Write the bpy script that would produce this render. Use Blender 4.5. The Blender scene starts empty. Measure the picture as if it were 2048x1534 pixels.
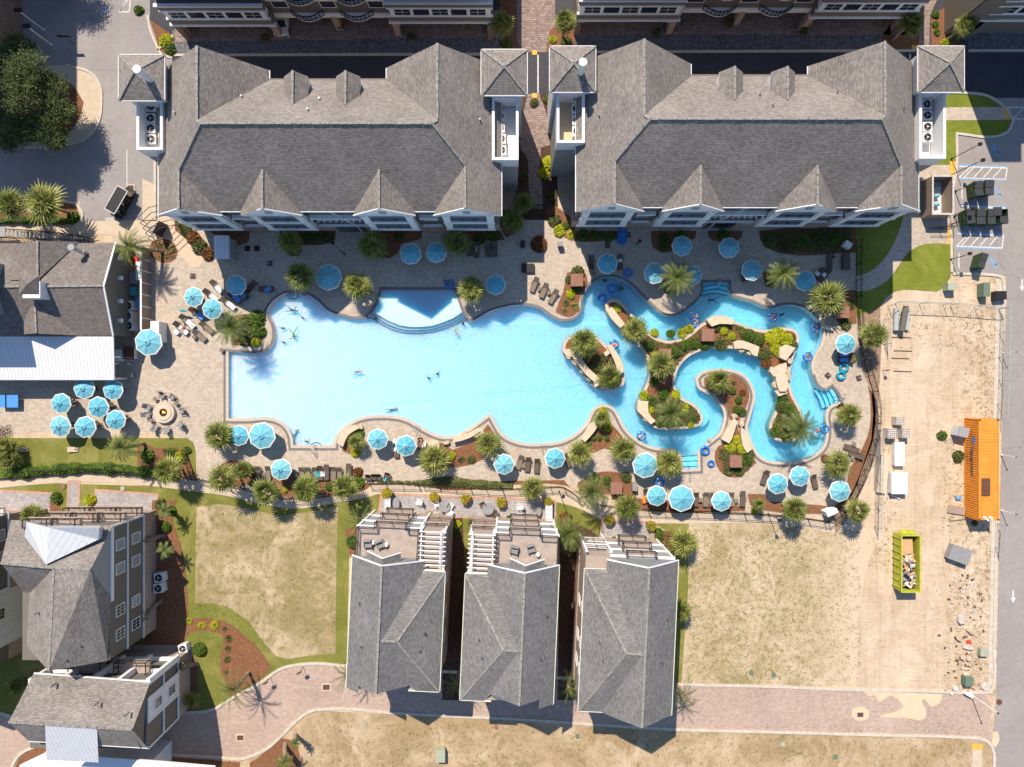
import bpy,bmesh,math,random
from math import sin,cos,pi,radians as R,atan2,hypot
from mathutils import Vector,Matrix
from mathutils.geometry import tessellate_polygon
random.seed(7)
SC = bpy.context.scene
COL = SC.collection
# ---------------------------------------------------------------- camera,sky,sun,exposure
H = 82.0                     # camera height over the ground,metres
K = 16.0                     # photo pixels per metre at ground level
cam_d = bpy.data.cameras.new('camera'); cam = bpy.data.objects.new('camera',cam_d); COL.objects.link(cam)
cam.location = (0,0,H); cam.rotation_euler = (0,0,0)
cam_d.sensor_width = 36; cam_d.lens = 36 * K * H / 2048; cam_d.clip_start = 1; cam_d.clip_end = 2000
SC.camera = cam
SUN = Vector((-0.29,0.77,1.0)).normalized()
el = math.asin(SUN.z)
w = bpy.data.worlds.new('World'); SC.world = w; w.use_nodes = True
nt = w.node_tree; bg = nt.nodes['Background']; sky = nt.nodes.new('ShaderNodeTexSky')
sky.sky_type = 'NISHITA'; sky.sun_disc = False; sky.sun_elevation = el; sky.sun_rotation = atan2(SUN.x,SUN.y); sky.ozone_density = 4.0; sky.dust_density = 0.3
nt.links.new(sky.outputs[0],bg.inputs[0]); bg.inputs[1].default_value = 0.105
sl = bpy.data.lights.new('sun','SUN'); sl.energy = 4.4; sl.angle = R(0.5); sl.color = (1,0.875,0.735)
so = bpy.data.objects.new('sun',sl); COL.objects.link(so); so.rotation_euler = SUN.to_track_quat('Z','Y').to_euler()
SC.view_settings.view_transform = 'Standard'; SC.view_settings.look = 'None'; SC.view_settings.exposure = 0.62; SC.view_settings.gamma = 1
try:
 SC.cycles.max_bounces = 8; SC.cycles.transparent_max_bounces = 16; SC.cycles.diffuse_bounces = 4
except Exception: pass

def P(px,py,z=0.0):
 """photo pixel seen at height z -> the place in the world"""
 s = (H - z) / (H * K)
 return Vector(((px - 1024) * s,(767 - py) * s,z))
def P2(px,py,z=0.0):
 p = P(px,py,z); return (p.x,p.y)

# ---------------------------------------------------------------- mesh builder
ORG = {}
class MB:
 def __init__(s,T=None): s.v = []; s.f = []; s.m = []; s.T = T
 def add(s,pts):
  b = len(s.v)
  if s.T is None: s.v += [tuple(p) for p in pts]
  else: s.v += [tuple(s.T @ Vector(p)) for p in pts]
  return b
 def poly(s,pts,mi=0):
  b = s.add(pts); s.f.append(tuple(range(b,b + len(pts)))); s.m.append(mi)
 def box(s,c,d,rz=0.0,mi=0,M=None):
  x,y,z = d[0] / 2,d[1] / 2,d[2] / 2
  cs = [(-x,-y,-z),(x,-y,-z),(x,y,-z),(-x,y,-z),(-x,-y,z),(x,-y,z),(x,y,z),(-x,y,z)]
  if M is None: M = Matrix.Translation(c) @ Matrix.Rotation(rz,4,'Z')
  else: M = Matrix.Translation(c) @ M
  b = s.add([M @ Vector(p) for p in cs])
  for q in ((3,2,1,0),(4,5,6,7),(0,1,5,4),(1,2,6,5),(2,3,7,6),(3,0,4,7)):
   s.f.append(tuple(b + i for i in q)); s.m.append(mi)
 def bar(s,a,b,wd,ht,mi=0):
  a = Vector(a); b = Vector(b); d = b - a; L = d.length
  if L < 1e-6: return
  q = d.to_track_quat('X','Z').to_matrix().to_4x4()
  s.box((a + b) / 2,(L,wd,ht),mi=mi,M=q)
 def tube(s,pts,r,n=6,mi=0,cap=True):
  pts = [Vector(p) for p in pts]; N = len(pts)
  rs = r if isinstance(r,(list,tuple)) else [r] * N
  up = Vector((0,0,1)); rings = []
  for i,p in enumerate(pts):
   d = (pts[min(i + 1,N - 1)] - pts[max(i - 1,0)]).normalized()
   a = d.cross(up)
   if a.length < 1e-3: a = Vector((1,0,0))
   a.normalize(); c = a.cross(d)
   rings.append(s.add([p + (a * cos(2 * pi * k / n) + c * sin(2 * pi * k / n)) * rs[i] for k in range(n)]))
  for i in range(N - 1):
   A,B = rings[i],rings[i + 1]
   for k in range(n):
    s.f.append((A + k,A + (k + 1) % n,B + (k + 1) % n,B + k)); s.m.append(mi)
  if cap:
   s.f.append(tuple(rings[0] + k for k in reversed(range(n)))); s.m.append(mi)
   s.f.append(tuple(rings[-1] + k for k in range(n))); s.m.append(mi)
 def cyl(s,c,r,h,n=16,mi=0,r2=None):
  c = Vector(c); s.tube([c,c + Vector((0,0,h))],[r,r if r2 is None else r2],n,mi)
 def sheet(s,loops,z,mi=0):
  """flat polygon with holes, loops = list of 2D loops"""
  vs = [[Vector((p[0],p[1],0)) for p in lp] for lp in loops]
  flat = [p for lp in vs for p in lp]
  tris = tessellate_polygon(vs)
  b = s.add([(p.x,p.y,z) for p in flat])
  for t in tris:
   a,c,d = (flat[i] for i in t)
   if (c - a).cross(d - a).z < 0: t = (t[0],t[2],t[1])
   s.f.append(tuple(b + i for i in t)); s.m.append(mi)
 def wall(s,loop,z0,z1,mi=0,closed=True):
  n = len(loop)
  for i in range(n if closed else n - 1):
   p,q = loop[i],loop[(i + 1) % n]
   s.poly([(p[0],p[1],z0),(q[0],q[1],z0),(q[0],q[1],z1),(p[0],p[1],z1)],mi)
 def prism(s,loop,z0,z1,mi=0,mt=None):
  if area(loop) < 0: loop = loop[::-1]
  s.wall(loop,z0,z1,mi); s.sheet([loop],z1,mi if mt is None else mt)
  b = s.add([(p[0],p[1],z0) for p in loop]); s.f.append(tuple(reversed(range(b,b + len(loop))))); s.m.append(mi)
 def quadxz(s,x0,x1,z0,z1,y,mi=0): s.poly([(x0,y,z0),(x1,y,z0),(x1,y,z1),(x0,y,z1)],mi)
 def ball(s,c,r,n=10,mi=0,sz=1.0):
  c = Vector(c); m = n // 2; b0 = s.add([c + Vector((r * sin(pi * i / m) * cos(2 * pi * k / n),r * sin(pi * i / m) * sin(2 * pi * k / n),sz * r * cos(pi * i / m))) for i in range(m + 1) for k in range(n)])
  for i in range(m):
   for k in range(n):
    s.f.append((b0 + i * n + k,b0 + (i + 1) * n + k,b0 + (i + 1) * n + (k + 1) % n,b0 + i * n + (k + 1) % n)); s.m.append(mi)
 def torus(s,c,R0,r,n=24,m=10,mi=0,sz=1.0):
  b = s.add([(c[0] + (R0 + r * cos(2 * pi * j / m)) * cos(2 * pi * i / n),c[1] + (R0 + r * cos(2 * pi * j / m)) * sin(2 * pi * i / n),c[2] + sz * r * sin(2 * pi * j / m)) for i in range(n) for j in range(m)])
  for i in range(n):
   for j in range(m):
    s.f.append((b + i * m + j,b + ((i + 1) % n) * m + j,b + ((i + 1) % n) * m + (j + 1) % m,b + i * m + (j + 1) % m)); s.m.append(mi)
 def mark(s):
  s.mk = getattr(s,'mk',[]) + [len(s.v)]
 def build_each(s,name,mat,parent):
  '''one object per marked piece'''
  ks = sorted(set([0] + getattr(s,'mk',[]) + [len(s.v)])); out = []
  for a,b in zip(ks,ks[1:]):
   m = MB(); m.v = s.v[a:b]; m.f = [tuple(i - a for i in f) for f in s.f if a <= f[0] < b]; m.m = [0] * len(m.f); out.append(m.build(name,mat,parent,uv=False))
  return out
 def build(s,name,mats,parent=None,smooth=False,uv=True):
  me = bpy.data.meshes.new(name)
  o0 = ORG.get(parent.name,Vector()) if parent else Vector()
  if o0.length > 0: s.v = [(a - o0.x,b - o0.y,c - o0.z) for a,b,c in s.v]
  me.from_pydata(s.v,[],s.f)
  if not isinstance(mats,(list,tuple)): mats = [mats]
  for m in mats: me.materials.append(m)
  if len(mats) > 1: me.polygons.foreach_set('material_index',s.m)
  if smooth: me.polygons.foreach_set('use_smooth',[True] * len(me.polygons))
  me.update()
  if uv:
   ul = me.uv_layers.new(name='uv'); data = []
   for p in me.polygons:
    nrm = p.normal
    if abs(nrm.z) > 0.995: t = Vector((1,0,0)); u = Vector((0,1,0))
    else:
     t = Vector((-nrm.y,nrm.x,0)).normalized(); u = nrm.cross(t)
    for li in p.loop_indices:
     co = me.vertices[me.loops[li].vertex_index].co + o0
     data += [co.dot(t),co.dot(u)]
   ul.data.foreach_set('uv',data)
  o = bpy.data.objects.new(name,me); COL.objects.link(o)
  if parent: o.parent = parent; ORG[o.name] = o0
  return o

def area(lp): return sum(lp[i][0] * lp[(i + 1) % len(lp)][1] - lp[(i + 1) % len(lp)][0] * lp[i][1] for i in range(len(lp))) / 2
def tag(o,label=None,cat=None,group=None,kind=None):
 if label: o['label'] = label
 if cat: o['category'] = cat
 if group: o['group'] = group
 if kind: o['kind'] = kind
 return o
def thing(name,label,cat,loc=(0,0,0),rz=0.0,group=None):
 o = bpy.data.objects.new(name,None); COL.objects.link(o); o.empty_display_size = 0.3
 o.location = loc; o.rotation_euler = (0,0,rz); ORG[o.name] = Vector(loc) if rz == 0 else Vector((0,0,0))
 return tag(o,label,cat,group)
def copy_tree(o,parent=None):
 c = o.copy(); COL.objects.link(c); c.parent = parent
 for ch in list(o.children): copy_tree(ch,c)
 return c
def place(proto,used,loc,rz=0.0,label=None,group=None,scale=1.0):
 """the first use moves the proto itself, later uses copy it with its parts"""
 o = proto if proto.name not in used else copy_tree(proto)
 used.add(proto.name)
 o.location = loc; o.rotation_euler = (0,0,rz); o.scale = (scale,) * 3
 if label: o['label'] = label
 if group: o['group'] = group
 return o
USED = set()
def struct(o): o['kind'] = 'structure'; return o

def smooth(pts,closed=True,sub=4,corner=48):
 """Catmull-Rom through the traced points, keeping true corners"""
 n = len(pts); pts = [Vector((p[0],p[1])) for p in pts]; out = []
 def tang(i):
  a,b,c = pts[(i - 1) % n] if closed or i > 0 else pts[i],pts[i],pts[(i + 1) % n] if closed or i < n - 1 else pts[i]
  d1,d2 = b - a,c - b
  if d1.length < 1e-6 or d2.length < 1e-6: return None
  if d1.angle(d2) > R(corner): return None
  return (d1.normalized() + d2.normalized()).normalized()
 T = [tang(i) for i in range(n)]
 for i in range(n if closed else n - 1):
  a,b = pts[i],pts[(i + 1) % n]; L = (b - a).length
  ta = T[i] * L if T[i] is not None else None; tb = T[(i + 1) % n] * L if T[(i + 1) % n] is not None else None
  if ta is None and tb is None: out.append((a.x,a.y)); continue
  if ta is None: ta = (b - a)
  if tb is None: tb = (b - a)
  for k in range(sub):
   t = k / sub; h1 = 2 * t**3 - 3 * t * t + 1; h2 = t**3 - 2 * t * t + t; h3 = -2 * t**3 + 3 * t * t; h4 = t**3 - t * t
   q = a * h1 + ta * h2 + b * h3 + tb * h4; out.append((q.x,q.y))
 if not closed: out.append((pts[-1].x,pts[-1].y))
 return out
def loop_px(s,sm=True,sub=4,z=0.0,closed=True):
 """'x,y x,y ...' photo pixels -> world 2D loop"""
 pts = [tuple(float(t) for t in a.split(',')) for a in s.split()]
 if sm: pts = smooth(pts,closed,sub)
 return [P2(x,y,z) for x,y in pts]
def offset(lp,d,closed=True):
 n = len(lp); out = []
 for i in range(n):
  a = Vector(lp[(i - 1) % n]) if closed or i > 0 else Vector(lp[i]); b = Vector(lp[i]); c = Vector(lp[(i + 1) % n]) if closed or i < n - 1 else Vector(lp[i])
  d1 = (b - a); d2 = (c - b)
  if d1.length < 1e-6: d1 = d2
  if d2.length < 1e-6: d2 = d1
  n1 = Vector((d1.y,-d1.x)).normalized(); n2 = Vector((d2.y,-d2.x)).normalized()
  m = n1 + n2
  if m.length < 0.5: m = n1
  m.normalize(); k = 1 / max(0.6,m.dot(n1)); q = b + m * d * k; out.append((q.x,q.y))
 return out
def strip(mb,lp,wd,z0,z1,mi=0,closed=True,side=1):
 """a kerb or coping: band of width wd along a polyline"""
 o = offset(lp,wd * side,closed); n = len(lp)
 for i in range(n if closed else n - 1):
  j = (i + 1) % n; a,b,c,d = lp[i],lp[j],o[j],o[i]
  mb.poly([(a[0],a[1],z1),(b[0],b[1],z1),(c[0],c[1],z1),(d[0],d[1],z1)] if side < 0 else [(d[0],d[1],z1),(c[0],c[1],z1),(b[0],b[1],z1),(a[0],a[1],z1)],mi)
  if z1 - z0 > 0.005:
   mb.poly([(a[0],a[1],z0),(b[0],b[1],z0),(b[0],b[1],z1),(a[0],a[1],z1)],mi)
   mb.poly([(c[0],c[1],z0),(d[0],d[1],z0),(d[0],d[1],z1),(c[0],c[1],z1)],mi)

# ---------------------------------------------------------------- materials
def nodes(name):
 m = bpy.data.materials.new(name); m.use_nodes = True; t = m.node_tree; b = t.nodes['Principled BSDF']
 b.inputs['Specular IOR Level'].default_value = 0.3
 return m,t,b
def N(t,ty,**kw):
 n = t.nodes.new(ty)
 for k,v in kw.items():
  if k in n.inputs: n.inputs[k].default_value = v
  else: setattr(n,k,v)
 return n
def c4(c): return (c[0],c[1],c[2],1)
def ramp(t,fac,stops):
 r = N(t,'ShaderNodeValToRGB'); e = r.color_ramp.elements
 while len(e) < len(stops): e.new(0.5)
 for i,(p,c) in enumerate(stops): e[i].position = p; e[i].color = c4(c)
 t.links.new(fac,r.inputs[0]); return r.outputs[0]
def mix(t,f,a,b,mode='MIX'):
 m = N(t,'ShaderNodeMix',data_type='RGBA',blend_type=mode); L = t.links
 for inp,v in ((0,f),(6,a),(7,b)):
  if hasattr(v,'links') or hasattr(v,'is_linked'): L.new(v,m.inputs[inp])
  else: m.inputs[inp].default_value = v if inp == 0 else c4(v)
 return m.outputs[2]
def noise(t,scale,detail=4,rough=0.6,co='Object',dist=0.0,vec=None):
 n = N(t,'ShaderNodeTexNoise'); n.inputs['Scale'].default_value = scale; n.inputs['Detail'].default_value = detail; n.inputs['Roughness'].default_value = rough; n.inputs['Distortion'].default_value = dist
 if vec is None: vec = N(t,'ShaderNodeTexCoord').outputs[co]
 t.links.new(vec,n.inputs['Vector']); return n.outputs['Fac']
def bump(t,b,h,st=0.3,dist=0.02):
 n = N(t,'ShaderNodeBump'); n.inputs['Strength'].default_value = st; n.inputs['Distance'].default_value = dist
 t.links.new(h,n.inputs['Height']); t.links.new(n.outputs[0],b.inputs['Normal'])
def plain(name,c,rough=0.7,var=0.12,scale=3.0,metal=0.0,spec=0.3,bmp=0.0,co='Object'):
 m,t,b = nodes(name); b.inputs['Roughness'].default_value = rough; b.inputs['Metallic'].default_value = metal; b.inputs['Specular IOR Level'].default_value = spec
 f = noise(t,scale,5,0.65,co)
 lo = [max(0,x * (1 - var * 1.6)) for x in c]; hi = [min(1,x * (1 + var * 1.6)) for x in c]
 t.links.new(ramp(t,f,[(0.25,lo),(0.75,hi)]),b.inputs['Base Color'])
 if bmp: bump(t,b,f,bmp)
 return m
def bricky(name,c1,c2,mortar,bw,bh,ms=0.015,rough=0.85,big=0.18,bigscale=0.25,off=0.5,bmp=0.4,stain=None,hb=0.0):
 """shingles, bricks, pavers: a brick pattern laid in metres over the surface's own uv"""
 m,t,b = nodes(name); b.inputs['Roughness'].default_value = rough; L = t.links
 uv = N(t,'ShaderNodeTexCoord').outputs['UV']
 br = N(t,'ShaderNodeTexBrick'); br.offset = off; br.inputs['Scale'].default_value = 1.0
 br.inputs['Color1'].default_value = c4(c1); br.inputs['Color2'].default_value = c4(c2); br.inputs['Mortar'].default_value = c4(mortar)
 br.inputs['Brick Width'].default_value = bw; br.inputs['Row Height'].default_value = bh; br.inputs['Mortar Size'].default_value = ms; br.inputs['Mortar Smooth'].default_value = 0.3; br.inputs['Bias'].default_value = hb
 L.new(uv,br.inputs['Vector'])
 f = noise(t,bigscale,5,0.7); f2 = noise(t,2.2,4,0.7)
 g = ramp(t,f,[(0.3,(1 - big,) * 3),(0.7,(1 + big,) * 3)]); g2 = ramp(t,f2,[(0.3,(0.88,) * 3),(0.7,(1.12,) * 3)])
 c = mix(t,1.0,mix(t,1.0,br.outputs['Color'],g,'MULTIPLY'),g2,'MULTIPLY')
 if stain:
  sf = noise(t,0.35,6,0.75,dist=1.5); c = mix(t,ramp(t,sf,[(0.56,(0,0,0)),(0.70,(0.6,) * 3)]),c,stain)
 L.new(c,b.inputs['Base Color']); bump(t,b,br.outputs['Fac'],-bmp,0.02)
 return m
def ribbed(name,c,per=0.4,wd=0.12,dark=0.45,rough=0.4,metal=0.0,axis='X',var=0.06):
 """standing seams or lap siding: dark lines at a fixed pitch on the uv"""
 m,t,b = nodes(name); b.inputs['Roughness'].default_value = rough; b.inputs['Metallic'].default_value = metal; L = t.links
 uv = N(t,'ShaderNodeTexCoord').outputs['UV']; s = N(t,'ShaderNodeSeparateXYZ'); L.new(uv,s.inputs[0])
 d = N(t,'ShaderNodeMath',operation='DIVIDE'); L.new(s.outputs[axis],d.inputs[0]); d.inputs[1].default_value = per
 fr = N(t,'ShaderNodeMath',operation='FRACT'); L.new(d.outputs[0],fr.inputs[0])
 lt = N(t,'ShaderNodeMath',operation='LESS_THAN'); L.new(fr.outputs[0],lt.inputs[0]); lt.inputs[1].default_value = wd
 f = noise(t,1.2,5,0.7)
 base = ramp(t,f,[(0.3,[x * (1 - var) for x in c]),(0.7,[min(1,x * (1 + var)) for x in c])])
 L.new(mix(t,lt.outputs[0],base,[x * dark for x in c]),b.inputs['Base Color']); bump(t,b,lt.outputs[0],0.5,0.03)
 return m
def leafy(name,c1,c2,c3=None,scale=1.3,trans=0.35,rough=0.5):
 m,t,b = nodes(name); L = t.links; b.inputs['Roughness'].default_value = rough; b.inputs['Specular IOR Level'].default_value = 0.35
 f = noise(t,scale,3,0.6); oi = N(t,'ShaderNodeObjectInfo')
 gi = N(t,'ShaderNodeNewGeometry')
 a = N(t,'ShaderNodeMath',operation='ADD'); L.new(f,a.inputs[0]); mm = N(t,'ShaderNodeMath',operation='MULTIPLY_ADD'); L.new(gi.outputs['Random Per Island'],mm.inputs[0]); mm.inputs[1].default_value = 0.5; mm.inputs[2].default_value = -0.25; L.new(mm.outputs[0],a.inputs[1])
 st = [(0.25,c1),(0.75,c2)] if c3 is None else [(0.2,c1),(0.6,c2),(0.85,c3)]
 col = ramp(t,a.outputs[0],st)
 rv = ramp(t,oi.outputs['Random'],[(0.0,(0.82,0.86,0.82)),(1.0,(1.18,1.1,1.12))]); col = mix(t,1.0,col,rv,'MULTIPLY')
 L.new(col,b.inputs['Base Color'])
 tr = N(t,'ShaderNodeBsdfTranslucent'); L.new(col,tr.inputs[0]); mx = N(t,'ShaderNodeMixShader'); mx.inputs[0].default_value = trans
 out = t.nodes['Material Output']; L.new(b.outputs[0],mx.inputs[1]); L.new(tr.outputs[0],mx.inputs[2]); L.new(mx.outputs[0],out.inputs[0])
 return m
def grassy(name,c1,c2,dry=None,dry_at=(0.45,0.6),green=None,g_at=(0.55,0.62),gs=1.6,bs=0.25,ds=0.18,fade=None):
 """lawn: fine blades noise, mowing unevenness, dry and green patches"""
 m,t,b = nodes(name); b.inputs['Roughness'].default_value = 0.95; b.inputs['Specular IOR Level'].default_value = 0.1; L = t.links
 f1 = noise(t,14,3,0.8); f2 = noise(t,bs,6,0.7,dist=0.6); f3 = noise(t,4.0,3,0.7)
 c = ramp(t,f1,[(0.3,c1),(0.7,c2)]); c = mix(t,1.0,c,ramp(t,f2,[(0.3,(0.78,0.8,0.75)),(0.7,(1.2,1.15,1.2))]),'MULTIPLY')
 c = mix(t,1.0,c,ramp(t,f3,[(0.3,(0.85,) * 3),(0.7,(1.14,) * 3)]),'MULTIPLY')
 if dry:
  c = mix(t,ramp(t,noise(t,ds,7,0.75,dist=0.8),[(dry_at[0],(0,) * 3),(dry_at[1],(1,) * 3)]),c,mix(t,f1,[x * 0.8 for x in dry],[x * 1.15 for x in dry]))
 if green:
  v = noise(t,gs,5,0.8,dist=0.5); c = mix(t,ramp(t,v,[(g_at[0],(0,) * 3),(g_at[1],(0.85,) * 3)]),c,green)
 if fade:
  sx = N(t,'ShaderNodeSeparateXYZ'); L.new(N(t,'ShaderNodeTexCoord').outputs['Object'],sx.inputs[0]); ma = N(t,'ShaderNodeMath',operation='MULTIPLY_ADD'); L.new(noise(t,0.45,7,0.75,dist=1.0),ma.inputs[0]); ma.inputs[1].default_value = fade[2]; L.new(sx.outputs['X'],ma.inputs[2])
  mr = N(t,'ShaderNodeMapRange'); L.new(ma.outputs[0],mr.inputs[0]); mr.inputs['From Min'].default_value = fade[0] + fade[2] / 2; mr.inputs['From Max'].default_value = fade[1] + fade[2] / 2
  c = mix(t,mr.outputs[0],c,mix(t,f3,(0.50,0.39,0.27),(0.60,0.49,0.35)))
 L.new(c,b.inputs['Base Color']); bump(t,b,f1,0.6,0.04)
 return m
MT = {}
MT['shingle'] = bricky('shingle',(0.182,0.163,0.147),(0.295,0.268,0.243),(0.125,0.113,0.102),0.33,0.155,0.02,rough=0.95,big=0.17,bmp=0.5)
MT['shingle_grey'] = bricky('shingle_grey',(0.145,0.142,0.138),(0.23,0.226,0.22),(0.105,0.103,0.10),0.33,0.155,0.02,rough=0.95,big=0.14,bmp=0.5)
MT['shingle_bar'] = bricky('shingle_brown',(0.15,0.132,0.12),(0.235,0.212,0.195),(0.10,0.088,0.08),0.33,0.155,0.02,rough=0.95,big=0.1,bmp=0.7)
MT['ridge'] = plain('ridge_cap',(0.25,0.24,0.215),0.95,0.3,4)
MT['brick'] = bricky('brick',(0.30,0.20,0.155),(0.42,0.31,0.25),(0.40,0.36,0.32),0.24,0.09,0.012,big=0.1)
MT['brick_dark'] = bricky('brown_brick',(0.13,0.085,0.065),(0.27,0.19,0.15),(0.16,0.13,0.11),0.24,0.09,0.012,big=0.15)
MT['siding'] = ribbed('lap_siding',(0.165,0.15,0.125),0.18,0.12,0.7,0.7,axis='Y')
MT['siding_grey'] = ribbed('grey_siding',(0.30,0.31,0.31),0.2,0.12,0.75,0.7,axis='Y')
MT['panel_white'] = ribbed('white_panel',(0.70,0.71,0.71),1.2,0.04,0.6,0.6,axis='X',var=0.03)
MT['trim'] = plain('white_trim',(0.74,0.75,0.75),0.55,0.04)
MT['cream_trim'] = plain('cream_trim',(0.62,0.64,0.50),0.6,0.06)
MT['tan_siding'] = ribbed('tan_siding',(0.38,0.31,0.26),0.2,0.12,0.8,0.7,axis='Y')
MT['glass'] = plain('window_glass',(0.02,0.03,0.045),0.08,0.3,0.4,spec=0.8)
MT['dark'] = plain('dark_metal',(0.022,0.02,0.02),0.45,0.2)
MT['bronze'] = plain('bronze_rail',(0.055,0.038,0.032),0.45,0.15)
MT['metal_roof'] = ribbed('standing_seam',(0.66,0.68,0.70),0.42,0.08,0.55,0.45)
MT['metal_grey'] = ribbed('grey_standing_seam',(0.52,0.55,0.58),0.6,0.05,0.5,0.5,axis='Y')
MT['zinc'] = plain('zinc',(0.45,0.47,0.48),0.35,0.15,6,metal=0.6)
MT['whitepaint'] = plain('white_paint',(0.72,0.72,0.70),0.5,0.08,5)
MT['asphalt'] = None
def asphalt(name,lo,hi,seed=0):
 m,t,b = nodes(name); b.inputs['Roughness'].default_value = 0.92; L = t.links
 f1 = noise(t,30,2,0.8); f2 = noise(t,0.12,7,0.7,dist=0.4); f3 = noise(t,1.1,6,0.8)
 c = ramp(t,f2,[(0.3,lo),(0.7,hi)]); c = mix(t,1.0,c,ramp(t,f1,[(0.25,(0.75,) * 3),(0.75,(1.25,) * 3)]),'MULTIPLY')
 c = mix(t,1.0,c,ramp(t,f3,[(0.3,(0.9,) * 3),(0.7,(1.08,) * 3)]),'MULTIPLY')
 v = N(t,'ShaderNodeTexVoronoi',feature='DISTANCE_TO_EDGE'); v.inputs['Scale'].default_value = 0.07
 wv = N(t,'ShaderNodeTexNoise'); wv.inputs['Scale'].default_value = 0.7; wv.inputs['Detail'].default_value = 6
 tc = N(t,'ShaderNodeTexCoord').outputs['Object']; L.new(tc,wv.inputs['Vector'])
 va = N(t,'ShaderNodeVectorMath',operation='ADD'); L.new(tc,va.inputs[0]); L.new(wv.outputs['Color'],va.inputs[1]); L.new(va.outputs[0],v.inputs['Vector'])
 c = mix(t,ramp(t,v.outputs['Distance'],[(0.001,(0.35,) * 3),(0.0035,(0,) * 3)]),c,[x * 0.35 for x in lo])
 L.new(c,b.inputs['Base Color']); bump(t,b,f1,0.3,0.01); return m
MT['asphalt'] = asphalt('asphalt',(0.25,0.232,0.225),(0.325,0.302,0.293))
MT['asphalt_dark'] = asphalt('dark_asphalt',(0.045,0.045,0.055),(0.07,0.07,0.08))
MT['asphalt_road'] = asphalt('road_asphalt',(0.26,0.235,0.22),(0.315,0.288,0.27))
MT['cobble'] = bricky('cobble',(0.10,0.10,0.11),(0.24,0.24,0.26),(0.05,0.05,0.055),0.22,0.15,0.02,big=0.15)
MT['paver'] = bricky('deck_paver',(0.405,0.34,0.27),(0.505,0.435,0.35),(0.34,0.285,0.225),0.40,0.27,0.02,big=0.10,bigscale=0.15,stain=(0.36,0.27,0.19))
MT['paver_brown'] = bricky('brown_paver',(0.22,0.16,0.14),(0.36,0.28,0.25),(0.13,0.10,0.09),0.40,0.27,0.03,big=0.12)
MT['paver_grey'] = bricky('patio_paver',(0.30,0.28,0.27),(0.42,0.40,0.39),(0.22,0.2,0.19),0.35,0.2,0.015,big=0.1)
MT['brickroad'] = bricky('brick_road',(0.385,0.275,0.22),(0.475,0.37,0.305),(0.32,0.245,0.195),0.30,0.17,0.02,big=0.12,bigscale=0.12,stain=(0.42,0.38,0.34))
MT['brickedge'] = bricky('brick_edge',(0.45,0.24,0.16),(0.55,0.34,0.25),(0.3,0.22,0.18),0.24,0.12,0.015)
MT['concrete'] = plain('concrete',(0.50,0.415,0.31),0.9,0.08,1.2,bmp=0.1)
MT['concrete_pink'] = plain('tan_concrete',(0.56,0.43,0.31),0.9,0.05,1.2)
MT['kerb'] = plain('kerb_concrete',(0.50,0.45,0.37),0.9,0.12,2.0)
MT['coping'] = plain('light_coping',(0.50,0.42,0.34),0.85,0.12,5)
MT['coping_shaded'] = plain('shaded_coping',(0.17,0.155,0.15),0.8,0.15,5)  # copy of the coping with shade put into its colour
MT['yellow'] = plain('yellow_ramp',(0.74,0.38,0.06),0.7,0.1,2)
MT['roadwhite'] = plain('road_white',(0.56,0.55,0.53),0.7,0.25,6)
MT['roadblue'] = plain('road_blue',(0.16,0.36,0.62),0.7,0.25,6)
MT['mulch'] = plain('mulch',(0.20,0.096,0.052),0.98,0.42,7,spec=0.05,bmp=0.6)
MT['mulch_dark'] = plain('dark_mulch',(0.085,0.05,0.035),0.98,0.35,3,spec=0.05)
MT['mulch_pale'] = plain('pale_mulch',(0.27,0.185,0.125),0.98,0.35,3,spec=0.05,bmp=0.5)
MT['sandfill'] = plain('sand_spill',(0.58,0.46,0.31),0.97,0.07,1.5)
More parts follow.
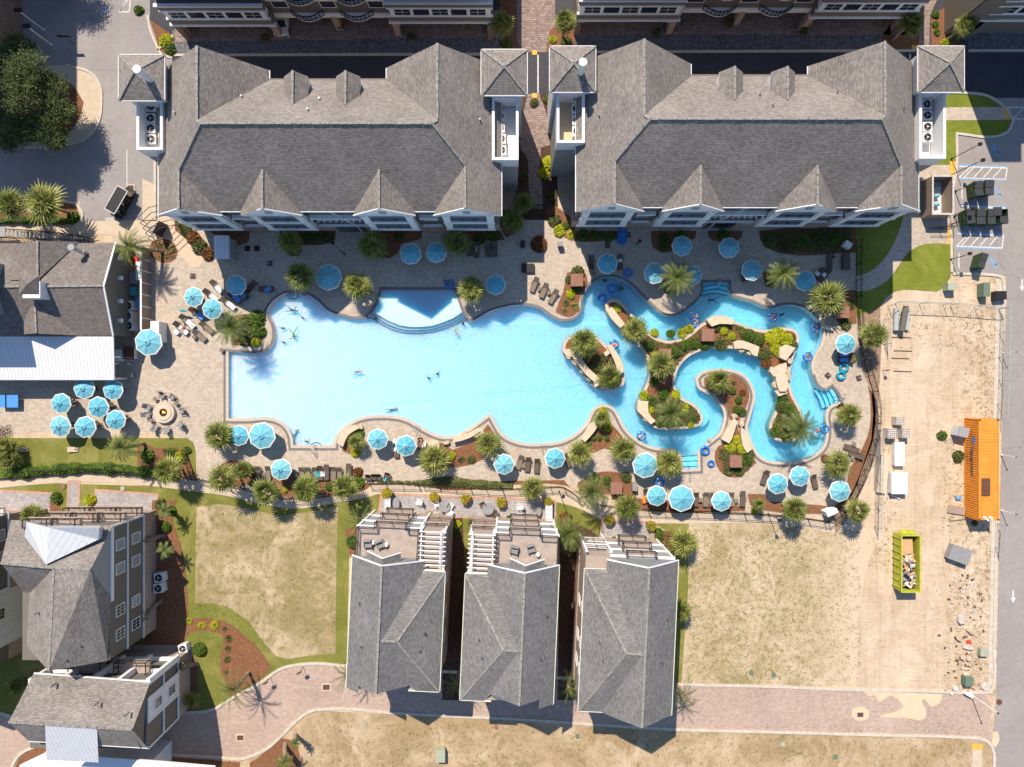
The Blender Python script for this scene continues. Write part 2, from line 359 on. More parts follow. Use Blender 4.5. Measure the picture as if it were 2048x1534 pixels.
def sandy():
 m,t,b = nodes('sand'); b.inputs['Roughness'].default_value = 0.97; b.inputs['Specular IOR Level'].default_value = 0.1; L = t.links
 tc = N(t,'ShaderNodeTexCoord').outputs['Object']
 f = noise(t,0.16,8,0.72,dist=1.2); g = noise(t,3.5,6,0.8); h = noise(t,0.5,6,0.75,dist=3.5)
 c = ramp(t,f,[(0.3,(0.43,0.335,0.23)),(0.5,(0.53,0.425,0.31)),(0.7,(0.61,0.515,0.40))])
 c = mix(t,1.0,c,ramp(t,g,[(0.3,(0.86,0.84,0.8)),(0.65,(1.08,) * 3)]),'MULTIPLY')
 mp = N(t,'ShaderNodeMapping'); L.new(tc,mp.inputs[0]); mp.inputs['Scale'].default_value = (0.25,1.6,1); mp.inputs['Rotation'].default_value = (0,0,0.25)
 wv = noise(t,0.9,5,0.6,dist=2.2,vec=mp.outputs[0])
 c = mix(t,ramp(t,wv,[(0.60,(0,0,0)),(0.645,(0.55,) * 3),(0.66,(0,0,0))]),c,(0.30,0.20,0.12))
 s = N(t,'ShaderNodeSeparateXYZ'); L.new(tc,s.inputs[0])
 wd = N(t,'ShaderNodeMapRange'); L.new(s.outputs['X'],wd.inputs[0]); wd.inputs['From Min'].default_value = 50; wd.inputs['From Max'].default_value = 60
 sp = noise(t,1.1,7,0.82,dist=1.0); k = ramp(t,sp,[(0.49,(0,0,0)),(0.60,(0.85,) * 3)])
 kk = mix(t,1.0,k,ramp(t,wd.outputs[0],[(0,(0.08,) * 3),(1,(0.8,) * 3)]),'MULTIPLY')
 c = mix(t,kk,c,mix(t,g,(0.22,0.11,0.05),(0.24,0.20,0.08)))
 mp = N(t,'ShaderNodeMapping'); L.new(tc,mp.inputs[0]); mp.inputs['Scale'].default_value = (1.5,0.09,1); mp.inputs['Rotation'].default_value = (0,0,-0.05)
 tk = noise(t,1.0,4,0.6,dist=0.5,vec=mp.outputs[0]); c = mix(t,1.0,c,ramp(t,tk,[(0.3,(0.88,0.86,0.84)),(0.5,(1.0,) * 3),(0.7,(1.05,) * 3)]),'MULTIPLY')
 L.new(c,b.inputs['Base Color']); bump(t,b,wv,0.7,0.08); return m
MT['sand'] = sandy()
MT['lawn'] = grassy('lawn',(0.12,0.135,0.028),(0.215,0.215,0.05),dry=(0.27,0.25,0.085),dry_at=(0.5,0.68))
MT['lawn_rich'] = grassy('rich_lawn',(0.12,0.15,0.02),(0.205,0.24,0.035),dry=(0.27,0.28,0.06),dry_at=(0.5,0.72))
MT['drylawn'] = grassy('dry_lawn',(0.19,0.16,0.075),(0.38,0.31,0.17),dry=(0.50,0.40,0.27),dry_at=(0.44,0.62),green=(0.19,0.175,0.045),g_at=(0.50,0.66),gs=0.8)
MT['drylawn2'] = grassy('sparse_lawn',(0.26,0.21,0.11),(0.45,0.365,0.22),dry=(0.54,0.44,0.31),dry_at=(0.42,0.62),green=(0.20,0.19,0.055),g_at=(0.52,0.62),gs=1.6,fade=(36,43,12))
MT['drylawn3'] = grassy('straw_lawn',(0.24,0.175,0.09),(0.43,0.32,0.19),dry=(0.52,0.41,0.28),dry_at=(0.45,0.65),green=(0.20,0.175,0.05),g_at=(0.57,0.68),gs=0.6)
MT['palm'] = leafy('palm_leaf',(0.065,0.09,0.018),(0.23,0.27,0.06),(0.50,0.48,0.15),scale=1.0)
MT['date'] = leafy('date_leaf',(0.06,0.09,0.02),(0.17,0.22,0.05),(0.36,0.38,0.12),scale=1.0)
MT['weed'] = leafy('weed_leaf',(0.10,0.105,0.025),(0.22,0.21,0.06),(0.33,0.27,0.10))
MT['shrub'] = leafy('shrub_leaf',(0.035,0.075,0.01),(0.11,0.19,0.02),(0.20,0.30,0.03))
MT['lime'] = leafy('lime_leaf',(0.24,0.30,0.012),(0.50,0.53,0.02),(0.66,0.62,0.03))
MT['olive'] = leafy('olive_leaf',(0.05,0.065,0.015),(0.13,0.16,0.04),(0.24,0.25,0.07))
MT['rust_leaf'] = leafy('rust_leaf',(0.10,0.035,0.012),(0.26,0.10,0.03),(0.20,0.20,0.04))
MT['flower'] = leafy('flower_leaf',(0.10,0.15,0.01),(0.48,0.42,0.03),(0.55,0.18,0.03))
MT['oak'] = leafy('oak_leaf',(0.02,0.036,0.009),(0.07,0.105,0.022),(0.17,0.20,0.05),scale=0.7,trans=0.25)
MT['bark'] = plain('bark',(0.19,0.14,0.10),0.95,0.35,8,bmp=0.5)
MT['palmbark'] = plain('palm_bark',(0.27,0.20,0.145),0.95,0.35,9,bmp=0.7)
MT['rock'] = plain('rock',(0.47,0.37,0.25),0.9,0.2,1.8,bmp=0.5)
MT['rock_pale'] = plain('pale_rock',(0.56,0.46,0.33),0.9,0.10,2.0,bmp=0.25)
MT['rock_grey'] = plain('grey_rock',(0.5,0.45,0.40),0.9,0.2,3,bmp=0.5)
MT['terracotta'] = plain('terracotta',(0.26,0.135,0.095),0.9,0.16,2.5)
def fabric():
 m,t,b = nodes('aqua_fabric'); b.inputs['Roughness'].default_value = 0.9; oi = N(t,'ShaderNodeObjectInfo')
 c = ramp(t,oi.outputs['Random'],[(0.0,(0.12,0.41,0.53)),(0.5,(0.15,0.44,0.54)),(1.0,(0.20,0.48,0.56))]); c = mix(t,1.0,c,ramp(t,noise(t,2.5,6,0.75),[(0.3,(0.88,) * 3),(0.7,(1.08,) * 3)]),'MULTIPLY'); t.links.new(c,b.inputs['Base Color']); return m
MT['umb'] = fabric()
MT['umb_trim'] = plain('cream_fabric',(0.74,0.71,0.64),0.85,0.05)
MT['sling'] = plain('tan_sling',(0.20,0.16,0.12),0.8,0.15,8)
MT['sling_dark'] = plain('brown_sling',(0.11,0.085,0.065),0.8,0.15,8)
MT['frame'] = plain('brown_frame',(0.075,0.055,0.042),0.45,0.15)
MT['towel_w'] = plain('white_towel',(0.74,0.72,0.74),0.95,0.08,6)
MT['towel_b'] = plain('blue_towel',(0.10,0.30,0.68),0.95,0.15,6)
MT['towel_t'] = plain('teal_towel',(0.05,0.36,0.42),0.95,0.15,6)
MT['tube'] = plain('blue_vinyl',(0.015,0.17,0.50),0.2,0.1,3,spec=0.6)
MT['tube_t'] = plain('teal_vinyl',(0.01,0.26,0.40),0.2,0.1,3,spec=0.6)
MT['steel'] = plain('steel',(0.5,0.5,0.5),0.25,0.1,metal=0.9)
MT['wood'] = ribbed('wood_boards',(0.33,0.25,0.19),0.3,0.06,0.5,0.8)
MT['deckwood'] = ribbed('deck_boards',(0.40,0.33,0.28),0.16,0.1,0.7,0.8,axis='Y',var=0.2)
MT['ply'] = plain('plywood',(0.56,0.33,0.17),0.8,0.12,2)
MT['black'] = plain('black_plastic',(0.02,0.02,0.022),0.5,0.2)
MT['grey'] = plain('grey_paint',(0.25,0.25,0.25),0.6,0.1)
MT['utility'] = plain('utility_green',(0.13,0.18,0.13),0.5,0.1)
MT['utility_lt'] = plain('faded_green',(0.34,0.37,0.27),0.6,0.12)
MT['bin'] = plain('bin_green',(0.025,0.07,0.02),0.5,0.25,3)
MT['binlid'] = ribbed('ribbed_lid',(0.055,0.06,0.062),0.16,0.35,0.35,0.5,axis='X')
def rusty():
 m,t,b = nodes('container_orange'); b.inputs['Roughness'].default_value = 0.65
 c = ramp(t,noise(t,0.8,6,0.7),[(0.3,(0.62,0.22,0.025)),(0.7,(0.78,0.30,0.045))]); c = mix(t,ramp(t,noise(t,2.4,8,0.8,dist=1.5),[(0.60,(0,) * 3),(0.68,(0.8,) * 3)]),c,(0.24,0.085,0.03)); t.links.new(c,b.inputs['Base Color']); return m
MT['orange'] = rusty()
MT['rust'] = plain('rust',(0.12,0.055,0.035),0.8,0.15)
MT['lime_paint'] = plain('lime_paint',(0.42,0.43,0.045),0.55,0.2,2.5)
# ================================================================ GROUND,DECK,POOL
POOL = loop_px('452,703 529,703 541,694 548,680 549,662 545,645 532,624 538,612 548,600 562,590 578,585 598,584 616,589 635,601 655,620 672,628 688,633 704,637 720,637 736,632 748,620 757,602 763,579 908,579 916,600 925,625 940,645 955,637 975,625 1000,616 1024,611 1049,610 1081,618 1106,636 1124,642 1144,640 1158,632 1165,618 1166,599 1172,581 1184,566 1199,557 1219,554 1241,557 1261,569 1281,589 1301,609 1319,625 1336,632 1359,628 1381,613 1397,598 1405,586 1406,565 1458,564 1458,581 1464,591 1481,598 1504,604 1536,617 1561,611 1586,610 1608,616 1628,631 1641,649 1645,671 1640,691 1628,711 1622,731 1625,749 1633,770 1643,779 1653,782 1664,774 1678,793 1681,808 1661,818 1656,833 1658,853 1657,873 1652,893 1638,909 1618,920 1591,928 1563,929 1536,926 1516,915 1503,895 1495,875 1490,855 1494,838 1501,813 1505,793 1500,773 1486,754 1461,744 1429,743 1406,748 1396,758 1400,773 1414,781 1429,790 1439,803 1449,815 1453,833 1450,850 1443,868 1430,880 1416,891 1400,906 1401,942 1361,944 1359,918 1350,906 1324,902 1299,897 1279,888 1259,873 1244,855 1234,835 1224,820 1209,814 1194,818 1186,828 1179,845 1164,863 1144,878 1119,888 1086,892 1054,892 1024,885 1002,872 989,853 979,834 957,850 932,867 907,877 882,877 857,868 834,855 812,843 787,837 757,836 727,839 702,850 684,865 674,880 672,896 582,896 579,873 569,855 549,843 524,840 500,842 452,842')
if area(POOL) < 0: POOL = POOL[::-1]
I1 = loop_px('1131,679 1149,669 1166,665 1186,669 1206,684 1224,704 1241,729 1248,748 1249,764 1240,776 1219,780 1199,779 1180,767 1159,741 1144,724 1129,711 1125,695')
I2 = loop_px('1210,609 1217,601 1231,599 1244,606 1259,624 1274,639 1289,656 1306,671 1331,681 1359,678 1381,666 1399,650 1419,640 1444,634 1466,641 1489,651 1514,658 1535,660 1551,656 1576,656 1591,661 1598,674 1594,694 1587,714 1582,734 1579,751 1580,770 1586,790 1598,813 1607,835 1611,855 1598,876 1573,884 1551,880 1541,868 1538,853 1545,833 1554,812 1556,790 1554,772 1548,757 1541,741 1533,727 1514,709 1494,702 1469,698 1434,696 1404,701 1381,711 1364,726 1353,746 1350,767 1356,788 1371,799 1388,808 1401,823 1406,838 1401,850 1381,856 1356,858 1329,859 1306,854 1289,840 1276,828 1274,805 1281,795 1287,780 1293,765 1298,746 1295,721 1286,704 1271,686 1249,666 1231,646 1214,626')
def poly_obj(name,loops,z,mat,side=0.0):
 mb = MB()
 if area(loops[0]) < 0: loops[0] = loops[0][::-1]
 mb.sheet(loops,z)
 if side: mb.wall(loops[0],z - side,z)
 return struct(mb.build(name,MT[mat]))
E = 400
poly_obj('ground',[[(-E,-E),(E,-E),(E,E),(-E,E)],POOL],0.0,'sand')
def px_poly(name,s,k,mat,sm=False,holes=()):
 return poly_obj(name,[loop_px(s,sm)] + list(holes),0.01 * k,mat)
px_poly('parking_lot','-300,-400 420,-400 420,108 315,108 315,445 160,445 160,402 -300,402',1,'asphalt')
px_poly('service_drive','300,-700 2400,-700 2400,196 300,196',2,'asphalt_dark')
px_poly('entrance_lot','-10,-100 262,-100 276,-10 300,40 322,70 345,110 345,140 -10,140',3,'asphalt')
px_poly('cobbled_parking','345,60 1000,60 1000,111 345,113',3,'cobble')
px_poly('cobbled_parking','1150,50 1835,50 1835,104 1150,107',3,'cobble')
px_poly('cobbled_parking','1935,45 2400,45 2400,104 1935,104',3,'cobble')
px_poly('parking_lot','1905,196 2400,196 2400,600 2012,600 2012,552 1905,545',1,'asphalt_road')
px_poly('road','2017,548 2400,548 2400,2200 1986,2200 1984,1500 1992,1400 2000,1000 2008,700',2,'asphalt_road')
px_poly('walkway','1030,-120 1110,-120 1110,60 1100,104 1040,104 1030,60',3,'paver_brown')
px_poly('walkway','1838,-120 1930,-120 1860,30 1858,98 1838,98',3,'paver_brown')
px_poly('planting_bed','1000,-120 1034,-120 1034,88 1044,98 1040,104 1000,104',4,'mulch')
px_poly('planting_bed','1100,60 1150,30 1150,104 1092,104',4,'mulch')
px_poly('planting_bed','1800,20 1838,20 1838,100 1760,104 1765,70',4,'mulch')
px_poly('planting_bed','1862,30 1935,-10 1930,60 1915,92 1862,98',4,'mulch')
px_poly('planting_bed','300,40 345,70 350,115 332,112 318,95 310,70',4,'mulch',True)
# between the two big buildings
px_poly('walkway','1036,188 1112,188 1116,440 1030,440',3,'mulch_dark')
px_poly('walkway','1056,188 1078,188 1092,225 1098,250 1100,290 1082,295 1080,330 1084,380 1086,418 1064,418 1058,380 1056,330 1052,310 1042,300 1044,240',4,'paver_brown',True)
# the deck
DECK = loop_px('225,470 262,478 300,470 330,440 420,432 1840,410 1850,395 1905,395 1905,440 1850,470 1712,470 1712,640 1716,680 1724,740 1742,780 1746,830 1742,880 1722,940 1706,980 1668,1032 1536,1026 1400,1022 1290,1020 1240,990 1180,985 1130,968 1000,966 860,962 760,962 730,966 700,984 640,988 545,992 470,978 395,958 391,900 386,884 374,876 -120,876 -120,755 225,755')
poly_obj('pool_deck',[DECK,POOL],0.02,'paver')
px_poly('footpath','40,445 320,440 345,455 410,520 400,532 385,532 330,478 262,480 225,470 100,466 0,455 -100,455 -100,448',3,'concrete')
px_poly('footpath','285,358 313,370 313,442 285,442',3,'concrete')
px_poly('footpath','322,438 345,438 356,455 412,518 398,535 385,535 342,490 328,470',4,'concrete_pink')
px_poly('lawn','-120,876 374,876 386,884 391,900 393,957 300,945 150,942 -120,948',3,'lawn')
PATHU = '-120,975 0,952 75,947 160,943 250,947 325,953 395,956 475,974 512,988 587,1003 662,997 724,984 752,972 837,972 940,975 1024,978 1116,980 1156,996 1224,1013 1286,1027 1399,1032 1536,1027 1611,1037 1656,1045 1690,1030 1706,1044 1676,1066 1661,1065 1611,1054 1536,1043 1499,1045 1374,1047 1311,1046 1234,1043 1199,1038 1156,1016 1106,1003 1024,1000 860,994 757,988 737,994 662,1008 587,1017 512,1006 462,993 375,981 275,969 175,964 100,967 0,976 -120,995'
px_poly('lawn','-120,960 60,965 400,975 520,1005 600,1015 760,985 770,1030 700,1060 693,1340 640,1335 580,1345 510,1380 430,1425 350,1440 -120,1440',1,'lawn')
px_poly('footpath',PATHU,4,'concrete',True)
px_poly('dry_lawn','393,1014 440,1008 490,1016 560,1032 640,1020 676,1012 673,1120 671,1308 620,1311 575,1318 553,1312 530,1288 500,1245 460,1216 425,1207 390,1206',2,'drylawn')
px_poly('dry_lawn','1311,1047 1374,1047 1499,1045 1611,1054 1661,1065 1700,1050 1758,1062 1735,1130 1718,1210 1715,1300 1712,1384 1540,1378 1363,1372',2,'drylawn2')
px_poly('lawn','1308,1047 1378,1047 1376,1075 1376,1180 1368,1290 1362,1372 1335,1372 1330,1060',3,'lawn')
px_poly('lawn','1108,1002 1156,1016 1199,1038 1206,1046 1206,1090 1130,1100 1105,1040',3,'lawn')
px_poly('lawn','925,1035 958,1035 940,1170 925,1200',3,'lawn')
px_poly('lawn','757,988 752,1050 690,1062 676,1011 720,1000',3,'lawn')
# patios
for s,m in (('765,990 1024,1000 1108,1004 1108,1036 760,1028','paver_grey'),('1206,1045 1303,1047 1299,1086 1203,1084','paver_grey'),('194,982 313,991 309,1030 192,1022','paver_grey'),('-20,982 101,989 100,1020 -20,1018','paver_grey'),('140,965 157,965 154,1028 137,1028','paver_grey')):
 px_poly('patio',s,4,m); lp = loop_px(s,False); mb = MB()
 if area(lp) < 0: lp = lp[::-1]
 strip(mb,lp,0.28,0.035,0.046,side=1); struct(mb.build('patio_edging',MT['brickedge']))
ROADU = '-200,1425 0,1428 60,1450 200,1440 357,1428 425,1422 450,1408 480,1390 511,1375 535,1358 562,1340 594,1332 637,1329 680,1333 1024,1352 1366,1371 1536,1375 1711,1382 1850,1384 1975,1386'
ROADL = '1984,1487 1926,1477 1750,1472 1536,1466 1349,1461 1024,1440 812,1430 637,1421 617,1427 594,1444 562,1476 537,1498 512,1511 480,1520 445,1517 330,1510 225,1503 190,1500 120,1488 70,1496 40,1512 20,1550 -200,1560'
px_poly('brick_road',ROADU + ' ' + ROADL,3,'brickroad',True)
mb = MB(); lp = loop_px(ROADU + ' 1982,1384 1988,1375 1990,1300 1996,1000 2006,640 2010,570 2005,552 1990,548 1905,545',True,closed=False)
strip(mb,lp,0.34,0.0,0.13,closed=False,side=-1)
lp = loop_px('-200,1560 20,1550 40,1512 70,1496 120,1488 190,1500 225,1503 330,1510 445,1517 480,1520 512,1511 537,1498 562,1476 594,1444 617,1427 637,1421 812,1430 1024,1440 1349,1461 1536,1466 1750,1472 1926,1477 1968,1482 1981,1495 1985,1540 1985,1900',True,closed=False)
strip(mb,lp,0.34,0.0,0.13,closed=False,side=-1)
for s in ('1905,545 1905,400 1915,330 1915,270 1990,276 2018,264 2028,241 2012,215 1975,190 1935,184 1845,184',
          '-40,300 60,298 140,292 180,275 200,245 206,205 203,170 185,145 150,132 135,128',
          '345,113 1000,111','1150,107 1830,104','1935,104 2400,104','313,100 324,112 345,118','345,70 318,95 304,60 298,30','120,405 150,408 162,425 163,445','313,440 313,130'):
 strip(mb,loop_px(s,True,closed=False),0.3,0.0,0.13,closed=False,side=-1)
struct(mb.build('kerb',MT['kerb']))
px_poly('road_verge','1992,560 2004,560 2000,900 1988,1370 1976,1372',3,'kerb')
# oak island,upper left and the grass island,upper right
px_poly('tree_island','-40,300 60,298 140,292 180,275 200,245 206,205 203,170 185,145 150,132 100,132 -40,132',5,'concrete',True)
px_poly('planting_bed','-40,290 60,285 125,276 158,240 168,205 140,165 60,150 -40,150',6,'mulch',True)
px_poly('planting_bed','-40,388 120,402 148,412 158,428 155,445 -40,440',6,'mulch',True)
px_poly('lawn','1860,186 1935,186 1973,192 2008,218 2022,241 2014,260 1990,272 1912,267 1910,330 1885,330 1860,330',4,'lawn_rich')
px_poly('walkway','1890,216 1900,215 2002,214 2018,232 2014,240 1890,241',5,'paver')
px_poly('yellow_ramp','2003,214 2018,224 2024,238 2012,240',6,'yellow')
px_poly('lawn','1712,440 1820,400 1850,400 1905,488 1901,552 1893,566 1876,582 1860,582 1792,582 1770,598 1760,612 1712,640',4,'lawn_rich',True)
px_poly('walkway','1836,330 1905,330 1905,489 1870,487 1840,491 1815,506 1798,530 1775,560 1740,580 1712,583 1712,552 1740,543 1770,515 1795,470 1810,420',5,'paver',True)
for s in ('1899,323 1910,323 1911,350 1899,350','1894,455 1905,455 1905,489 1894,489','1064,101 1074,101 1074,110 1064,110','1064,187 1074,187 1074,196 1064,196','1823,91 1837,91 1837,101 1823,101','1942,1487 1964,1488 1965,1499 1944,1498'):
 px_poly('yellow_ramp',s,7,'yellow')
px_poly('planting_bed','1712,636 1760,612 1762,700 1757,800 1752,900 1720,980 1700,1030 1670,1070 1668,1030 1706,980 1722,940 1742,880 1746,830 1742,780 1724,740 1716,680',5,'mulch_pale')
px_poly('dry_lawn','512,1511 537,1498 562,1476 594,1444 617,1427 637,1421 812,1430 1024,1440 1349,1461 1536,1466 1750,1472 1926,1477 1982,1486 1984,2200 300,2200 300,1520 445,1517',1,'drylawn3')
px_poly('planting_bed','560,1475 585,1482 597,1500 602,1560 500,1560 500,1525 520,1512',4,'mulch',True)
px_poly('footpath','1944,1498 1963,1498 1964,2100 1944,2100',5,'concrete')
px_poly('planting_bed','60,1500 120,1492 190,1503 330,1513 480,1524 480,1560 20,1560 40,1515',4,'mulch',True)
# sand spilled on the brick road
px_poly('sand_spill','1700,1380 1885,1388 1878,1406 1862,1414 1848,1398 1842,1400 1852,1424 1850,1437 1838,1440 1810,1435 1765,1434 1758,1431 1790,1423 1806,1414 1800,1403 1780,1390 1757,1405 1750,1390 1738,1392 1728,1384',5,'sandfill',True)
px_poly('sand_spill','1705,1420 1715,1413 1728,1414 1738,1422 1737,1434 1726,1441 1712,1440 1703,1432',5,'sandfill',True)
px_poly('sand_spill','1985,1465 1995,1462 1998,1480 1990,1495 1983,1488',5,'sandfill',True)
px_poly('clay_patch','1837,980 1846,970 1858,972 1867,990 1868,1008 1860,1016 1850,1008 1842,992',1,'concrete_pink',True)
# beds in the deck
BEDS = ['298,500 305,482 322,477 345,484 356,500 352,516 338,525 318,523 303,514','350,440 380,442 400,470 430,505 428,520 412,514 372,478 350,460',
 '420,462 440,458 500,462 498,484 470,492 440,480','560,462 672,462 670,480 655,488 600,490 604,500 598,512 580,513 570,500 558,484','765,462 845,462 842,478 820,484 802,488 796,505 780,516 760,514 750,498 745,480 748,462','925,462 1000,462 1010,480 940,486 920,505 900,500 890,480','1000,420 1040,425 1048,440 1040,460 1012,475 1004,462',
 '1092,420 1108,410 1150,440 1150,462 1240,462 1238,478 1180,484 1140,480 1112,462 1098,445','1302,462 1392,462 1390,476 1350,500 1325,505 1305,495 1302,478','1415,462 1485,462 1482,475 1470,482 1430,482 1418,475','1518,462 1712,440 1712,505 1560,507 1535,495 1520,478',
 '1134,546 1154,541 1172,548 1175,569 1164,586 1157,609 1159,622 1139,634 1124,631 1111,624 1118,604 1126,584 1130,565',
 '455,640 470,633 500,628 517,637 526,655 526,680 515,690 466,690','1330,560 1350,575 1348,588 1330,583 1322,570','1525,545 1545,540 1552,560 1545,577 1530,573','1675,585 1712,580 1712,648 1680,650 1668,630',
 '684,885 690,865 715,852 729,862 728,890 700,908 685,902','868,890 885,885 905,900 950,880 976,848 988,868 990,885 965,918 930,932 895,935 878,915',
 '1204,826 1225,850 1247,877 1256,900 1240,905 1210,897 1185,905 1163,897 1163,880 1188,858 1190,840','1155,965 1195,945 1235,945 1262,960 1275,1010 1240,990 1190,986 1158,982',
 '1436,893 1449,885 1461,858 1474,852 1486,882 1499,908 1513,925 1496,940 1481,953 1449,950 1434,933 1429,910','1408,756 1430,750 1468,750 1488,762 1497,780 1498,795 1493,813 1480,838 1466,850 1458,835 1454,815 1440,795 1424,784 1409,775',
 '1313,905 1345,912 1338,945 1318,950','1495,988 1530,988 1536,1002 1660,1012 1668,1028 1536,1022 1500,1010','1255,995 1490,1012 1490,1022 1290,1020 1250,1004','1000,962 1128,960 1140,975 1128,970 1000,970','840,964 1000,966 1000,978 850,972',
 '432,938 455,922 490,925 510,935 512,960 480,975 445,960','545,955 600,955 690,960 728,965 745,968 725,982 640,990 560,992 545,985','275,892 290,885 310,895 330,895 374,894 378,910 391,955 330,948 275,930','1690,830 1672,815 1680,805 1695,812','1698,940 1722,900 1738,860 1740,800 1735,770 1746,790 1750,850 1742,890 1722,945 1706,985 1668,1030 1662,1022 1690,985']
for s in BEDS: px_poly('mulch_bed',s,5,'mulch',True)
for s in ('305,1000 352,1000 346,1040 362,1090 372,1150 377,1237 412,1236 455,1245 490,1272 511,1290 527,1310 542,1335 524,1357 500,1370 467,1402 442,1340 440,1320 447,1290 445,1270 425,1262 380,1262 360,1300 395,1320 395,1420 370,1425 300,1330',
          '1312,1060 1345,1062 1350,1090 1330,1110 1312,1100','100,990 118,1000 124,1030 100,1030','175,1000 193,990 190,1028 170,1028','690,1060 715,1050 712,1110 700,1115'):
 px_poly('mulch_bed',s,5,'mulch',True)

for s in ('885,1040 925,1035 932,1200 925,1400 885,1400','955,1035 975,1035 945,1100 938,1180','1120,1040 1180,1060 1205,1085 1205,1100 1160,1120 1150,1400 1115,1400'): px_poly('mulch_bed',s,5,'mulch_dark',True)  # gaps beside the houses: their shade is put into a darker mulch colour
# ---- the pool: walls,floor,water,copings,islands
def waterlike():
 m,t,b = nodes('plaster_ripple_light'); L = t.links
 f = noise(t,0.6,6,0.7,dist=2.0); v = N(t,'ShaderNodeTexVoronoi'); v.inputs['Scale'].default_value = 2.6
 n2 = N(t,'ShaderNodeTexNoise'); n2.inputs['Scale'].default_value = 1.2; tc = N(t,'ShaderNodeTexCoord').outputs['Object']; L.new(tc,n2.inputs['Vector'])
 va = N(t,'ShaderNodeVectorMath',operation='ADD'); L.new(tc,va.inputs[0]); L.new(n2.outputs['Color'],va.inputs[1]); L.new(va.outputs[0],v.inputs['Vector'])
 c = mix(t,1.0,ramp(t,f,[(0.3,(0.80,0.77,0.82)),(0.7,(0.90,0.84,0.87))]),ramp(t,v.outputs['Distance'],[(0.0,(0.86,) * 3),(0.3,(0.97,) * 3),(0.75,(1.08,) * 3)]),'MULTIPLY')  # voronoi cells paint rippling water light into the plaster colour
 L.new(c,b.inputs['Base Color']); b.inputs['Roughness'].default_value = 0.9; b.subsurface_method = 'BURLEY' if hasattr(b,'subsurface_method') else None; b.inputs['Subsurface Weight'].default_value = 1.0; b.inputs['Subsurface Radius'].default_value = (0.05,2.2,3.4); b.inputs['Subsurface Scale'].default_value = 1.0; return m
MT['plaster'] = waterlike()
MT['plaster_pale'] = plain('white_plaster',(0.88,0.86,0.88),0.9,0.02); b_ = MT['plaster_pale'].node_tree.nodes['Principled BSDF']; b_.subsurface_method = 'BURLEY'; b_.inputs['Subsurface Weight'].default_value = 1; b_.inputs['Subsurface Radius'].default_value = (0.05,1.5,2.4); b_.inputs['Subsurface Scale'].default_value = 1
MT['tileline'] = plain('blue_tile',(0.03,0.16,0.30),0.4,0.15)
MT['tealtile'] = plain('teal_tile',(0.04,0.34,0.36),0.5,0.1)
def water(name,tint,rgh=0.08,pale=None):
 m = bpy.data.materials.new(name); m.use_nodes = True; t = m.node_tree; L = t.links; t.nodes.remove(t.nodes['Principled BSDF'])
 tr = N(t,'ShaderNodeBsdfTransparent'); tr.inputs[0].default_value = c4(tint)
 if pale: sx = N(t,'ShaderNodeSeparateXYZ'); L.new(N(t,'ShaderNodeTexCoord').outputs['Object'],sx.inputs[0]); mr = N(t,'ShaderNodeMapRange'); L.new(sx.outputs['X'],mr.inputs[0]); mr.inputs['From Min'].default_value = -37; mr.inputs['From Max'].default_value = 24; L.new(ramp(t,mr.outputs[0],[(0,pale),(.66,tint),(1,(tint[0] * .8,tint[1],tint[2]))]),tr.inputs[0])
 gl = N(t,'ShaderNodeBsdfGlossy'); gl.inputs['Roughness'].default_value = rgh
 fr = N(t,'ShaderNodeFresnel'); fr.inputs[0].default_value = 1.33; mx = N(t,'ShaderNodeMixShader')
 bp = N(t,'ShaderNodeBump'); bp.inputs['Strength'].default_value = 0.35; bp.inputs['Distance'].default_value = 0.06; L.new(noise(t,2.2,5,0.7,dist=1.0),bp.inputs['Height'])
 L.new(bp.outputs[0],gl.inputs['Normal']); L.new(bp.outputs[0],fr.inputs['Normal'])
 L.new(fr.outputs[0],mx.inputs[0]); L.new(tr.outputs[0],mx.inputs[1]); L.new(gl.outputs[0],mx.inputs[2]); L.new(mx.outputs[0],t.nodes['Material Output'].inputs[0]); return m
MT['water'] = water('water',(0.50,0.80,0.95),pale=(0.68,0.86,0.965)); MT['water_shallow'] = water('shallow_water',(0.66,0.87,0.96))
WADE = loop_px('763,579 908,579 916,600 925,624 905,637 882,646 862,652 842,654 820,654 799,651 774,641 744,622 750,612 757,600',False)
if area(WADE) < 0: WADE = WADE[::-1]
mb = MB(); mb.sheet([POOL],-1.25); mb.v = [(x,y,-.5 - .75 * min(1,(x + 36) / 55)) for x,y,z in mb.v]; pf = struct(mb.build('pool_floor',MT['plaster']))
mb = MB(); mb.wall(POOL[::-1],-1.25,0.02); struct(mb.build('pool_wall',MT['plaster_pale']))
mb = MB(); mb.sheet([POOL],-0.13); struct(mb.build('pool_water',MT['water']))
mb = MB(); mb.prism(offset(WADE,-.02),-1.24,-0.118); struct(mb.build('wading_shelf',MT['plaster_pale'])); mb = MB(); mb.sheet([offset(WADE,-.02)],-0.09); struct(mb.build('shallow_water',MT['water_shallow']))
def arc_steps(name,rows,z0,dz,nose=True):
 mb = MB(); lb = MB()
 for i in range(len(rows) - 1):
  a = [P2(x,y) for x,y in rows[i]]; c = [P2(x,y) for x,y in rows[i + 1]]; z = z0 - dz * i
  mb.prism(a + c[::-1],-1.24,z)
  if nose:
   q = offset(c,0.12,False); lp = c + q[::-1]
   if area(lp) < 0: lp = lp[::-1]
   lb.sheet([lp],z + 0.004)
 struct(mb.build(name,MT['plaster_pale']))
 if nose: struct(lb.build('step_tile_line',MT['tileline']))
A0 = [(744,622),(774,641),(799,651),(820,654.5),(842,654),(862,652),(882,646),(905,637),(925,624)]
rows = []
for i in range(4):
 f = i / 3; rows.append([(x + (-10 * f if x < 800 else (9 * f if x > 880 else 0)),y + (12 + 5 * (1 - abs(x - 834) / 95)) * f) for x,y in A0])
